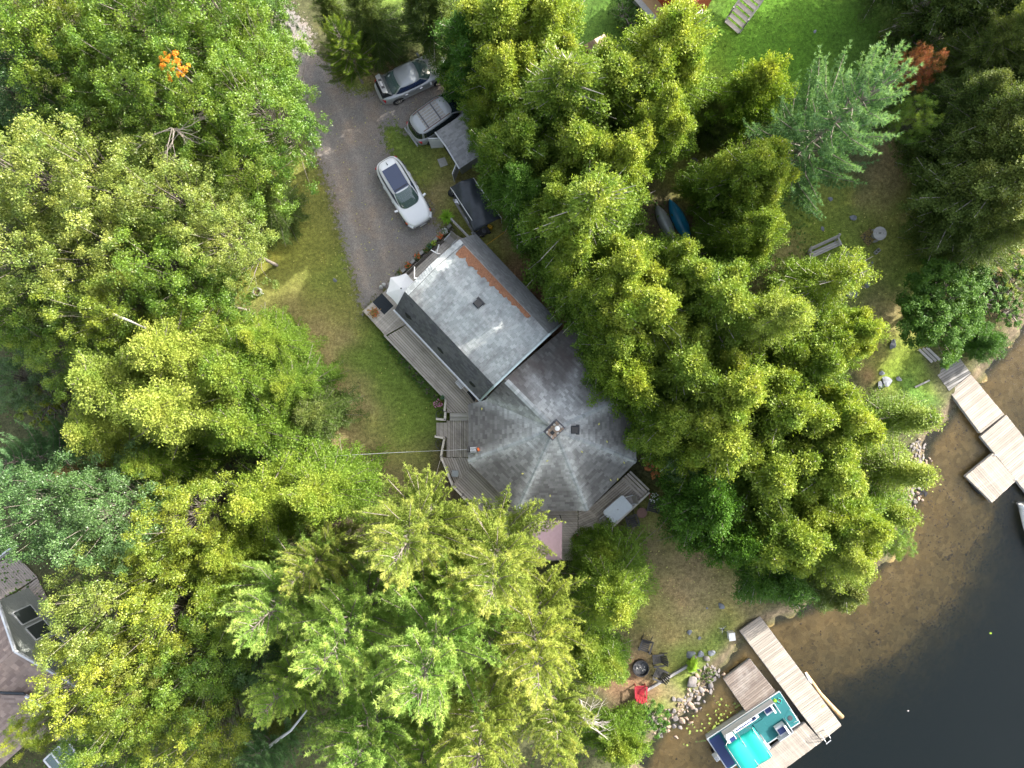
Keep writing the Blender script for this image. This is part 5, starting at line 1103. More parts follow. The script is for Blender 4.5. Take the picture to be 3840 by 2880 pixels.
# ---------------------------------------------------------------- cars
def superell(xr, xf, w, n, pw=3.0):
    """closed plan outline, superelliptic, from the front going left"""
    cx, hx = (xr + xf) / 2, (xf - xr) / 2; out = []
    for i in range(n):
        t = 2 * math.pi * i / n; c, s = math.cos(t), math.sin(t)
        out.append((cx + hx * math.copysign(abs(c) ** (2 / pw), c), w * math.copysign(abs(s) ** (2 / pw), s)))
    return out
def loft(mb, rings, cap_top=True, cap_bot=False):
    n = len(rings[0]); vs = [v for r in rings for v in r]; fs = []
    for i in range(len(rings) - 1):
        for k in range(n): fs.append((i * n + k, i * n + (k + 1) % n, (i + 1) * n + (k + 1) % n, (i + 1) * n + k))
    if cap_top: fs.append(tuple((len(rings) - 1) * n + k for k in range(n)))
    if cap_bot: fs.append(tuple(range(n))[::-1])
    return mb.add(vs, fs)
def car(name, label, px, py, heading, L, Wd, Ht, paint, spec, cat='car'):
    c = at(px, py, .6); g = gz(c.x, c.y); t = thing(name, label, cat, (c.x, c.y, g), heading)
    hL, hW = L / 2, Wd / 2; belt, hood = spec['belt'], spec['hood']; gb0, gb1, gr0, gr1 = spec['gh']; wr = spec['wr']
    n = 48
    def ztop(x):    # shoulder line height along the body
        if x > gb1: return belt + (hood - belt) * min(1, (x - gb1) / (hL - gb1)) ** 1.6
        if x < gb0: return spec['tail']
        return belt
    rings = []
    for fz, k, pw in ((.16, .955, 4.0), (.30, .99, 4.5), (.55, 1.0, 4.6), (.80, .985, 4.4), (.95, .955, 4.0), (1.0, .90, 3.6)):
        rings.append([(x, y, fz * ztop(x) if fz > .2 else .20) for x, y in superell(-hL * (k * .4 + .6), hL * (k * .4 + .6), hW * k, n, pw)])
    def dome(k, dz, pw): return [(x, y, ztop(x) + dz) for x, y in superell(-hL * (k * .5 + .46), hL * (k * .5 + .46), hW * k, n, pw)]
    rings += [dome(.80, .025, 3.2), dome(.5, .045, 3.0), dome(.2, .055, 3)]
    b = MB(); loft(b, rings, True, True); body = b.build('body', paint, t, smooth=True)
    # greenhouse: base outline at the belt, roof outline above
    m = 40; wb = hW * spec.get('wbk', .86)
    base = superell(gb0, gb1, wb, m, 3.6); top = superell(gr0, gr1, wr, m, 4.2)
    def ring(f, dz=0, k=1.0):
        o = []
        for (x0, y0), (x1, y1) in zip(base, top):
            bow = math.sin(f * math.pi * .5); x = x0 + (x1 - x0) * f; y = (y0 + (y1 - y0) * f ** 1.5)
            z0 = ztop(x0) + .01; z = z0 + (Ht - .05 - z0) * bow; o.append((x * k + (1 - k) * (gr0 + gr1) / 2, y * k, z + dz))
        return o
    gm_ = MB(); loft(gm_, [ring(0), ring(.33), ring(.66), ring(.92)], False); cabin = gm_.build('cabin', paint, t, smooth=True)
    parts = {'windshield': [], 'rear_window': [], 'left': [], 'right': []}
    rr = [ring(f) for f in np.linspace(.06, .92, 6)]
    for k in range(m):
        a = 2 * math.pi * (k + .5) / m; co, si = math.cos(a), math.sin(a)
        x = (base[k][0] + base[(k + 1) % m][0]) / 2; y = (base[k][1] + base[(k + 1) % m][1]) / 2
        if abs(y) < wb * .82 and x > (gb0 + gb1) / 2: parts['windshield'].append(k)
        elif abs(y) < wb * .82: parts['rear_window'].append(k)
        elif gb0 + .25 < x < gb1 - .22 and abs(y) > wb * .86: parts['left' if y > 0 else 'right'].append(k)
    ctr = Vector(((gb0 + gb1) / 2, 0, belt))
    for nm, ks in parts.items():
        if nm == 'rear_window' and not spec.get('rear', True): continue
        v = MB(); vs = []; fs = []; kk = []
        for k in ks: 
            for i in range(5):
                if nm in ('left', 'right') and i > 3: continue
                q = [rr[i][k], rr[i][(k + 1) % m], rr[i + 1][(k + 1) % m], rr[i + 1][k]]; q = [Vector(p_) for p_ in q]; nr = (q[1] - q[0]).cross(q[3] - q[0]).normalized()
                if nr.dot(sum(q, Vector()) / 4 - ctr) < 0: nr = -nr
                v.add([p_ + nr * .008 for p_ in q], [(0, 1, 2, 3)])
        v.build('side_window' if nm in ('left', 'right') else nm, spec['glass'].get(nm, M['glass_dark']), t)
    rf = MB(); loft(rf, [ring(.90), [(x, y, Ht - .012) for x, y in superell(gr0 + .02, gr1 - .02, wr * .97, m, 4.2)], [(x, y, Ht + .006) for x, y in superell(gr0 + .25, gr1 - .25, wr * .7, m, 3.6)], [(x, y, Ht + .014) for x, y in superell(gr0 + .6, gr1 - .6, wr * .3, m, 3)]], True)
    roof = rf.build('roof', spec.get('roofmat', paint), t, smooth=True)
    for sx, sy in ((1, 1), (1, -1), (-1, 1), (-1, -1)):
        wx = spec['wheels'][0] if sx > 0 else spec['wheels'][1]; y = sy * (hW - .10)
        a_ = MB(); a_.tube([(wx, sy * (hW - .16), .36), (wx, sy * (hW + .004), .36)], .39, 22).build('wheel_arch', M['black'], t)
        wl_ = MB().tube([(wx, y - sy * .1, .33), (wx, sy * (hW + .012), .33)], .325, 24).build('wheel', M['rubber'], t)
        MB().tube([(wx, sy * hW, .33), (wx, sy * (hW + .022), .33)], .22, 18).build('rim', M['chrome'], wl_)
        for q in range(5): an = q * 1.257 + .6; MB().box((wx + .13 * math.cos(an), sy * (hW + .024), .33 + .13 * math.sin(an)), (.07, .004, .07)).build('rim_opening', M['black'], wl_)
    for s in (-1, 1):
        MB().box((gb1 - .28, s * (hW + .09), belt + .06), (.13, .24, .15), Matrix.Rotation(s * .25, 3, 'Z'), .8).build('mirror', paint, t)
        MB().box((-hL + .27, s * (hW - .27), spec['tail'] * .80), (.20, .22, .20), Matrix.Rotation(-s * .5, 3, 'Z'), .9).build('tail_light', M['tail_red'], t)
        MB().box((hL - .22, s * (hW - .22), hood * .86), (.42, .20, .12), Matrix.Rotation(-s * .55, 3, 'Z'), .8).build('headlight', M['lens'], t)
        MB().box((hL - .50, s * (hW - .065), hood * .86), (.16, .06, .09), Matrix.Rotation(-s * .25, 3, 'Z')).build('side_marker', M['amber'], t)
        for x_ in spec.get('handles', (-.75, .25)): MB().box((x_, s * (hW + .008), belt - .12), (.18, .035, .035)).build('door_handle', M['chrome'] if spec.get('ch') else paint, t)
        MB().box(((gb0 + gb1) / 2, s * (hW - .012), .42), (L * .55, .05, .10)).build('side_trim', spec.get('trim', paint), t)
    MB().box((hL - .035, 0, hood * .62), (.06, Wd * .52, .16)).build('grille', M['metal_dark'], t)
    MB().box((hL + .0, 0, hood * .40), (.03, .46, .12)).build('licence_plate', M['white'], t)
    MB().box((hL - .012, 0, hood * .72), (.03, .16, .10), None, .6).build('badge', M['chrome'], t)
    return t
hd = lambda dx, dy: math.atan2(-dy, dx)
# white SUV with a glass roof
gp = {'windshield': M['glass_green'], 'rear_window': M['glass_navy'], 'left': M['glass_navy'], 'right': M['glass_navy']}
suv = car('white_car', 'white crossover car with a long dark glass roof parked alone on the gravel', 1514, 721, hd(.515, .857), 4.62, 1.84, 1.66, M['white_paint'],
    dict(belt=1.02, hood=.86, tail=1.02, gh=(-2.12, 1.20, -1.95, .10), wr=.62, wbk=.84, wheels=(1.42, -1.40), glass=gp), 'car')
def panel(root, name, x0, x1, w0, w1, z0, z1, mat, th=.012):
    MB().add([(x0, -w0, z0), (x1, -w1, z1), (x1, w1, z1), (x0, w0, z0), (x0, -w0, z0 + th), (x1, -w1, z1 + th), (x1, w1, z1 + th), (x0, w0, z0 + th)], [(3, 2, 1, 0), (4, 5, 6, 7), (0, 1, 5, 4), (1, 2, 6, 5), (2, 3, 7, 6), (3, 0, 4, 7)]).build(name, mat, root)
panel(suv, 'glass_roof', -1.46, .10, .50, .50, 1.668, 1.668, M['glass_navy'])
MB().bar((-.02, -.47, 1.685), (-.02, .47, 1.685), .05, .012).build('roof_seam', M['black'], suv)
for s in (-1, 1): MB().tube([(-1.62, s * .50, 1.67), (-1.2, s * .53, 1.70), (-.3, s * .545, 1.71), (.12, s * .54, 1.66)], .02, 6).build('roof_rail', M['white'], suv)
MB().tube([(-1.62, 0, 1.66), (-1.78, 0, 1.80)], [.035, .008], 6).build('antenna', M['black'], suv)
for s in (-.25, .25): MB().tube([(1.0, s + .2, 1.13), (.62, s - .3, 1.33)], .012, 5).build('wiper', M['black'], suv)
MB().box((.86, -.46, 1.235), (.18, .16, .012), Matrix.Rotation(.55, 3, 'Y')).build('windshield_note', M['concrete'], suv)
# silver sedan, boot open
sg = {'windshield': M['glass_green'], 'rear_window': M['glass_green'], 'left': M['glass_dark'], 'right': M['glass_navy']}
sed = car('silver_sedan', 'silver sedan with its boot lid standing open at the edge of the trees', 1545, 292, hd(.908, -.419), 4.80, 1.80, 1.46, M['silver_paint'],
    dict(belt=.93, hood=.76, tail=.93, gh=(-1.72, 1.18, -.92, .36), wr=.60, wheels=(1.42, -1.36), glass=sg, ch=True), 'car')
panel(sed, 'boot_opening', -2.22, -1.62, .58, .62, .95, .955, M['black'], .03)
for x_, y_, sx_, sy_, hh, mt in ((-2.0, .25, .28, .3, .12, 'charcoal'), (-1.85, -.2, .3, .35, .1, 'grey_plastic'), (-2.05, -.35, .16, .2, .12, 'metal_dark'), (-1.8, .42, .14, .14, .1, 'concrete')): MB().box((x_, y_, .99), (sx_, sy_, hh), Matrix.Rotation(x_ * 3, 3, 'Z'), .8).build('boot_lining', M[mt], sed)
lid = MB().add([(-1.55, -.66, 1.02), (-1.55, .66, 1.02), (-1.78, .64, 1.58), (-1.78, -.64, 1.58), (-1.58, -.66, 1.0), (-1.58, .66, 1.0), (-1.82, .64, 1.56), (-1.82, -.64, 1.56)], [(0, 1, 2, 3), (7, 6, 5, 4), (0, 3, 7, 4), (1, 5, 6, 2), (3, 2, 6, 7), (0, 4, 5, 1)]).build('boot_lid', M['silver_paint'], sed)
MB().add([(-1.76, -.66, 1.575), (-1.76, .66, 1.575), (-2.06, .56, 1.67), (-2.06, -.56, 1.67), (-1.76, -.66, 1.60), (-1.76, .66, 1.60), (-2.06, .56, 1.70), (-2.06, -.56, 1.70)], [(3, 2, 1, 0), (4, 5, 6, 7), (0, 1, 5, 4), (1, 2, 6, 5), (2, 3, 7, 6), (3, 0, 4, 7)]).build('lid_end_panel', M['silver_paint'], lid)
MB().box((-1.90, 0, 1.652), (.21, .62, .02), Matrix.Rotation(.31, 3, 'Y')).build('plate_recess', M['metal_dark'], lid)
MB().box((-1.905, 0, 1.668), (.14, .32, .012), Matrix.Rotation(.31, 3, 'Y')).build('licence_plate', M['white'], lid)
for s in (-1, 1): MB().tube([(-1.5, s * .6, .98), (-1.72, s * .6, 1.2), (-1.8, s * .6, 1.5)], .018, 5).build('lid_strut', M['metal_dark'], lid)
# silver minivan with rusting roof
vg = {'windshield': M['glass_dark']}
van = car('minivan', 'old silver minivan with peeling roof paint and black roof bars', 1660, 428, hd(.817, -.577), 4.78, 1.90, 1.72, M['silver_old'],
    dict(belt=1.02, hood=.92, tail=1.0, gh=(-2.30, 1.45, -2.05, .42), wr=.72, wbk=.90, wheels=(1.45, -1.45), glass=vg, trim=M['grey_plastic']), 'minivan')
for i in range(6): y_ = -.46 + i * .184; MB().box((-.75, y_, 1.735), (1.45, .13, .014)).build('roof_rib', M['peeled_roof'], van)
for s in (-1, 1): MB().tube([(-1.7, s * .60, 1.73), (-1.4, s * .62, 1.78), (.0, s * .62, 1.78), (.25, s * .60, 1.73)], .025, 6).build('roof_rail', M['rust'], van)
for x_ in (-1.32, -.42): MB().bar((x_, -.62, 1.80), (x_, .62, 1.80), .07, .03).build('roof_bar', M['metal_dark'], van)
MB().box((-2.42, 0, .55), (.10, 1.42, .20), None, .95).build('rear_bumper', M['grey_plastic'], van)
MB().box((-2.405, .1, .80), (.02, .32, .14)).build('licence_plate', M['white'], van)
# ---------------------------------------------------------------- things by the driveway
def lawn_z(px, py): 
    p_ = at(px, py, 0); return gz(p_.x, p_.y)
shd = thing('shed', 'small shed with a grey shingled roof and both white doors standing open beside the minivan', 'shed', at(1730, 520, 0))
fa, fb = at(1640, 492, 1.9), at(1730, 628, 1.9); fdir = (fb - fa).normalized(); fin = Vector((-fdir.y, fdir.x, 0)); fin = fin if fin.x > 0 else -fin; fw = (fb - fa).length
pk = (fa + fb) / 2 + Vector((0, 0, .65)); dp = fin * 3.0
fa2, fb2 = fa - fin * .15, fb - fin * .15; pk2 = pk - fin * .15
roof_plane([fa2, pk2, pk2 + dp, fa2 + dp], M['sh_grey'], shd); roof_plane([fb2, fb2 + dp, pk2 + dp, pk2], M['sh_grey'], shd); finish_shingles(shd, 'courses of grey shed shingles', 120)
q0, q1 = fa + fdir * .15, fb - fdir * .15
MB().prism([q0[:2], q1[:2], (q1 + dp * .95)[:2], (q0 + dp * .95)[:2]], -.1, 1.86).build('wall', M['siding_grey'], shd, world=True)
MB().bar(q0 + fdir * .35 - fin * .012 + Vector((0, 0, -1.0)), q1 - fdir * .35 - fin * .012 + Vector((0, 0, -1.0)), 1.7, .02, up=tuple(-fin)).build('doorway', M['black'], shd, world=True)
for e_, s_, an in ((q0 + fdir * .3, 1, 2.1), (q1 - fdir * .3, -1, 2.2)):
    e_ = Vector((e_.x, e_.y, 1.0)) - fin * .04; d_ = (fdir * math.cos(an) * s_ - fin * math.sin(an)).normalized(); MB().bar(e_ , e_ + d_ * .78, 1.75, .05, up=tuple(Vector((0, 0, 1)).cross(d_))).build('door', M['trim_white'], shd, world=True)
    for zz in (.45, 1.5): MB().bar(e_ + Vector((0, 0, zz - 1)) + d_ * .05 , e_ + Vector((0, 0, zz - 1)) + d_ * .7, .07, .07, up=(0, 0, 1)).build('door_batten', M['white'], shd, world=True)
MB().bar(fa2 + Vector((0, 0, .03)), pk2 + Vector((0, 0, .03)), .08, .1).build('trim', M['trim_white'], shd, world=True); MB().bar(pk2 + Vector((0, 0, .03)), fb2 + Vector((0, 0, .03)), .08, .1).build('trim', M['trim_white'], shd, world=True)
# tarp shelter
tz = 1.95
ts_ = thing('tarp_shelter', 'black tarp shelter over a pole frame between the fern and the cedars', 'shelter', at(1780, 780, 0))
A_, B_, C_, D_ = at(1690, 703, tz), at(1775, 668, tz + .2), at(1880, 818, tz - .45), at(1778, 872, tz - .3); nn_ = 16; mb = MB(); vs = []; rt = random.Random(4)
for i in range(nn_ + 1):
    for j in range(nn_ + 1):
        u_, v_ = i / nn_, j / nn_; p_ = (A_ * (1 - u_) + D_ * u_) * (1 - v_) + (B_ * (1 - u_) + C_ * u_) * v_
        p_.z += .42 * math.sin(math.pi * v_) * (1 - .3 * u_) + .05 * math.sin(14 * u_ + 9 * v_ + 2) * math.sin(5 * v_ + 1) + rt.uniform(-.012, .012); vs.append(p_)
n1_ = nn_ + 1; fs = [(i * n1_ + j, (i + 1) * n1_ + j, (i + 1) * n1_ + j + 1, i * n1_ + j + 1) for i in range(nn_) for j in range(nn_)]
mb.add(vs, fs); o = mb.build('tarp', M['tarp'], ts_, world=True, smooth=True); md = o.modifiers.new('thickness', 'SOLIDIFY'); md.thickness = .02
for a_, b_ in ((A_, at(1770, 826, tz)), (B_, C_)): MB().tube([a_, b_], .028, 8).build('ridge_pole', M['white'], ts_, world=True)
for p_ in (A_, at(1770, 826, tz), B_, C_): MB().tube([(p_.x, p_.y, -.1), (p_.x, p_.y, p_.z)], .025, 8).build('leg', M['aluminium'], ts_, world=True)
pb = thing('wooden_skid', 'low grey board base running along the open side of the tarp shelter', 'boards', at(1735, 800, 0))
planks(W([(1697, 748), (1704, 742), (1784, 872), (1775, 878)], .14)[:4], .14, math.atan2(-130, 80), .16, .02, .05, M['grey_wood'], pb)
def smallbox(name, label, cat, px, py, z, parts, rz=0):
    p_ = at(px, py, z); t = thing(name, label, cat, (p_.x, p_.y, z), rz)
    for nm, kind, args, mt in parts: 
        mb = MB(); getattr(mb, kind)(*args); mb.build(nm, M[mt], t)
    return t
smallbox('lawn_mower', 'black push lawn mower just outside the tarp shelter', 'mower', 1817, 869, .0, [('deck', 'box', ((0, 0, .2), (.62, .48, .16), None, .9), 'charcoal'), ('engine', 'lathe', ([(.15, .28), (.16, .4), (.09, .44)],), 'metal_dark'), ('grass_bag', 'box', ((-.42, 0, .28), (.34, .4, .26), None, .8), 'black'), ('handle', 'tube', ([(-.25, -.2, .3), (-.8, -.2, .8), (-.8, .2, .8), (-.25, .2, .3)], .015, 6), 'aluminium')] + [('wheel', 'tube', ([(x_, y_, .1), (x_, y_ + .05, .1)], .1, 12), 'rubber') for x_ in (-.24, .24) for y_ in (-.28, .23)], .5)
smallbox('tool_case', 'yellow plastic case beside the lawn mower', 'case', 1838, 853, .0, [('case', 'box', ((0, 0, .16), (.34, .22, .3), None, .8), 'yellow_plastic'), ('handle', 'bar', ((-.08, 0, .34), (.08, 0, .34), .03, .03), 'charcoal')], -.5)
smallbox('saw_horse', 'dark power tool lying by the corner of the black tarp', 'tool', 1783, 880, .0, [('base', 'box', ((0, 0, .1), (.4, .26, .18), None, .7), 'charcoal'), ('arm', 'bar', ((-.25, 0, .2), (.25, .1, .24), .08, .08), 'grey_plastic')], -.3)
smallbox('storage_bin', 'pale storage bin with a red lid end under the tarp edge', 'bin', 1760, 826, .14, [('bin', 'box', ((0, 0, .16), (.42, .3, .3), None, 1.05), 'concrete'), ('lid', 'box', ((0, .0, .33), (.45, .32, .04)), 'trim_white'), ('lid_end', 'box', ((-.2, .12, .36), (.12, .12, .04)), 'red_plastic')], -1.0)
smallbox('rubbish_bags', 'black rubbish bags at the upper corner of the tarp shelter', 'bags', 1696, 726, .0, [('bag', 'lathe', ([(.2, 0), (.28, .15), (.2, .32), (.05, .4)], (0, 0, 0), 9), 'black'), ('bag', 'lathe', ([(.18, 0), (.24, .12), (.15, .26), (.04, .3)], (.3, -.22, 0), 9), 'charcoal')])
smallbox('camp_stove', 'grey metal bits lying on the boards under the tarp pole', 'tool', 1716, 757, .14, [('tray', 'box', ((0, 0, .04), (.4, .14, .06)), 'aluminium'), ('lever', 'bar', ((-.1, -.15, .06), (.2, .15, .1), .04, .03), 'chrome')], -.8)
sm = thing('metal_sheet', 'pale blue grey sheet metal box roof under the cedars beside the brown earth', 'sheet', at(1990, 855, .8))
MB().prism([at(x, y, .9)[:2] for x, y in ((1968, 812), (2000, 806), (2050, 880), (2008, 893))], .78, .92).build('sheet', M['silver_old'], sm, world=True); MB().prism([at(x, y, .9)[:2] for x, y in ((1973, 820), (2000, 815), (2042, 876), (2008, 886))], -.1, .78).build('box', M['siding_taupe'], sm, world=True)
pv = thing('paving_slab', 'square grey paving slab in front of the open shed doors', 'slab', at(1653, 608, 0)); MB().prism([at(x, y, .0)[:2] for x, y in ((1640, 598), (1668, 590), (1680, 618), (1652, 628))], -.1, .03).build('slab', M['concrete'], pv, world=True)
# fern
fe = at(1675, 812, .9); t = thing('fern', 'bright lime green hanging fern at the corner of the front deck', 'plant', (fe.x, fe.y, lawn_z(1675, 812)))
MB().lathe([(.10, .15), (.17, .45)], n=14).build('pot', M['terracotta'], t); MB().tube([(0, 0, -.1), (0, 0, .3)], .04, 6).build('stand', M['dark_wood'], t)
for i in range(34):
    a = i * 2.4; L_ = random.uniform(.34, .58); hgt = random.uniform(.25, .5); c_, s_ = math.cos(a), math.sin(a); wv = .055; vs = []; k_ = 6
    for j in range(k_ + 1):
        f = j / k_; r_ = L_ * f; z_ = .5 + hgt * math.sin(f * 2.2) ; ww = wv * (1 - f) ** .5 * (1 if j % 2 else .75) + .004
        vs += [(c_ * r_ - s_ * ww, s_ * r_ + c_ * ww, z_), (c_ * r_, s_ * r_, z_ + .02), (c_ * r_ + s_ * ww, s_ * r_ - c_ * ww, z_)]
    fs = [q for j in range(k_) for q in ((j * 3, j * 3 + 3, j * 3 + 4, j * 3 + 1), (j * 3 + 1, j * 3 + 4, j * 3 + 5, j * 3 + 2))]; MB().add(vs, fs).build('frond', M['lime'], t)
# planters along the front of the deck
bl = thing('block_edging', 'row of grey concrete blocks along the gravel edge of the front deck', 'edging', at(1560, 1000, 0))
for i in range(15):
    f = i / 14; x_, y_ = 1452 + (1692 - 1452) * f, 1090 + (858 - 1090) * f
    if i in (0, 5, 9): continue
    p_ = at(x_ - 7, y_ - 9, .15); MB().box(p_, (.30 + random.uniform(-.02, .02), .19, .26), Matrix.Rotation(ANG_N + random.uniform(-.06, .06), 3, 'Z'), .97).build('block', M['concrete'], bl, world=True)
FL = [(1497, 1022, 'shrub', None, 'small leafy pot plant next to the white umbrella'), (1530, 995, 'shrub', 'orange_flower', 'dark round pot of leaves next along from the umbrella'), (1567, 960, 'shrub', 'orange_flower', 'pot with orange and white flowers midway along the front deck'), (1598, 936, 'shrub', None, 'low green pot plant between the flower pots'),
      (1610, 921, 'maple_dark', 'teal_pot', 'small teal pot with blue green leaves'), (1622, 911, 'lime', None, 'light green leafy pot plant beside the teal pot'), (1649, 885, 'rusty', 'orange_flower', 'pot crowded with orange red flowers near the fern'), (1668, 869, 'maple_dark', 'white_flower', 'white and green flowering pot nearest the fern')]
def potplant(px, py, z, leaf, fl, label, R=.2, h=.3, pot='terracotta', cat='plant', nfl=22, flr=.035):
    p_ = at(px, py, z + h); t = thing('pot_plant', label, cat, (p_.x, p_.y, z)); MB().lathe([(R * .5, 0), (R * .72, h * .6), (R * .76, h * .62)], n=12).build('pot', M[pot], t)
    nl = 90; P = RN(nl, 3) * (R * .5, R * .5, h * .22) + (0, 0, h * .95); Q = leafquads(P, RN(nl, 3) * (1, 1, .4), RN(nl, 3) * .5 + (0, 0, .8), np.random.uniform(.06, .11, nl) * R / .2, np.random.uniform(.03, .06, nl) * R / .2)
    o = link('foliage', crown_mesh('foliage', Q, np.random.rand(nl), np.random.rand(nl) * .4), t); o.material_slots[0].link = 'OBJECT'; o.material_slots[0].material = M[leaf]
    if fl and fl != 'teal_pot':
        me_ = MB().lathe([(flr * .3, 0), (flr, .012), (flr * .5, .03)], n=6).mesh('flower', M[fl])
        for i in range(nfl):
            a = random.uniform(0, 6.28); r = R * math.sqrt(random.random()) * .95; o = link('flower', me_, t); o.location = (r * math.cos(a), r * math.sin(a), h * 1.15 + random.uniform(-.04, .06))
for x, y, lf, fl, lb in FL: potplant(x, y, .0 if fl != 'x' else 0, lf, fl, lb, .21, .42, 'teal_pot' if fl == 'teal_pot' else 'terracotta')
potplant(1401, 1172, DZ1, 'rusty', 'orange_flower', 'large pot of reddish foliage on the outer corner of the front deck', .33, .4, nfl=14)
potplant(1643, 1513, .1, 'shrub', 'pink_flower', 'basket of pink flowers outside the corner of the side deck', .30, .4, nfl=34)
potplant(2451, 1865, gz(8.2, -7), 'shrub', 'white_flower', 'hanging basket of white flowers outside the deck corner', .32, .8, nfl=30)
potplant(2160, 2015, DZ2, 'cedar_deep', None, 'dark leafy potted plant on the lower deck beside the canopy', .26, .4)
potplant(1658, 1490, DZ1, 'maple_dark', 'teal_pot', 'teal glazed pot of trailing leaves on the side deck corner', .16, .35, 'teal_pot')
for x, y, s in ((1430, 1077, 0), (1440, 1068, 1)):
    smallbox('ornament', ['small white garden ornament at the gravel end of the front deck', 'second small white ornament, nearer the umbrella'][s], 'ornament', x, y, 0, [('body', 'lathe', ([(.1, 0), (.12, .12), (.06, .2), (.08, .3), (.02, .36)], (0, 0, 0), 9), 'white'), ('base', 'box', ((0, 0, .02), (.26, .26, .05)), 'concrete')])
# doormats
def doormat(pts, z, mat, label):
    c = sum((at(x, y, z) for x, y in pts), Vector()) / len(pts); t = thing('doormat', label, 'mat', c); mb = MB().prism([at(x, y, z)[:2] for x, y in pts], z + .008, z + .022); mb.build('mat', M[mat], t, world=True)
    for i in range(3): 
        f = .2 + .3 * i; a_ = at(*pts[0], z + .026).lerp(at(*pts[3], z + .026), f); b_ = at(*pts[1], z + .026).lerp(at(*pts[2], z + .026), f); MB().bar(a_.lerp(b_, .12), a_.lerp(b_, .88), .02, .006).build('rib', M['black'], t, world=True)
doormat([(1397, 1133), (1432, 1099), (1476, 1147), (1441, 1180)], DZ1, 'mat_blue', 'large dark mat on the front deck next to the white umbrella')
doormat([(1750, 1470), (1764, 1462), (1791, 1492), (1779, 1507)], DZ1, 'black', 'black mat at the end of the side deck below the gutter')
# white umbrella
uc = at(1507, 1084, 2.3); um = thing('umbrella', 'open white patio umbrella at the front corner of the main roof', 'umbrella', (uc.x, uc.y, DZ1))
Rr = .98; zt = 1.68; vs = [(0, 0, zt + .32)]; fs = []; k6 = 6; sg_ = 8
for ri in range(1, 5):
    for s in range(k6 * sg_):
        a = 2 * math.pi * s / (k6 * sg_) + .26; f = (s % sg_) / sg_; sc = 1 - (.17 * math.sin(math.pi * f)) * (ri / 4); r = Rr * ri / 4 * sc; vs.append((r * math.cos(a), r * math.sin(a), zt + .32 - .32 * (ri / 4) ** 1.3 - .02 * math.sin(math.pi * f) * ri / 4))
nk = k6 * sg_
for s in range(nk): fs.append((0, 1 + s, 1 + (s + 1) % nk))
for ri in range(3):
    for s in range(nk): a_ = 1 + ri * nk + s; b_ = 1 + ri * nk + (s + 1) % nk; fs.append((a_, a_ + nk, b_ + nk, b_))
MB().add(vs, fs).build('canopy', M['white_cloth'], um); MB().tube([(0, 0, 0), (0, 0, zt + .30)], .025, 8).build('pole', M['aluminium'], um); MB().lathe([(.05, zt + .3), (.03, zt + .38)], n=8).build('finial', M['charcoal'], um)
MB().lathe([(.28, 0), (.28, .06), (.05, .09)], n=14).build('base', M['charcoal'], um)
for i in range(6): a = i * math.pi / 3 + .26; MB().tube([(0, 0, zt + .27), (Rr * .97 * math.cos(a), Rr * .97 * math.sin(a), zt - .03)], .008, 4).build('rib', M['aluminium'], um)
# aerials on the front edge of the roof
def aerial(px, py, arms, label):
    b = at(px, py, 4.2); t = thing('aerial', label, 'antenna', (b.x, b.y, 3.4)); MB().tube([(0, 0, -.3), (0, 0, 1.5)], .03, 8).build('mast', M['white'], t)
    for (x0, y0, z0, x1, y1, z1, r) in arms:
        MB().tube([at(x0, y0, z0) - Vector((b.x, b.y, 3.4)), at(x1, y1, z1) - Vector((b.x, b.y, 3.4))], r, 6).build('arm', M['white'], t)
aerial(1639, 952, [(1616, 937, 5.1, 1636, 949, 5.1, .03), (1636, 949, 5.1, 1652, 953, 5.0, .03), (1638, 945, 5.0, 1646, 918, 5.3, .035)], 'white antenna arm at the front roof edge nearest the porch chair')
aerial(1572, 1050, [(1553, 1043, 5.2, 1586, 1044, 5.3, .04), (1555, 1050, 5.1, 1580, 1050, 5.2, .025), (1562, 1060, 5.0, 1576, 1083, 5.0, .015), (1554, 1000, 5.2, 1554, 1040, 5.1, .025), (1586, 1044, 5.3, 1572, 1056, 5.1, .02)], 'white antenna cluster on the front roof edge beside the umbrella')
# furniture
def sling_chair(px, py, z, rz, label):
    p_ = at(px, py, z + .4); t = thing('patio_chair', label, 'chair', (p_.x, p_.y, z), rz)
    MB().box((0, 0, .42), (.50, .50, .03)).build('seat', M['sling'], t); MB().box((-.32, 0, .68), (.04, .50, .55), Matrix.Rotation(-.38, 3, 'Y')).build('backrest', M['sling'], t)
    for s in (-1, 1):
        MB().tube([(-.40, s * .27, .92), (-.22, s * .27, .42), (.27, s * .27, .42), (.27, s * .27, 0)], .018, 6).build('leg', M['silver_old'], t); MB().tube([(-.3, s * .28, .63), (.25, s * .28, .63), (.27, s * .28, .42)], .022, 6).build('armrest', M['trim_white'], t)
        MB().tube([(-.22, s * .27, .42), (-.30, s * .27, 0)], .018, 6).build('leg', M['silver_old'], t)
    return t
sling_chair(2360, 1876, DZ2, math.radians(197), 'brown sling chair at the bench end of the glass table'); sling_chair(2273, 1946, DZ2, math.radians(37), 'brown sling chair at the lower end of the glass table')
c = sling_chair(1690, 902, DZ1, math.radians(228), 'dark reclining porch chair on the front deck behind the planters')
tc = at(2317, 1911, .95); tb = thing('patio_table', 'pale glass topped table with rounded corners on the lake side deck', 'table', (tc.x, tc.y, DZ2), math.radians(41))
MB().prism([(x, y) for x, y in superell(-.80, .80, .50, 40, 9)], .70, .722).build('table_top', M['table_glass'], tb); MB().prism([(x, y) for x, y in superell(-.83, .83, .53, 40, 9)], .665, .70).build('rim', M['trim_white'], tb)
MB().lathe([(.05, .722), (.05, .735)], n=12).build('umbrella_hole', M['grey_plastic'], tb)
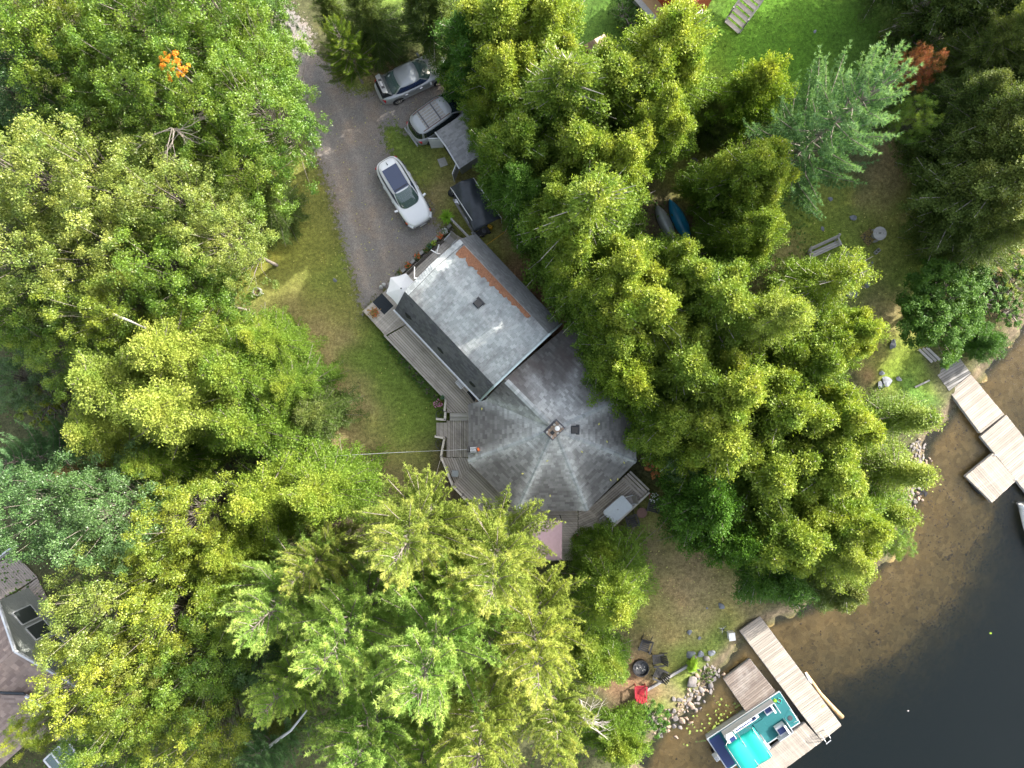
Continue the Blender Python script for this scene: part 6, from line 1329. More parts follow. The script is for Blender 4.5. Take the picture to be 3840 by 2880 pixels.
for sx in (-1, 1):
    for sy in (-1, 1): MB().tube([(sx * .6, sy * .36, .67), (sx * .68, sy * .42, 0)], .025, 6).build('leg', M['trim_white'], tb)
cp = thing('canopy', 'dusty pink square canopy roof over the lower deck', 'canopy', at(2040, 2000, DZ2)); z0_, z1_ = 2.35, 2.85; K_ = [at(x, y, z0_) for x, y in ((1958, 1951), (2108, 1955), (2107, 2098), (1958, 2098))]; pk_ = sum(K_, Vector()) / 4; pk_.z = z1_
for i in range(4): MB().add([K_[i], K_[(i + 1) % 4], pk_, K_[i] - Vector((0, 0, .2)), K_[(i + 1) % 4] - Vector((0, 0, .2))], [(0, 1, 2), (0, 3, 4, 1)]).build('canopy_panel', M['rose_cloth'], cp, world=True); MB().tube([(K_[i].x, K_[i].y, DZ2), K_[i]], .03, 6).build('post', M['charcoal'], cp, world=True)
def adirondack(px, py, rz, mat, label):
    g = lawn_z(px, py); p_ = at(px, py, g + .35); t = thing('garden_chair', label, 'chair', (p_.x, p_.y, g), rz)
    for i in range(5): MB().box((.30 - i * .115, 0, .36 - i * .032), (.10, .54, .022), Matrix.Rotation(-.27, 3, 'Y')).build('seat_slat', M[mat], t)
    for i in range(5):
        y = (i - 2) * .112; hh = .80 - abs(i - 2) * .06; MB().add([(-.20, y - .045, .22), (-.20, y + .045, .22), (-.20 - hh * .42, y * 1.3 + .05, .22 + hh * .9), (-.20 - hh * .42, y * 1.3 - .05, .22 + hh * .9), (-.225, y - .045, .21), (-.225, y + .045, .21), (-.225 - hh * .42, y * 1.3 + .05, .21 + hh * .9), (-.225 - hh * .42, y * 1.3 - .05, .21 + hh * .9)], [(0, 1, 2, 3), (7, 6, 5, 4), (0, 3, 7, 4), (1, 5, 6, 2), (3, 2, 6, 7), (0, 4, 5, 1)]).build('back_slat', M[mat], t)
    for s in (-1, 1):
        MB().add([(.36, s * .29, .54), (.36, s * .42, .54), (-.40, s * .39, .54), (-.40, s * .31, .54), (.36, s * .29, .565), (.36, s * .42, .565), (-.40, s * .39, .565), (-.40, s * .31, .565)], [(0, 1, 2, 3), (7, 6, 5, 4), (0, 4, 5, 1), (1, 5, 6, 2), (2, 6, 7, 3), (3, 7, 4, 0)]).build('armrest', M[mat], t)
        MB().box((.31, s * .32, .27), (.09, .03, .54)).build('leg', M[mat], t); MB().box((-.42, s * .29, .12), (.5, .03, .1), Matrix.Rotation(.35, 3, 'Y')).build('leg', M[mat], t); MB().box((-.36, s * .33, .40), (.05, .03, .32)).build('arm_brace', M[mat], t)
def face(dx, dy): return math.atan2(-dy, dx)
adirondack(2371, 1956, face(-.3, -1) + math.pi, 'charcoal', 'dark garden chair on the grass left of the brown round table')
adirondack(2450, 1899, face(-.25, 1) + 0, 'charcoal', 'dark garden chair on the grass right of the brown round table')
adirondack(2420, 2422, face(-.35, 1), 'charcoal', 'dark garden chair above the fire ring, half under the cedar')
adirondack(2468, 2474, face(-1, .12), 'charcoal', 'upper of the two dark chairs right of the fire ring')
adirondack(2473, 2529, face(-1, -.45), 'charcoal', 'lower of the two dark chairs right of the fire ring')
adirondack(2402, 2592, face(.0, -1), 'red_plastic', 'red garden chair below the fire ring')
def rtable(px, py, mat, label):
    g = lawn_z(px, py); p_ = at(px, py, g + .5); t = thing('garden_table', label, 'table', (p_.x, p_.y, g)); MB().lathe([(.31, .48), (.32, .49), (.32, .52)], n=28).build('table_top', M[mat], t)
    for i in range(3): a = i * 2.1; MB().tube([(.2 * math.cos(a), .2 * math.sin(a), .48), (.26 * math.cos(a), .26 * math.sin(a), 0)], .02, 6).build('leg', M['charcoal'], t)
rtable(2407, 1923, 'brown_paint', 'round brown table on the grass between two dark chairs')
g = lawn_z(2402, 2504); p_ = at(2402, 2504, g + .2); fr_ = thing('fire_ring', 'black metal fire ring full of ash on the brown earth', 'fire pit', (p_.x, p_.y, g))
R_ = .5; mb = MB(); vs = []; fs = []
for r, z in ((R_, -.05), (R_, .36), (R_ + .025, .37), (R_ - .02, .37), (R_ - .025, .03)):
    for k in range(32): vs.append((r * math.cos(k * math.pi / 16), r * math.sin(k * math.pi / 16), z))
for i in range(4):
    for k in range(32): fs.append((i * 32 + k, i * 32 + (k + 1) % 32, (i + 1) * 32 + (k + 1) % 32, (i + 1) * 32 + k))
mb.add(vs, fs).build('ring', M['fire_black'], fr_); MB().lathe([(R_ - .03, .0), (R_ - .03, .09), (.1, .14)], n=24).build('ash_bed', M['ash'], fr_)
for i in range(20): a = random.uniform(0, 6.28); r = random.uniform(0, .36); MB().box((r * math.cos(a), r * math.sin(a), .15), (random.uniform(.06, .2), random.uniform(.04, .07), .05), Matrix.Rotation(random.uniform(0, 3), 3, 'Z')).build('charred_wood', M['ash' if i % 3 else 'concrete'], fr_)
# ---------------------------------------------------------------- docks
DT = WATER + .45
def dock(label, quads, mat, name='dock', z=DT, pitch=.142, gap=.012, floats=True, piles=()):
    c = at(quads[0][0][0][0], quads[0][0][0][1], z); t = thing(name, label, 'dock', (c.x, c.y, WATER))
    for pts, d in quads:
        P_ = [at(x, y, z)[:2] for x, y in pts]; a_ = math.atan2(-(d[1]), d[0]); planks(P_, z, a_, pitch, gap, .04, M[mat], t)
        n = len(P_)
        cx, cy = sum(p[0] for p in P_) / n, sum(p[1] for p in P_) / n
        for i in range(n):
            a3, b3 = Vector((*P_[i], z - .15)), Vector((*P_[(i + 1) % n], z - .15)); ins = Vector((cx, cy, a3.z)); a3 = a3.lerp(ins, .012); b3 = b3.lerp(ins, .012)
            MB().bar(a3, b3, .06, .20).build('side_beam', M['grey_wood' if mat != 'dock_dark' else 'dark_wood'], t, world=True)
        if floats:
            for f in (.18, .5, .82):
                p0_ = Vector((*P_[0], 0)).lerp(Vector((*P_[1], 0)), .5); e_ = Vector((*P_[-1], 0)).lerp(Vector((*P_[2 % n], 0)), .5) if n == 4 else Vector((cx, cy, 0)); q = p0_.lerp(e_, f)
                MB().box((q.x, q.y, WATER + .08), (.9, .9, .34), Matrix.Rotation(a_, 3, 'Z')).build('float', M['black'], t, world=True)
    for x, y in piles:
        p_ = at(x, y, z); b_ = gz(p_.x, p_.y); MB().tube([(p_.x, p_.y, b_ - .1), (p_.x, p_.y, z - .05)], .07, 8).build('post', M['grey_wood'], t, world=True)
    return t
UP = (98, -76)
ld = dock('long pale plank dock at the bottom with an L shaped end beside the pontoon boat', [([(2774, 2365), (2849, 2311), (3156, 2721), (3083, 2779)], (75, -54)), ([(3019, 2711), (3082, 2781), (2880, 2930), (2800, 2880)], (63, 70))], 'dock_pale', piles=[(2800, 2365), (2850, 2340), (2950, 2500), (3010, 2560), (3110, 2700)])
dock('weathered brown floating dock between the long dock and the rock shore', [([(2714, 2548), (2812, 2472), (2908, 2593), (2800, 2672)], UP)], 'dock_worn')
ud = dock('upper dock of pale planks running out from the shore steps', [([(3561, 1468), (3641, 1404), (3766, 1554), (3677, 1625)], (80, -64)), ([(3678, 1637), (3774, 1556), (3990, 1830), (3900, 1910)], (96, -81))], 'dock_pale', piles=[(3600, 1470), (3640, 1440), (3700, 1600), (3740, 1560)])
dock('weathered dark landward section of the upper dock', [([(3479, 1359), (3567, 1300), (3641, 1400), (3560, 1466)], (92, -54))], 'dock_dark', 'boardwalk', z=DT + .05, pitch=.16, gap=.025, floats=False, piles=[(3500, 1370), (3560, 1330), (3570, 1440)])
dock('square pale swim raft tied beside the upper dock', [([(3725, 1700), (3813, 1800), (3721, 1885), (3622, 1786)], (88, 100))], 'dock_pale', 'swim_raft')
dk_ = thing('shore_steps', 'narrow weathered treads beside the dark section of the upper dock', 'steps', at(3520, 1440, -.9))
for i, (a, b) in enumerate((((3505, 1408), (3541, 1453)), ((3492, 1420), (3524, 1460)), ((3482, 1438), (3512, 1474)))): MB().bar(at(*a, DT - .02 - i * .12), at(*b, DT - .02 - i * .12), .17, .05).build('tread', M['grey_wood'], dk_, world=True)
tk_ = thing('loose_plank', 'single grey plank lying in the grass left of the upper dock', 'plank', at(3458, 1438, gz(26, 0))); MB().bar(at(3431, 1452, gz(25.5, 0) + .05), at(3486, 1426, gz(26, 0) + .08), .10, .05).build('board', M['grey_wood'], tk_, world=True)
tk_ = thing('loose_plank', 'long grey boards at the landward corner of the upper dock', 'plank', at(3475, 1330, -.6))
for i in range(3): MB().bar(at(3446 + i * 14, 1310 - i * 4, -.62), at(3496 + i * 14, 1358 - i * 4, -.62), .16, .05).build('board', M['grey_wood'], tk_, world=True)
# ladder rails, cleats and floating log on the long dock
lr = thing('dock_ladder', 'pair of white curved ladder handles at the end of the long dock', 'ladder', at(3090, 2770, DT))
for x, y in ((3089, 2772), (3107, 2758)): MB().tube([at(x - 16, y - 20, DT + .02), at(x - 12, y - 16, DT + .5), at(x, y - 2, DT + .55), at(x + 6, y + 8, DT - .1), at(x + 8, y + 12, WATER - .6)], .03, 6).build('handrail', M['white'], lr, world=True)
for i in range(3): MB().bar(at(3098, 2790, WATER + .1 - .25 * i), at(3116, 2775, WATER + .1 - .25 * i), .06, .03).build('rung', M['aluminium'], lr, world=True)
lg = thing('floating_log', 'orange brown log floating along the outer side of the long dock', 'log', at(3110, 2610, WATER)); MB().tube([at(3020, 2520, WATER + .02), at(3075, 2600, WATER + .03), at(3120, 2650, WATER + .02), at(3158, 2690, WATER + .02)], [.09, .12, .14, .16], 10).build('log', M['log_orange'], lg, world=True, smooth=True)
bb = thing('bark_strip', 'white driftwood strip against the outer side of the long dock', 'driftwood', at(3030, 2545, WATER)); MB().tube([at(3020, 2522, DT - .1), at(3034, 2548, DT - .05), at(3044, 2562, DT - .1)], [.04, .09, .03], 6).build('wood', M['white'], bb, world=True)
pl = thing('plank_patch', 'small orange stained wood block on the long dock', 'block', at(3088, 2648, DT)); MB().box(at(3088, 2648, DT + .012), (.22, .16, .02), Matrix.Rotation(.6, 3, 'Z')).build('block', M['log_orange'], pl, world=True)
for i, (x, y) in enumerate(((3731, 1706), (3808, 1797))):
    c_ = thing('cleat', ['metal cleat at the top corner of the swim raft', 'metal cleat at the right corner of the swim raft'][i], 'cleat', at(x, y, DT)); MB().bar((-.1, 0, .06), (.1, 0, .06), .03, .03).build('horn', M['aluminium'], c_); MB().box((0, 0, .025), (.06, .05, .05)).build('base', M['aluminium'], c_)
# ---------------------------------------------------------------- pontoon boat
bow, stern = at(2963, 2652, -.6), at(2690, 2832, -.6); bc = (bow + stern) / 2; bd = bow - stern; bh = math.atan2(bd.y, bd.x); BL = 5.6; BW = 2.44
bt = thing('pontoon_boat', 'white and teal pontoon boat with a bright turquoise sun top moored at the long dock', 'boat', (bc.x, bc.y, WATER), bh)
hl, hw = BL / 2, BW / 2
for s in (-1, 1): MB().tube([(-hl, s * (hw - .28), .08), (-hl + .05, s * (hw - .28), .08), (hl - .5, s * (hw - .28), .08), (hl + .1, s * (hw - .28), .22)], [.2, .3, .3, .05], 16).build('pontoon', M['aluminium'], bt, smooth=True)
MB().box((0, 0, .50), (BL, BW, .08)).build('deck', M['trim_white'], bt); MB().box((.05, 0, .548), (BL - .15, BW - .12, .012)).build('carpet', M['teal_floor'], bt)
for s in (-1, 1): MB().bar((-hl, s * (hw - .02), .50), (hl, s * (hw - .02), .50), .07, .10).build('rub_rail', M['aluminium'], bt)
def fence_run(a, b, h=.62):
    a, b = Vector((*a, .55)), Vector((*b, .55)); f_ = MB().bar(a + Vector((0, 0, h / 2)), b + Vector((0, 0, h / 2)), .035, h - .08).build('fence_panel', M['trim_white'], bt)
    MB().bar(a + Vector((0, 0, h)), b + Vector((0, 0, h)), .05, .04).build('fence_rail', M['aluminium'], bt)
fx0, fx1 = -1.75, 2.05; fy = hw - .10
fence_run((fx0, fy), (fx1, fy)); fence_run((fx0, -fy), (.35, -fy)); fence_run((1.0, -fy), (fx1, -fy)); fence_run((fx1, fy), (fx1, .35)); fence_run((fx1, -fy), (fx1, -.35)); fence_run((fx0, fy), (fx0, -fy))
def seat(x, y, lx, ly, back, label='seat'):
    b_ = MB().box((x, y, .72), (lx, ly, .30), None, .97).build('seat', M['trim_white'], bt); MB().box((x, y, .895), (lx * .84, ly * .55, .06), None, .95).build('cushion', M['navy'], b_)
    bx_, by_ = back; sx = .13 if bx_ else lx; sy = .13 if by_ else ly
    MB().box((x + bx_ * (lx / 2 - .06), y + by_ * (ly / 2 - .06), 1.0), (sx, sy, .36), None, .95).build('seat_back', M['white'], b_)
seat(1.55, .80, .62, .62, (1, 0)); seat(1.55, -.78, .66, .66, (1, 0)); seat(-.25, .90, 1.7, .46, (0, 1)); seat(-1.45, .1, .55, 1.9, (-1, 0)); seat(.55, .92, .5, .42, (0, 1))
MB().box((.55, .1, .585), (.75, .52, .05), None, .96).build('hatch', M['teal_floor'], bt)
cs = MB().box((.05, -.78, .95), (.45, .72, .78), None, .85).build('console', M['trim_white'], bt); MB().box((.02, -.78, 1.355), (.22, .5, .03)).build('dashboard', M['charcoal'], cs)
wh = MB(); 
for k in range(14): a, b = k / 14 * 6.283, (k + 1) / 14 * 6.283; wh.tube([(-.28, -.78 + .16 * math.cos(a), 1.25 + .16 * math.sin(a)), (-.28, -.78 + .16 * math.cos(b), 1.25 + .16 * math.sin(b))], .018, 5)
wh.build('steering_wheel', M['black'], cs)
MB().box((-.55, -.72, .78), (.5, .5, .34)).build('helm_seat', M['trim_white'], bt)
# sun top on hoops
nn, mm = 14, 12; vs = []
for i in range(nn + 1):
    for j in range(mm + 1):
        u, v = i / nn, j / mm; x = -2.05 + 2.15 * u; y = (v - .5) * 2.15; rid = .10 * (abs(math.sin(u * math.pi * 1.5 + .4))) ; vs.append((x, y, 2.35 + rid - .28 * abs(2 * v - 1) ** 3.5 - .10 * abs(2 * u - 1) ** 4))
fs = [(i * (mm + 1) + j, (i + 1) * (mm + 1) + j, (i + 1) * (mm + 1) + j + 1, i * (mm + 1) + j + 1) for i in range(nn) for j in range(mm)]
tp = MB().add(vs, fs).build('sun_top', M['teal_cloth'], bt, smooth=True); tp.modifiers.new('t', 'SOLIDIFY').thickness = .015
for x in (-1.95, -.95, .0): MB().tube([(-.9, fy, .95), (x, 1.08, 2.1), (x, .9, 2.34), (x, 0, 2.36), (x, -.9, 2.34), (x, -1.08, 2.1), (-.9, -fy, .95)], .018, 6).build('hoop', M['aluminium'], bt)
MB().box((-hl + .45, 0, .565), (.75, BW - .3, .03)).build('stern_platform', M['navy'], bt)
ob = MB().box((-hl - .12, 0, .72), (.34, .38, .46), None, .75).build('outboard_motor', M['trim_white'], bt); MB().box((-hl - .12, 0, .965), (.22, .26, .05), None, .7).build('cowling', M['grey_plastic'], ob); MB().box((-hl - .14, 0, .1), (.14, .1, .9)).build('leg', M['charcoal'], ob)
MB().tube([(1.9 + .4, .75, .58), (2.5, .9, .6), (2.62, .7, .6), (2.45, .55, .6), (2.3, .75, .6)], .025, 5).build('rope', M['teal_cloth'], bt)
for i in range(2): MB().lathe([(.16, .0), (.17, .02), (.14, .035)], (2.42, .7 - 1.3 * i, .56), 14).build('rope_coil', M['mat_blue'], bt)
MB().box((2.22, .88, .62), (.2, .2, .12), Matrix.Rotation(.5, 3, 'Z'), .7).build('plant_pot', M['lime'], bt)
MB().tube([(2.45, -.95, .6), (2.70, -.8, .9), (2.74, -.4, .9), (2.70, -.1, .62)], .02, 6).build('bow_rail', M['aluminium'], bt)
# small covered boat at the right edge
bb_ = at(3815, 1885, WATER + .5); sb = thing('covered_boat', 'white bow of a small boat under a grey cover on the right edge', 'boat', at(3900, 2010, WATER), math.radians(122))
out = []; Ls = 2.55
for i in range(17):
    f = i / 16; x = -Ls + 2 * Ls * f; w_ = .95 * (1 - max(0, (f - .45) / .55) ** 2.4) * (.9 + .1 * min(1, f * 4)); out.append((x, max(.16, w_)))
vs = []; fs = []
for x, w_ in out: vs += [(x, -w_ * .55, -.2), (x, -w_ * .92, .15), (x, -w_, .55), (x, w_, .55), (x, w_ * .92, .15), (x, w_ * .55, -.2)]
for i in range(16):
    for k in range(5): fs.append((i * 6 + k, i * 6 + k + 1, (i + 1) * 6 + k + 1, (i + 1) * 6 + k))
fs += [tuple(range(6)), tuple(16 * 6 + k for k in range(6))[::-1]]
MB().add(vs, fs).build('hull', M['white'], sb, smooth=True)
vs = []; fs = []
for x, w_ in out[:14]:
    for k in range(9): v_ = k / 8 * 2 - 1; vs.append((x, v_ * (w_ + .03), .58 + .30 * (1 - v_ * v_) + .02 * math.sin(x * 7 + k)))
for i in range(13):
    for k in range(8): fs.append((i * 9 + k, i * 9 + k + 1, (i + 1) * 9 + k + 1, (i + 1) * 9 + k))
MB().add(vs, fs).build('cover', M['grey_plastic'], sb, smooth=True)
MB().prism([(x, w_ * .96) for x, w_ in out[13:]] + [(x, -w_ * .96) for x, w_ in out[13:][::-1]], .55, .60).build('bow_deck', M['white'], sb)
MB().tube([(2.2, 0, .62), (2.6, 0, .62)], .03, 6).build('bow_light', M['chrome'], sb)
# ---------------------------------------------------------------- rocks, individually placed
def rockmesh(seed, mat, sq=.62):
    r_ = random.Random(seed); bm_ = MB(); import bmesh; b = bmesh.new(); bmesh.ops.create_icosphere(b, subdivisions=2, radius=1)
    ax_ = [Vector((r_.gauss(0, 1), r_.gauss(0, 1), r_.gauss(0, 1))).normalized() for _ in range(9)]; dd = [r_.uniform(.38, .78) for _ in range(9)]
    for v in b.verts:
        for a, d in zip(ax_, dd):
            k = v.co.dot(a)
            if k > d: v.co -= a * (k - d)
        v.co.z *= sq; v.co.x *= 1.15
    me = bpy.data.meshes.new('rock'); b.to_mesh(me); b.free(); me.materials.append(mat); return me
RK = [rockmesh(i, M[m_]) for i, m_ in enumerate(['rock', 'rock', 'rock_warm', 'rock', 'rock_warm', 'rock'])]; RB = [rockmesh(20 + i, M['rock_blue'], .45) for i in range(3)]
def rock(px, py, r, label, group=None, mesh=None, z=None, name='rock', cat='rock', sink=.15):
    p_ = at(px, py, -.9 if z is None else z); g = gz(p_.x, p_.y); p_ = at(px, py, g); g = gz(p_.x, p_.y) if z is None else z
    o = link(name, mesh or random.choice(RK)); o.location = (p_.x, p_.y, g + r * (.4 - sink)); o.scale = (r * random.uniform(.85, 1.15), r * random.uniform(.75, 1.05), r * random.uniform(.8, 1.1)); o.rotation_euler = (random.uniform(-.3, .3), random.uniform(-.3, .3), random.uniform(0, 6.28)); return tag(o, label, cat, group)
random.seed(12)
def strip(path, n, wd, r0, r1, label, group, cap=.5):
    segs = [(Vector(a), Vector(b)) for a, b in zip(path[:-1], path[1:])]; Ls_ = [(b - a).length for a, b in segs]; tot = sum(Ls_); placed = []
    for i in range(n * 6):
        if len(placed) >= n: break
        s = random.random() * tot
        for (a, b), L in zip(segs, Ls_):
            if s <= L: break
            s -= L
        d = (b - a) / L; q = a + d * s + Vector((-d.y, d.x)) * random.gauss(0, wd * .5); r = random.uniform(r0, r1) * random.uniform(.7, 1.15)
        if any((q - c).length < (r + r2) * 59 * cap for c, r2 in placed): continue
        placed.append((q, r)); rock(q.x, q.y, r, label, group)
strip([(2450, 2745), (2530, 2690), (2600, 2610), (2640, 2560), (2680, 2500)], 110, 44, .10, .24, 'broken grey or tan rock in the bank between the fire ring and the lower docks', 'rocks of the lower shore bank', .62)
strip([(3370, 1925), (3420, 1870), (3450, 1790), (3450, 1700), (3420, 1660)], 110, 34, .09, .19, 'broken pale rock in the bank below the pale young conifers', 'rocks of the upper shore bank', .6)
for x, y, r, lb in [(2585, 2640, .30, 'large tan rock low on the fire ring bank'), (2560, 2700, .30, 'flat tan rock at the water, lowest of the bank'), (2592, 2555, .38, 'dark round boulder above the bank rocks'), (2600, 2470, .25, 'grey boulder just above the ball shrub'), (2650, 2468, .22, 'grey boulder at the pool edge right of the ball shrub'),
                    (2640, 2585, .16, 'single orange rock standing in the shallows'), (2598, 2650, .2, 'orange rock in the water beside the bank'), (2610, 2665, .16, 'smaller orange rock at the foot of the bank'), (2660, 2520, .22, 'dark wet boulder beside the ball shrub')]: rock(x, y, r, lb, mesh=RK[2] if 'tan' in lb or 'orange' in lb else RK[0])
for x, y, r, lb in [(3197, 815, .26, 'grey stone on the grass above the cable spool table'), (3083, 858, .17, 'small flat stone left of the cable spool table'), (3253, 1070, .24, 'mottled grey stone standing in the bare lawn'), (3194, 1096, .42, 'large blue grey boulder at the rust tipped cedar'), (3112, 748, .17, 'small stone under the tip of the blue pine'),
                    (3345, 1293, .36, 'blue grey boulder beside the moss at the shore path'), (3370, 1420, .20, 'small blue grey stone near the shore grass'), (3325, 1430, .42, 'pale flat ledge under the cedar edge by the shore'), (3300, 1445, .3, 'low ledge stone left of the pale flat ledge'), (3306, 1398, .2, 'dark stone above the pale flat ledge'), (3740, 1048, .24, 'pale stone in the undergrowth on the right bank'),
                    (3055, 118, .12, 'small stone alone on the bright neighbour lawn'), (1257, 1050, .17, 'pale round stone on the left lawn'), (2585, 2370, .22, 'blue grey stone on the lakeside lawn'), (2622, 2392, .16, 'smaller blue grey stone beside the white pump cover'), (2702, 2272, .26, 'blue grey stone half sunk in the lakeside lawn'), (2650, 2280, .09, 'very small stone on the lakeside lawn'),
                    (2588, 2450, .34, 'blue grey ledge above the ball shrub'), (2625, 2452, .28, 'blue grey ledge at the head of the pool'), (2668, 2445, .28, 'blue grey ledge pointing at the worn dock'), (3308, 1680, .3, 'white stone in the grass by the pale conifers'), (3271, 985, .08, 'tiny pale stone right of the step slabs'), (3245, 980, .08, 'tiny pale stone beside the step slabs')]: rock(x, y, r, lb, mesh=random.choice(RB))
for i, (x, y, r) in enumerate([(2617, 462, .16), (2615, 490, .15), (2612, 515, .14), (2616, 540, .12)]): rock(x, y, r, 'pale stone in the short line between the dark cedars', 'line of pale stones', RK[3])
for i, (x, y, r) in enumerate([(2605, 600, .2), (2618, 628, .2), (2603, 640, .16), (2625, 655, .13)]): rock(x, y, r, 'stone in the heap under the cedars above the canoes', 'stone heap above the canoes', RK[1])
for i, (x, y, r) in enumerate([(3490, 228, .3), (3512, 222, .28), (3505, 250, .3), (3528, 240, .3), (3530, 262, .26), (3478, 205, .24), (3516, 272, .22), (3550, 200, .22), (3560, 180, .24), (3571, 172, .2)]): rock(x, y, r, 'grey stone in the heap beside the red maple', 'stone heap beside the red maple', RK[0])
# ---------------------------------------------------------------- garden things on the upper lawn
g = lawn_z(3290, 880); ttop = at(3300, 875, g + .78); sp = thing('spool_table', 'grey wooden cable spool standing as a table beside the bench', 'table', (ttop.x, ttop.y, g))
for z0, z1, nm in ((.0, .06, 'lower_disc'), (.72, .78, 'table_top')): MB().lathe([(.42, z0), (.425, z0 + .01), (.425, z1 - .01), (.42, z1)], n=32).build(nm, M['grey_wood'], sp)
MB().lathe([(.2, .06), (.2, .72)], n=18).build('drum', M['grey_wood'], sp)
for i, x in enumerate((-.22, -.1, 0, .1, .22)): MB().lathe([(.022 if i != 2 else .05, .78), (.022 if i != 2 else .05, .785)], (x, .02, 0), 10).build('hole', M['black'], sp)
ba, bb2 = at(3024, 966, -.1), at(3138, 914, -.1); bg_ = lawn_z(3080, 940); bdir = (bb2 - ba).normalized(); bm = (ba + bb2) / 2; bch = thing('garden_bench', 'long grey weathered bench beside the cable spool table', 'bench', (bm.x, bm.y, bg_), math.atan2(bdir.y, bdir.x)); hl_ = (bb2 - ba).length / 2
for i in range(3): MB().box((0, -.12 + i * .12, .45), (hl_ * 2, .105, .035)).build('seat_slat', M['grey_wood'], bch)
for i in range(3): MB().box((0, .33 + i * .06, .58 + i * .15), (hl_ * 2.05, .035, .10), Matrix.Rotation(-.35, 3, 'X')).build('back_slat', M['grey_wood'], bch)
for x in (-hl_ * .9, hl_ * .9):
    MB().box((x, -.13, .22), (.08, .08, .44)).build('leg', M['grey_wood'], bch); MB().bar((x, .2, 0), (x, .50, 1.0), .08, .06, up=(1, 0, 0)).build('leg', M['grey_wood'], bch); MB().bar((x, -.16, .66), (x, .36, .66), .09, .035).build('armrest', M['grey_wood'], bch)
sl = thing('step_slabs', 'two pale stone step slabs laid end to end at the rust tipped cedar', 'step', at(3197, 972, lawn_z(3197, 972)))
for a, b in (((3172, 952), (3199, 975)), ((3201, 977), (3229, 1000))): MB().bar(at(*a, .02), at(*b, .02), .42, .16).build('slab', M['concrete'], sl, world=True)
cbk = at(3291, 942, 0); cz = gz(cbk.x, cbk.y); cb_ = thing('cinder_block', 'grey two hole cinder block on the grass right of the spool table', 'block', (cbk.x, cbk.y, cz), .75)
for y in (-.085, .085): MB().box((0, y, .1), (.4, .03, .2)).build('side_wall', M['concrete'], cb_)
for x in (-.185, 0, .185): MB().box((x, 0, .1), (.03, .139, .2)).build('web', M['concrete'], cb_)
lp = at(3261, 887, 0); lz = gz(lp.x, lp.y); pit = thing('leaf_pile', 'small square patch of dead leaves on the grass below the spool table', 'leaf pile', (lp.x, lp.y, lz), .7)
nl = 260; P = np.random.uniform(-.42, .42, (nl, 3)) * (1, 1, 0) + (0, 0, .05) + RN(nl, 3) * (0, 0, .02); Q = leafquads(P, RN(nl, 3) * (1, 1, .2), RN(nl, 3) * .3 + (0, 0, 1), np.full(nl, .11), np.full(nl, .08)); o = link('leaves', crown_mesh('leaves', Q, np.random.rand(nl), np.random.rand(nl) * 0), pit); o.material_slots[0].link = 'OBJECT'; o.material_slots[0].material = M['rusty']; o['kind'] = 'stuff'
MB().box((0, 0, .02), (.86, .86, .06), None, .8).build('mound', M['dark_wood'], pit)
rg = at(965, 1094, .15); rz_ = gz(rg.x, rg.y); ring_ = thing('concrete_ring', 'pale concrete ring with a brown centre on the left lawn', 'planter', (rg.x, rg.y, rz_)); vs = []
prof = [(.27, 0), (.28, .3), (.23, .3), (.22, .16)]; MB().lathe([(.27, 0), (.28, .30), (.27, .31), (.22, .31), (.215, .12)], n=26).build('ring', M['concrete'], ring_); MB().lathe([(.213, .10), (.213, .17)], n=20).build('earth', M['rust'], ring_); MB().box((.3, -.12, .1), (.14, .08, .1), Matrix.Rotation(.4, 3, 'Z')).build('handle', M['concrete'], ring_)
tm = thing('timber_edging', 'grey timber edging between the fire ring lawn and the rock bank', 'edging', at(2500, 2540, lawn_z(2500, 2540)))
for a, b in (((2424, 2588), (2492, 2548)), ((2494, 2546), (2579, 2496))): za = lawn_z(*a) + .12; MB().bar(at(*a, za), at(*b, za), .15, .2).build('timber', M['grey_wood'], tm, world=True)
wp = at(2741, 2383, -.5); bx = thing('pump_cover', 'white box standing at the shore end of the long dock', 'box', (wp.x, wp.y, gz(wp.x, wp.y)), .12); MB().box((0, 0, .25), (.36, .46, .5), None, .96).build('box', M['white'], bx); MB().box((0, 0, .51), (.40, .50, .04)).build('lid', M['white'], bx)
sg = at(2712, 2362, -.5); sgn = thing('agave_sprout', 'small dark plant and grey sticks next to the white box', 'plant', (sg.x, sg.y, gz(sg.x, sg.y)))
for i in range(7): a = i * .9; MB().add([(-.03 * math.sin(a), .03 * math.cos(a), .05), (.03 * math.sin(a), -.03 * math.cos(a), .05), (.35 * math.cos(a), .35 * math.sin(a), .22)], [(0, 1, 2)]).build('blade', M['grey_plastic' if i % 2 else 'charcoal'], sgn)
# overturned canoes
def canoe(label, a, b, wd, mat):
    A_, B_ = at(*a, .3), at(*b, .3); c = (A_ + B_) / 2; d = B_ - A_; L = d.length; t = thing('canoe', label, 'boat', (c.x, c.y, gz(c.x, c.y)), math.atan2(d.y, d.x)); vs = []; fs = []; n, k = 16, 9
    for i in range(n + 1):
        x = -L / 2 + L * i / n; w_ = wd / 2 * (1 - abs(2 * i / n - 1) ** 2.4) + .015
        for j in range(k): th_ = math.pi * j / (k - 1); vs.append((x, w_ * math.cos(th_), .06 + .36 * math.sin(th_) ** .75 * (1 - .5 * abs(2 * i / n - 1) ** 3)))
    for i in range(n):
        for j in range(k - 1): fs.append((i * k + j, (i + 1) * k + j, (i + 1) * k + j + 1, i * k + j + 1))
    h_ = MB().add(vs, fs).build('hull', M[mat], t, smooth=True); MB().tube([(-L * .45, 0, .40), (0, 0, .435), (L * .45, 0, .40)], .02, 5).build('keel', M[mat], t)
    for s in (-1, 1): MB().tube([(-L / 2 + L * i / 12, s * (wd / 2 * (1 - abs(2 * i / 12 - 1) ** 2.4) + .03), .07) for i in range(13)], .02, 5).build('gunwale', M['charcoal'], t)
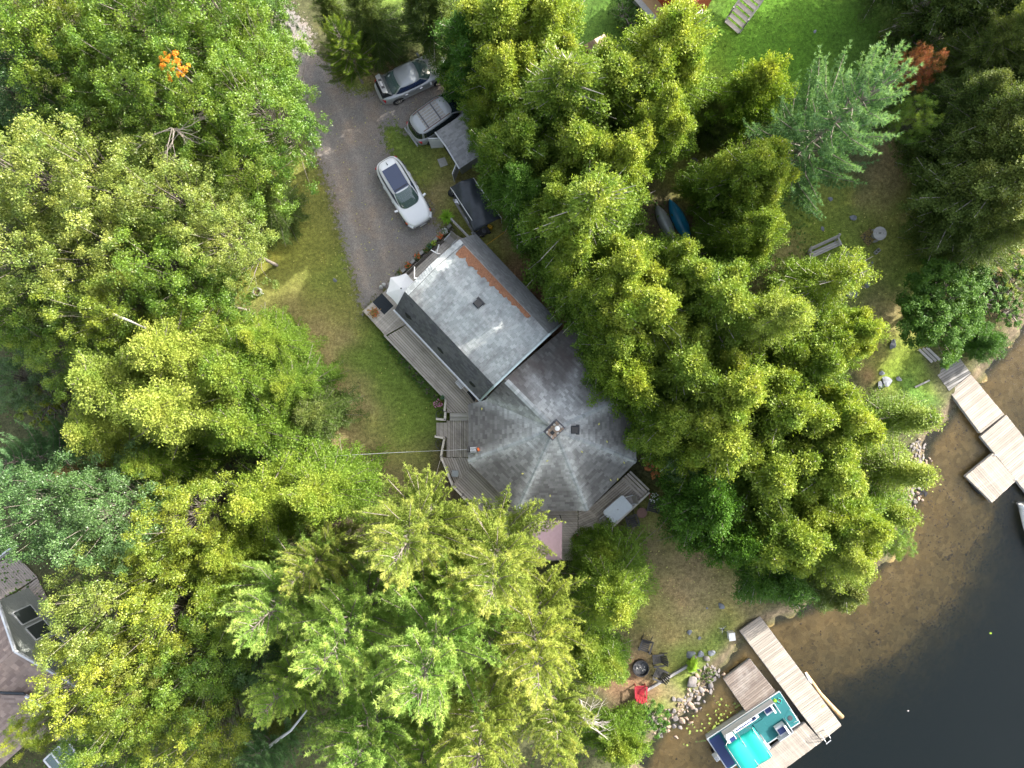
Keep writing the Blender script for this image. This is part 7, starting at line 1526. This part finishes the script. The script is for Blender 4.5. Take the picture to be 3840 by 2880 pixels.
canoe('bright blue overturned canoe lying between the cedars', (2512, 745), (2590, 905), .82, 'canoe_blue'); canoe('grey overturned canoe beside the blue one between the cedars', (2462, 765), (2530, 900), .75, 'canoe_grey')
# log pile and hollow log
lpz = at(3520, 145, .3); lpo = thing('log_pile', 'stack of short grey logs in the undergrowth above the red maple', 'wood pile', (lpz.x, lpz.y, gz(lpz.x, lpz.y)))
for x0, y0, x1, y1, z, r in ((3468, 141, 3494, 112, .5, .11), (3476, 153, 3512, 114, .62, .12), (3488, 160, 3520, 128, .42, .1), (3497, 164, 3532, 126, .6, .1), (3523, 178, 3544, 150, .45, .11), (3536, 178, 3555, 152, .4, .09), (3465, 150, 3490, 125, .3, .1), (3505, 160, 3535, 140, .3, .1), (3480, 172, 3550, 182, .15, .1)): MB().tube([at(x0, y0, z), at(x1, y1, z)], r, 9).build('log', M['log'], lpo, world=True)
hlw = thing('hollow_log', 'large hollow tree trunk section with an open end near the top right', 'log', at(3650, 120, .3)); a_, b_ = at(3635, 130, .3), at(3682, 98, 1.1); MB().tube([a_, b_], .34, 16).build('trunk', M['log'], hlw, world=True, smooth=False); dv = (b_ - a_).normalized(); MB().tube([b_ - dv * .02, b_ + dv * .012], .22, 14).build('hollow', M['black'], hlw, world=True)
st2 = thing('driftwood_stick', 'curved pale stick lying across the stone heap beside the red maple', 'stick', at(3500, 218, .3)); MB().tube([at(3477, 222, .45), at(3505, 214, .5), at(3535, 214, .45)], .05, 6).build('stick', M['bark_pale'], st2, world=True)
# lily pads, shallow plants
M['lily'] = plain('lily', (0.20, 0.26, 0.05), .5)
def pads(n):
    V = []; F_ = []; T_ = []
    for i in range(n):
        u = random.random(); x = 2600 + 200 * u + random.gauss(0, 26); y = 2760 - 110 * u + random.gauss(0, 24) - (40 if random.random() < .2 else 0); p_ = at(x, y, WATER + .012); r = random.uniform(.035, .085) * (1.3 if random.random() < .2 else 1); a0 = random.uniform(0, 6.28); b = len(V); V.append((p_.x, p_.y, p_.z + .004)); k = 9
        for j in range(k): a = a0 + .25 + (2 * math.pi - .5) * j / (k - 1); V.append((p_.x + r * math.cos(a), p_.y + r * math.sin(a), p_.z + random.uniform(0, .006)))
        F_ += [(b, b + j, b + j + 1) for j in range(1, k)]
    o = MB().add(V, F_).build('water_lilies', M['lily']); return tag(o, 'small yellow green lily pads floating beside the pontoon boat', 'water plants', kind='stuff')
pads(95)
lf = thing('floating_leaf', 'small yellow leaf floating alone on the dark water', 'leaf', at(3714, 2374, WATER)); MB().add([(-.09, 0, .01), (0, .05, .02), (.1, .01, .012), (.02, -.07, .02)], [(0, 3, 2, 1)]).build('leaf', M['lime'], lf)
lf = thing('floating_leaf', 'pale leaf floating off the end of the long dock', 'leaf', at(3405, 2665, WATER)); MB().add([(-.07, 0, .01), (0, .04, .02), (.08, .01, .012), (.02, -.05, .02)], [(0, 3, 2, 1)]).build('leaf', M['concrete'], lf)
# fallen leaves on the round roof and lawns
M['leaf_yellow'] = plain('leaf_yellow', (0.50, 0.48, 0.14), .7)
V = []; F_ = []
def leafat(x, y, z, s):
    p_ = at(x, y, z); a = random.uniform(0, 6.28); b = len(V); ca_, sa_ = math.cos(a) * s, math.sin(a) * s; V.extend([(p_.x - ca_, p_.y - sa_, p_.z + .02), (p_.x - sa_ * .5, p_.y + ca_ * .5, p_.z + .04), (p_.x + ca_, p_.y + sa_, p_.z + .02), (p_.x + sa_ * .5, p_.y - ca_ * .5, p_.z + .035)]); F_.append((b, b + 1, b + 2, b + 3))
for i in range(420):
    x, y = random.choice([(random.uniform(1100, 1680), random.uniform(560, 1750)), (random.uniform(2400, 2760), random.uniform(1950, 2450)), (random.uniform(3050, 3450), random.uniform(780, 1350)), (random.uniform(1150, 1600), random.uniform(300, 1100))]); q_ = at(x, y, 0); leafat(x, y, gz(q_.x, q_.y) + .02, random.uniform(.035, .07))
tag(MB().add(V, F_).build('fallen_leaves', M['leaf_yellow']), 'pale fallen leaves scattered over the lawns and gravel', 'leaves', kind='stuff')
V = []; F_ = []
for x, y in ((2276, 1656), (2182, 1694), (2052, 1728), (2290, 1800), (2063, 1859), (1960, 1776), (1807, 1533), (2340, 1735), (2316, 1797), (2246, 1590), (1725, 1302), (1990, 1500)):
    q_ = at(x, y, 4.0); rr_ = math.hypot(q_.x - APEX.x, q_.y - APEX.y); leafat(x, y, max(2.75, 5.1 - .48 * rr_ * .96) + .03, .09)
tag(MB().add(V, F_).build('roof_leaves', M['leaf_yellow']), 'a few yellow leaves lying on the round roof', 'leaves', kind='stuff')
# overhead cable, guy wire, service head
wr = thing('overhead_cable', 'overhead cable running from the left trees to the lower roof corner', 'cable', at(1740, 1690, 3.0))
a_, b_ = at(1130, 1718, 4.0), at(1752, 1686, 3.1); pts = [a_.lerp(b_, f) - Vector((0, 0, .5 * math.sin(math.pi * f))) for f in np.linspace(0, 1, 14)]; MB().tube(pts, .011, 5).build('cable', M['silver_old'], wr, world=True)
gw = thing('guy_wire', 'thin wire slanting from the railing corner down to the pines', 'cable', at(1652, 1722, 1.1)); MB().tube([at(1652, 1722, 1.15), at(1600, 1900, 1.6)], .012, 5).build('wire', M['deck_wood'], gw, world=True)
sv = at(1775, 1686, 3.0); sh_ = thing('service_head', 'grey electrical service bracket with an orange connector at the left roof corner', 'bracket', sv)
MB().box((0, 0, .1), (.40, .34, .16), None, .9).build('box', M['silver_old'], sh_); MB().box((-.27, 0, .1), (.16, .3, .1), None, .6).build('bracket', M['charcoal'], sh_); MB().box((.30, .02, .15), (.14, .22, .1), Matrix.Rotation(.4, 3, 'Z'), .7).build('connector', M['orange_flower'], sh_)
for y in (-.1, .05): MB().bar((-.2, y, .2), (.22, y + .03, .2), .02, .02).build('conduit', M['charcoal'], sh_)
ac = thing('wall_light_box', 'pale narrow box under the left eave of the round roof', 'box', at(1762, 1636, 2.2)); MB().bar(at(1762, 1612, 2.2), at(1762, 1660, 2.2), .14, .12).build('box', M['trim_white'], ac, world=True)
tray = thing('gutter_tray', 'white framed louvre hanging below the gutter of the main roof', 'frame', at(1731, 1435, 2.7)); A0, B0 = at(1721, 1422, 2.75), at(1742, 1446, 2.75)
for o_ in (0, 1): d_ = -AN * (.26 * o_ + .02); MB().bar(A0 + d_, B0 + d_, .03, .05).build('frame', M['trim_white'], tray, world=True)
for i in range(6): p_ = A0.lerp(B0, i / 5); MB().bar(p_ - AN * .02, p_ - AN * .28, .03 if i in (0, 5) else .05, .03).build('louvre' if 0 < i < 5 else 'frame', M['trim_white' if i in (0, 5) else 'silver_old'], tray, world=True)
st_ = thing('step_stool', 'grey square stool on the lower deck beside the curved railing', 'stool', at(1708, 1773, DZ2)); MB().box((0, 0, .42), (.42, .40, .04), Matrix.Rotation(-.1, 3, 'Z')).build('top', M['silver_old'], st_)
for x in (-.17, .17):
    for y in (-.16, .16): MB().box((x, y, .2), (.03, .03, .42)).build('leg', M['aluminium'], st_)
for i, (x, y) in enumerate(((1655, 1556), (1654, 1664))):
    t = thing('iron_wheel', ['old iron wheel leaning outside the upper lawn steps railing', 'old iron wheel leaning outside the lower lawn steps railing'][i], 'wheel', at(x, y, .05)); mb = MB(); k = 20
    for q in range(k): a, b = q / k * 6.283, (q + 1) / k * 6.283; mb.tube([(.33 * math.cos(a), .33 * math.sin(a), .3 + .18 * math.cos(a)), (.33 * math.cos(b), .33 * math.sin(b), .3 + .18 * math.cos(b))], .02, 5)
    mb.build('rim', M['metal_dark'], t)
    for q in range(6): a = q * math.pi / 3; MB().tube([(0, 0, .3), (.32 * math.cos(a), .32 * math.sin(a), .3 + .17 * math.cos(a))], .012, 4).build('spoke', M['metal_dark'], t)
ro = thing('rope', 'yellow rope stretched over the brown earth from the roof corner', 'rope', at(1860, 890, 1.5)); MB().tube([at(1812, 927, 2.2), at(1860, 893, 1.7), at(1912, 857, 1.4)], .014, 5).build('rope', M['yellow_plastic'], ro, world=True)
gb = thing('green_hatch', 'dark green awning box under the right eave of the main roof', 'box', at(1813, 934, 2.4)); MB().bar(at(1801, 922, 2.4), at(1826, 950, 2.4), .3, .12).build('box', M['green_paint'], gb, world=True)
# ---------------------------------------------------------------- neighbour house, lower left
NQ = Vector((.75, .66, 0)).normalized(); NHd = Vector((.66, -.75, 0)).normalized()
nh = thing('neighbour_house', 'large taupe shingled house cut by the lower left edge', 'house', (-31, -17, -.1))
PK = at(57, 2441, 5.0)
def np_(h, back, z): q = PK + NHd * h - NQ * back; return Vector((q.x, q.y, z))
sp_ = .50
roof_plane([np_(0, 0, 5), np_(-3.6, 0, 5 - 3.6 * sp_), np_(-3.6, 9, 5 - 3.6 * sp_), np_(0, 9, 5)], M['sh_brown'], nh, expo=.2, tab=.33)
roof_plane([np_(0, 0, 5), np_(4.2, 0, 5 - 4.2 * sp_), np_(4.2, 9, 5 - 4.2 * sp_), np_(0, 9, 5)], M['sh_brown'], nh, expo=.2, tab=.33)
# lower wing: ridge parallel to the lower edge
B1, B2 = at(-150, 2597, 4.6), at(92, 2603, 4.6); B3 = at(300, 2835, 2.7)
roof_plane([B1, B2, at(225, 2790, 2.9), at(90, 2960, 2.9), at(-150, 2960, 2.9)][:3] + [at(-150, 2790 + 70, 2.9)], M['sh_brown'], nh, expo=.2, tab=.33) if False else None
w0, w1, w2, w3 = at(-260, 2600, 4.4), at(98, 2607, 4.4), at(98, 2607, 4.4) + NHd * 4.6, at(-260, 2600, 4.4) + NHd * 4.6; w2.z = w3.z = 4.4 - 4.6 * .38
roof_plane([w0, w1, w2, w3], M['sh_brown'], nh, expo=.2, tab=.33)
finish_shingles(nh, 'courses of brown roof shingles')
for a, b in ((np_(0, -.02, 5.05), np_(-3.7, -.02, 5.05 - 3.7 * sp_)), (np_(0, -.02, 5.05), np_(4.2, -.02, 5.05 - 4.2 * sp_)), (w1 + Vector((0, 0, .05)), w2 + Vector((0, 0, .05)))): MB().bar(a, b, .12, .16).build('fascia', M['trim_white'], nh, world=True)
MB().bar(at(-120, 2592, 4.62), at(92, 2600, 4.62), .10, .10).build('gutter', M['mat_blue'], nh, world=True)
bk = .45; gw_ = [np_(-3.3, bk, -.6), np_(-3.3, bk, 4.85 - 3.3 * sp_), np_(0, bk, 4.85), np_(4.0, bk, 4.85 - 4.0 * sp_), np_(4.0, bk, -.6)]; tb_ = NQ * -.2
MB().add(gw_ + [q + tb_ for q in gw_], [(4, 3, 2, 1, 0), (5, 6, 7, 8, 9)] + [(i, (i + 1) % 5, (i + 1) % 5 + 5, i + 5) for i in range(5)]).build('gable_wall', M['siding_grey'], nh, world=True)
for i in range(32):
    z = -.4 + i * .155; hm = min(3.3, (4.7 - z) / sp_) if z > 3.1 else 3.3; hp = min(4.0, (4.7 - z) / sp_)
    if hp > .1: MB().bar(np_(-hm, bk - .02, z), np_(hp, bk - .02, z), .03, .145).build('siding_board', M['siding_grey'], nh, world=True)
for i, h_ in enumerate((-1.75, -.55, .65)):
    c = np_(h_, bk - .05, 1.85 + 0 * i); wall_window(nh, c, NHd, .95, 1.65, out=NQ)
MB().prism([np_(-3.3, .6, 0)[:2], np_(4.0, .6, 0)[:2], np_(4.0, 9, 0)[:2], np_(-3.3, 9, 0)[:2]], -.6, 2.9).build('wall', M['siding_taupe'], nh, world=True)
MB().prism([q[:2] for q in (w0 + NHd * .4, w1 + NHd * .4 - NQ * .4, w2 - NHd * .4 - NQ * .4, w3 - NHd * .4)], -.6, 2.6).build('wall', M['siding_taupe'], nh, world=True)
nd_ = thing('neighbour_deck', 'taupe board deck with a white rail at the neighbour house', 'deck', at(60, 2160, .1)); planks([at(x, y, .1)[:2] for x, y in ((-60, 2140), (55, 2078), (140, 2165), (-20, 2262))], .1, math.atan2(NHd.y, NHd.x), .15, .02, .05, M['siding_taupe'], nd_)
planks([at(x, y, .1)[:2] for x, y in ((140, 2168), (250, 2400), (150, 2470), (5, 2262))], .1, math.atan2(NHd.y, NHd.x) + 1.57, .15, .02, .05, M['siding_taupe'], nd_)
nr = thing('neighbour_railing', 'white railing bar at the edge of the neighbour deck', 'railing', at(20, 2075, .1)); MB().bar(at(-30, 2108, 1.0), at(42, 2054, 1.0), .09, .06).build('top_rail', M['trim_white'], nr, world=True)
for i in range(9): p_ = at(-30, 2108, 1.0).lerp(at(42, 2054, 1.0), i / 8); MB().box(p_ - Vector((0, 0, .45)), (.04, .04, .9)).build('baluster', M['trim_white'], nr, world=True)
sr = thing('sunroom', 'white framed glass porch roof at the foot of the neighbour house', 'porch', at(220, 2820, 0)); a, b, c, d = at(165, 2850, 2.0), at(250, 2770, 2.0), at(300, 2850, 1.6), at(225, 2920, 1.6)
for p_, q_ in ((a, b), (b, c), (c, d), (d, a), (a.lerp(b, .33), d.lerp(c, .33)), (a.lerp(b, .66), d.lerp(c, .66))): MB().bar(p_, q_, .10, .08).build('frame', M['trim_white'], sr, world=True)
MB().add([a, b, c, d], [(0, 1, 2, 3)]).build('pane', M['glass_green'], sr, world=True)
for p_ in (a, b, c, d): MB().box((p_.x, p_.y, p_.z / 2 - .05), (.08, .08, p_.z)).build('post', M['trim_white'], sr, world=True)
gt = thing('porch_beam', 'white beam at the bottom edge right of the neighbour porch', 'beam', at(385, 2860, .5)); MB().bar(at(365, 2885, .9), at(403, 2845, .9), .12, .12).build('beam', M['trim_white'], gt, world=True); planks([at(x, y, .6)[:2] for x, y in ((300, 2860), (370, 2815), (410, 2850), (350, 2900))], .6, .6, .15, .02, .05, M['siding_taupe'], gt)
# ---------------------------------------------------------------- neighbour cabin at the top
cb = thing('neighbour_cabin', 'neighbour cabin with red brown siding and tan deck cut by the top edge', 'house', at(2560, -40, 0))
MB().prism([at(x, y, 1.2)[:2] for x, y in ((2372, -30), (2500, 118), (2552, 92), (2620, 20), (2560, -80), (2420, -120))], 1.02, 1.2).build('deck', M['siding_tan'], cb, world=True)
MB().prism([at(x, y, 1.0)[:2] for x, y in ((2376, -30), (2500, 112), (2620, 18), (2560, -80), (2420, -120))], -.2, 1.0).build('deck_skirt', M['siding_grey'], cb, world=True)
MB().bar(at(2366, -30, 1.26), at(2498, 121, 1.26), .34, .05).build('edge_board', M['concrete'], cb, world=True)
for i in range(2): MB().bar(at(2498, 128 + i * 14, 1.26 + .4 * i), at(2636, 36 + i * 10, 1.26 + .4 * i), .09, .05).build('rail', M['trim_white'], cb, world=True)
for i in range(8): x = 2585 + i * 4; MB().bar(at(2575 + i * 2.5, 38 + i * 1.5, 3.0 - i * .3), at(2700 + i * 2.0, -60 + i * 3, 3.0 - i * .3), .03, .29).build('siding_board', M['siding_red'], cb, world=True)
MB().prism([at(x, y, 3.2)[:2] for x, y in ((2570, 30), (2705, -70), (2600, -260), (2440, -130))], -.2, 3.15).build('wall', M['siding_red'], cb, world=True)
MB().prism([at(x, y, 3.3)[:2] for x, y in ((2580, 2), (2712, -95), (2600, -280), (2430, -130))], 3.15, 3.3).build('roof', M['sh_tan'], cb, world=True)
MB().bar(at(2596, 52, .5), at(2712, -40, .5), .10, .14).build('trim', M['trim_white'], cb, world=True)
ss = thing('outdoor_stairs', 'grey wooden outdoor stairs coming down to the neighbour lawn at the top edge', 'stairs', at(2748, 98, 0))
gs = lawn_z(2748, 98); d0 = at(2748, 98, gs + .15); dr = (at(2855, -45, gs) - at(2748, 98, gs)); dr.z = 0; dr.normalize(); wdv = (at(2773, 120, gs) - at(2723, 77, gs)); wdv.z = 0; wdv.normalize()
for i in range(9): c = d0 + dr * (.33 * i) + Vector((0, 0, .19 * i)); MB().bar(c - wdv * .56, c + wdv * .56, .29, .05).build('tread', M['deck_wood'], ss, world=True)
for s in (-1, 1):
    a = d0 + wdv * .60 * s; e = a + dr * 3.0 + Vector((0, 0, 1.72)); MB().bar(a - Vector((0, 0, .1)), e, .06, .26).build('stringer', M['grey_wood'], ss, world=True)
    MB().bar(a + Vector((0, 0, .9)) + dr * .2, e + Vector((0, 0, .9)), .09, .05).build('handrail', M['deck_rail'], ss, world=True)
    for f in (.1, .5, .9): p_ = a.lerp(e, f); MB().box(p_ + Vector((0, 0, .45)), (.08, .08, 1.0)).build('post', M['grey_wood'], ss, world=True)
br_ = thing('playhouse', 'small shed with a brown shingled roof among the golden cedars', 'shed', at(2245, 175, 0)); r1_, r2_ = at(2228, 148, 2.0), at(2305, 240, 2.0); k0, k1 = at(2228, 148, 2.1), at(2310, 262, 2.1)
e0, e1 = at(2190, 168, 1.7), at(2265, 275, 1.7); f0, f1 = at(2265, 128, 1.7), at(2345, 240, 1.7)
roof_plane([k0, k1, e1, e0], M['sh_tan'], br_, expo=.18, tab=.3) if False else None
for q in (([k0, k1, e1, e0]), ([k0, f0, f1, k1])):
    n_ = (q[1] - q[0]).cross(q[3] - q[0]); off = (q[2] - (q[1] + q[3] - q[0])); q[2] = q[1] + q[3] - q[0]; roof_plane(q, M['sh_tan'], br_, expo=.18, tab=.3)
finish_shingles(br_, 'courses of tan playhouse shingles', 120)
MB().prism([q[:2] for q in (e0.lerp(f0, .1), e1.lerp(f1, .1), f1.lerp(e1, .1), f0.lerp(e0, .1))], -.1, 1.66).build('wall', M['siding_tan'], br_, world=True)
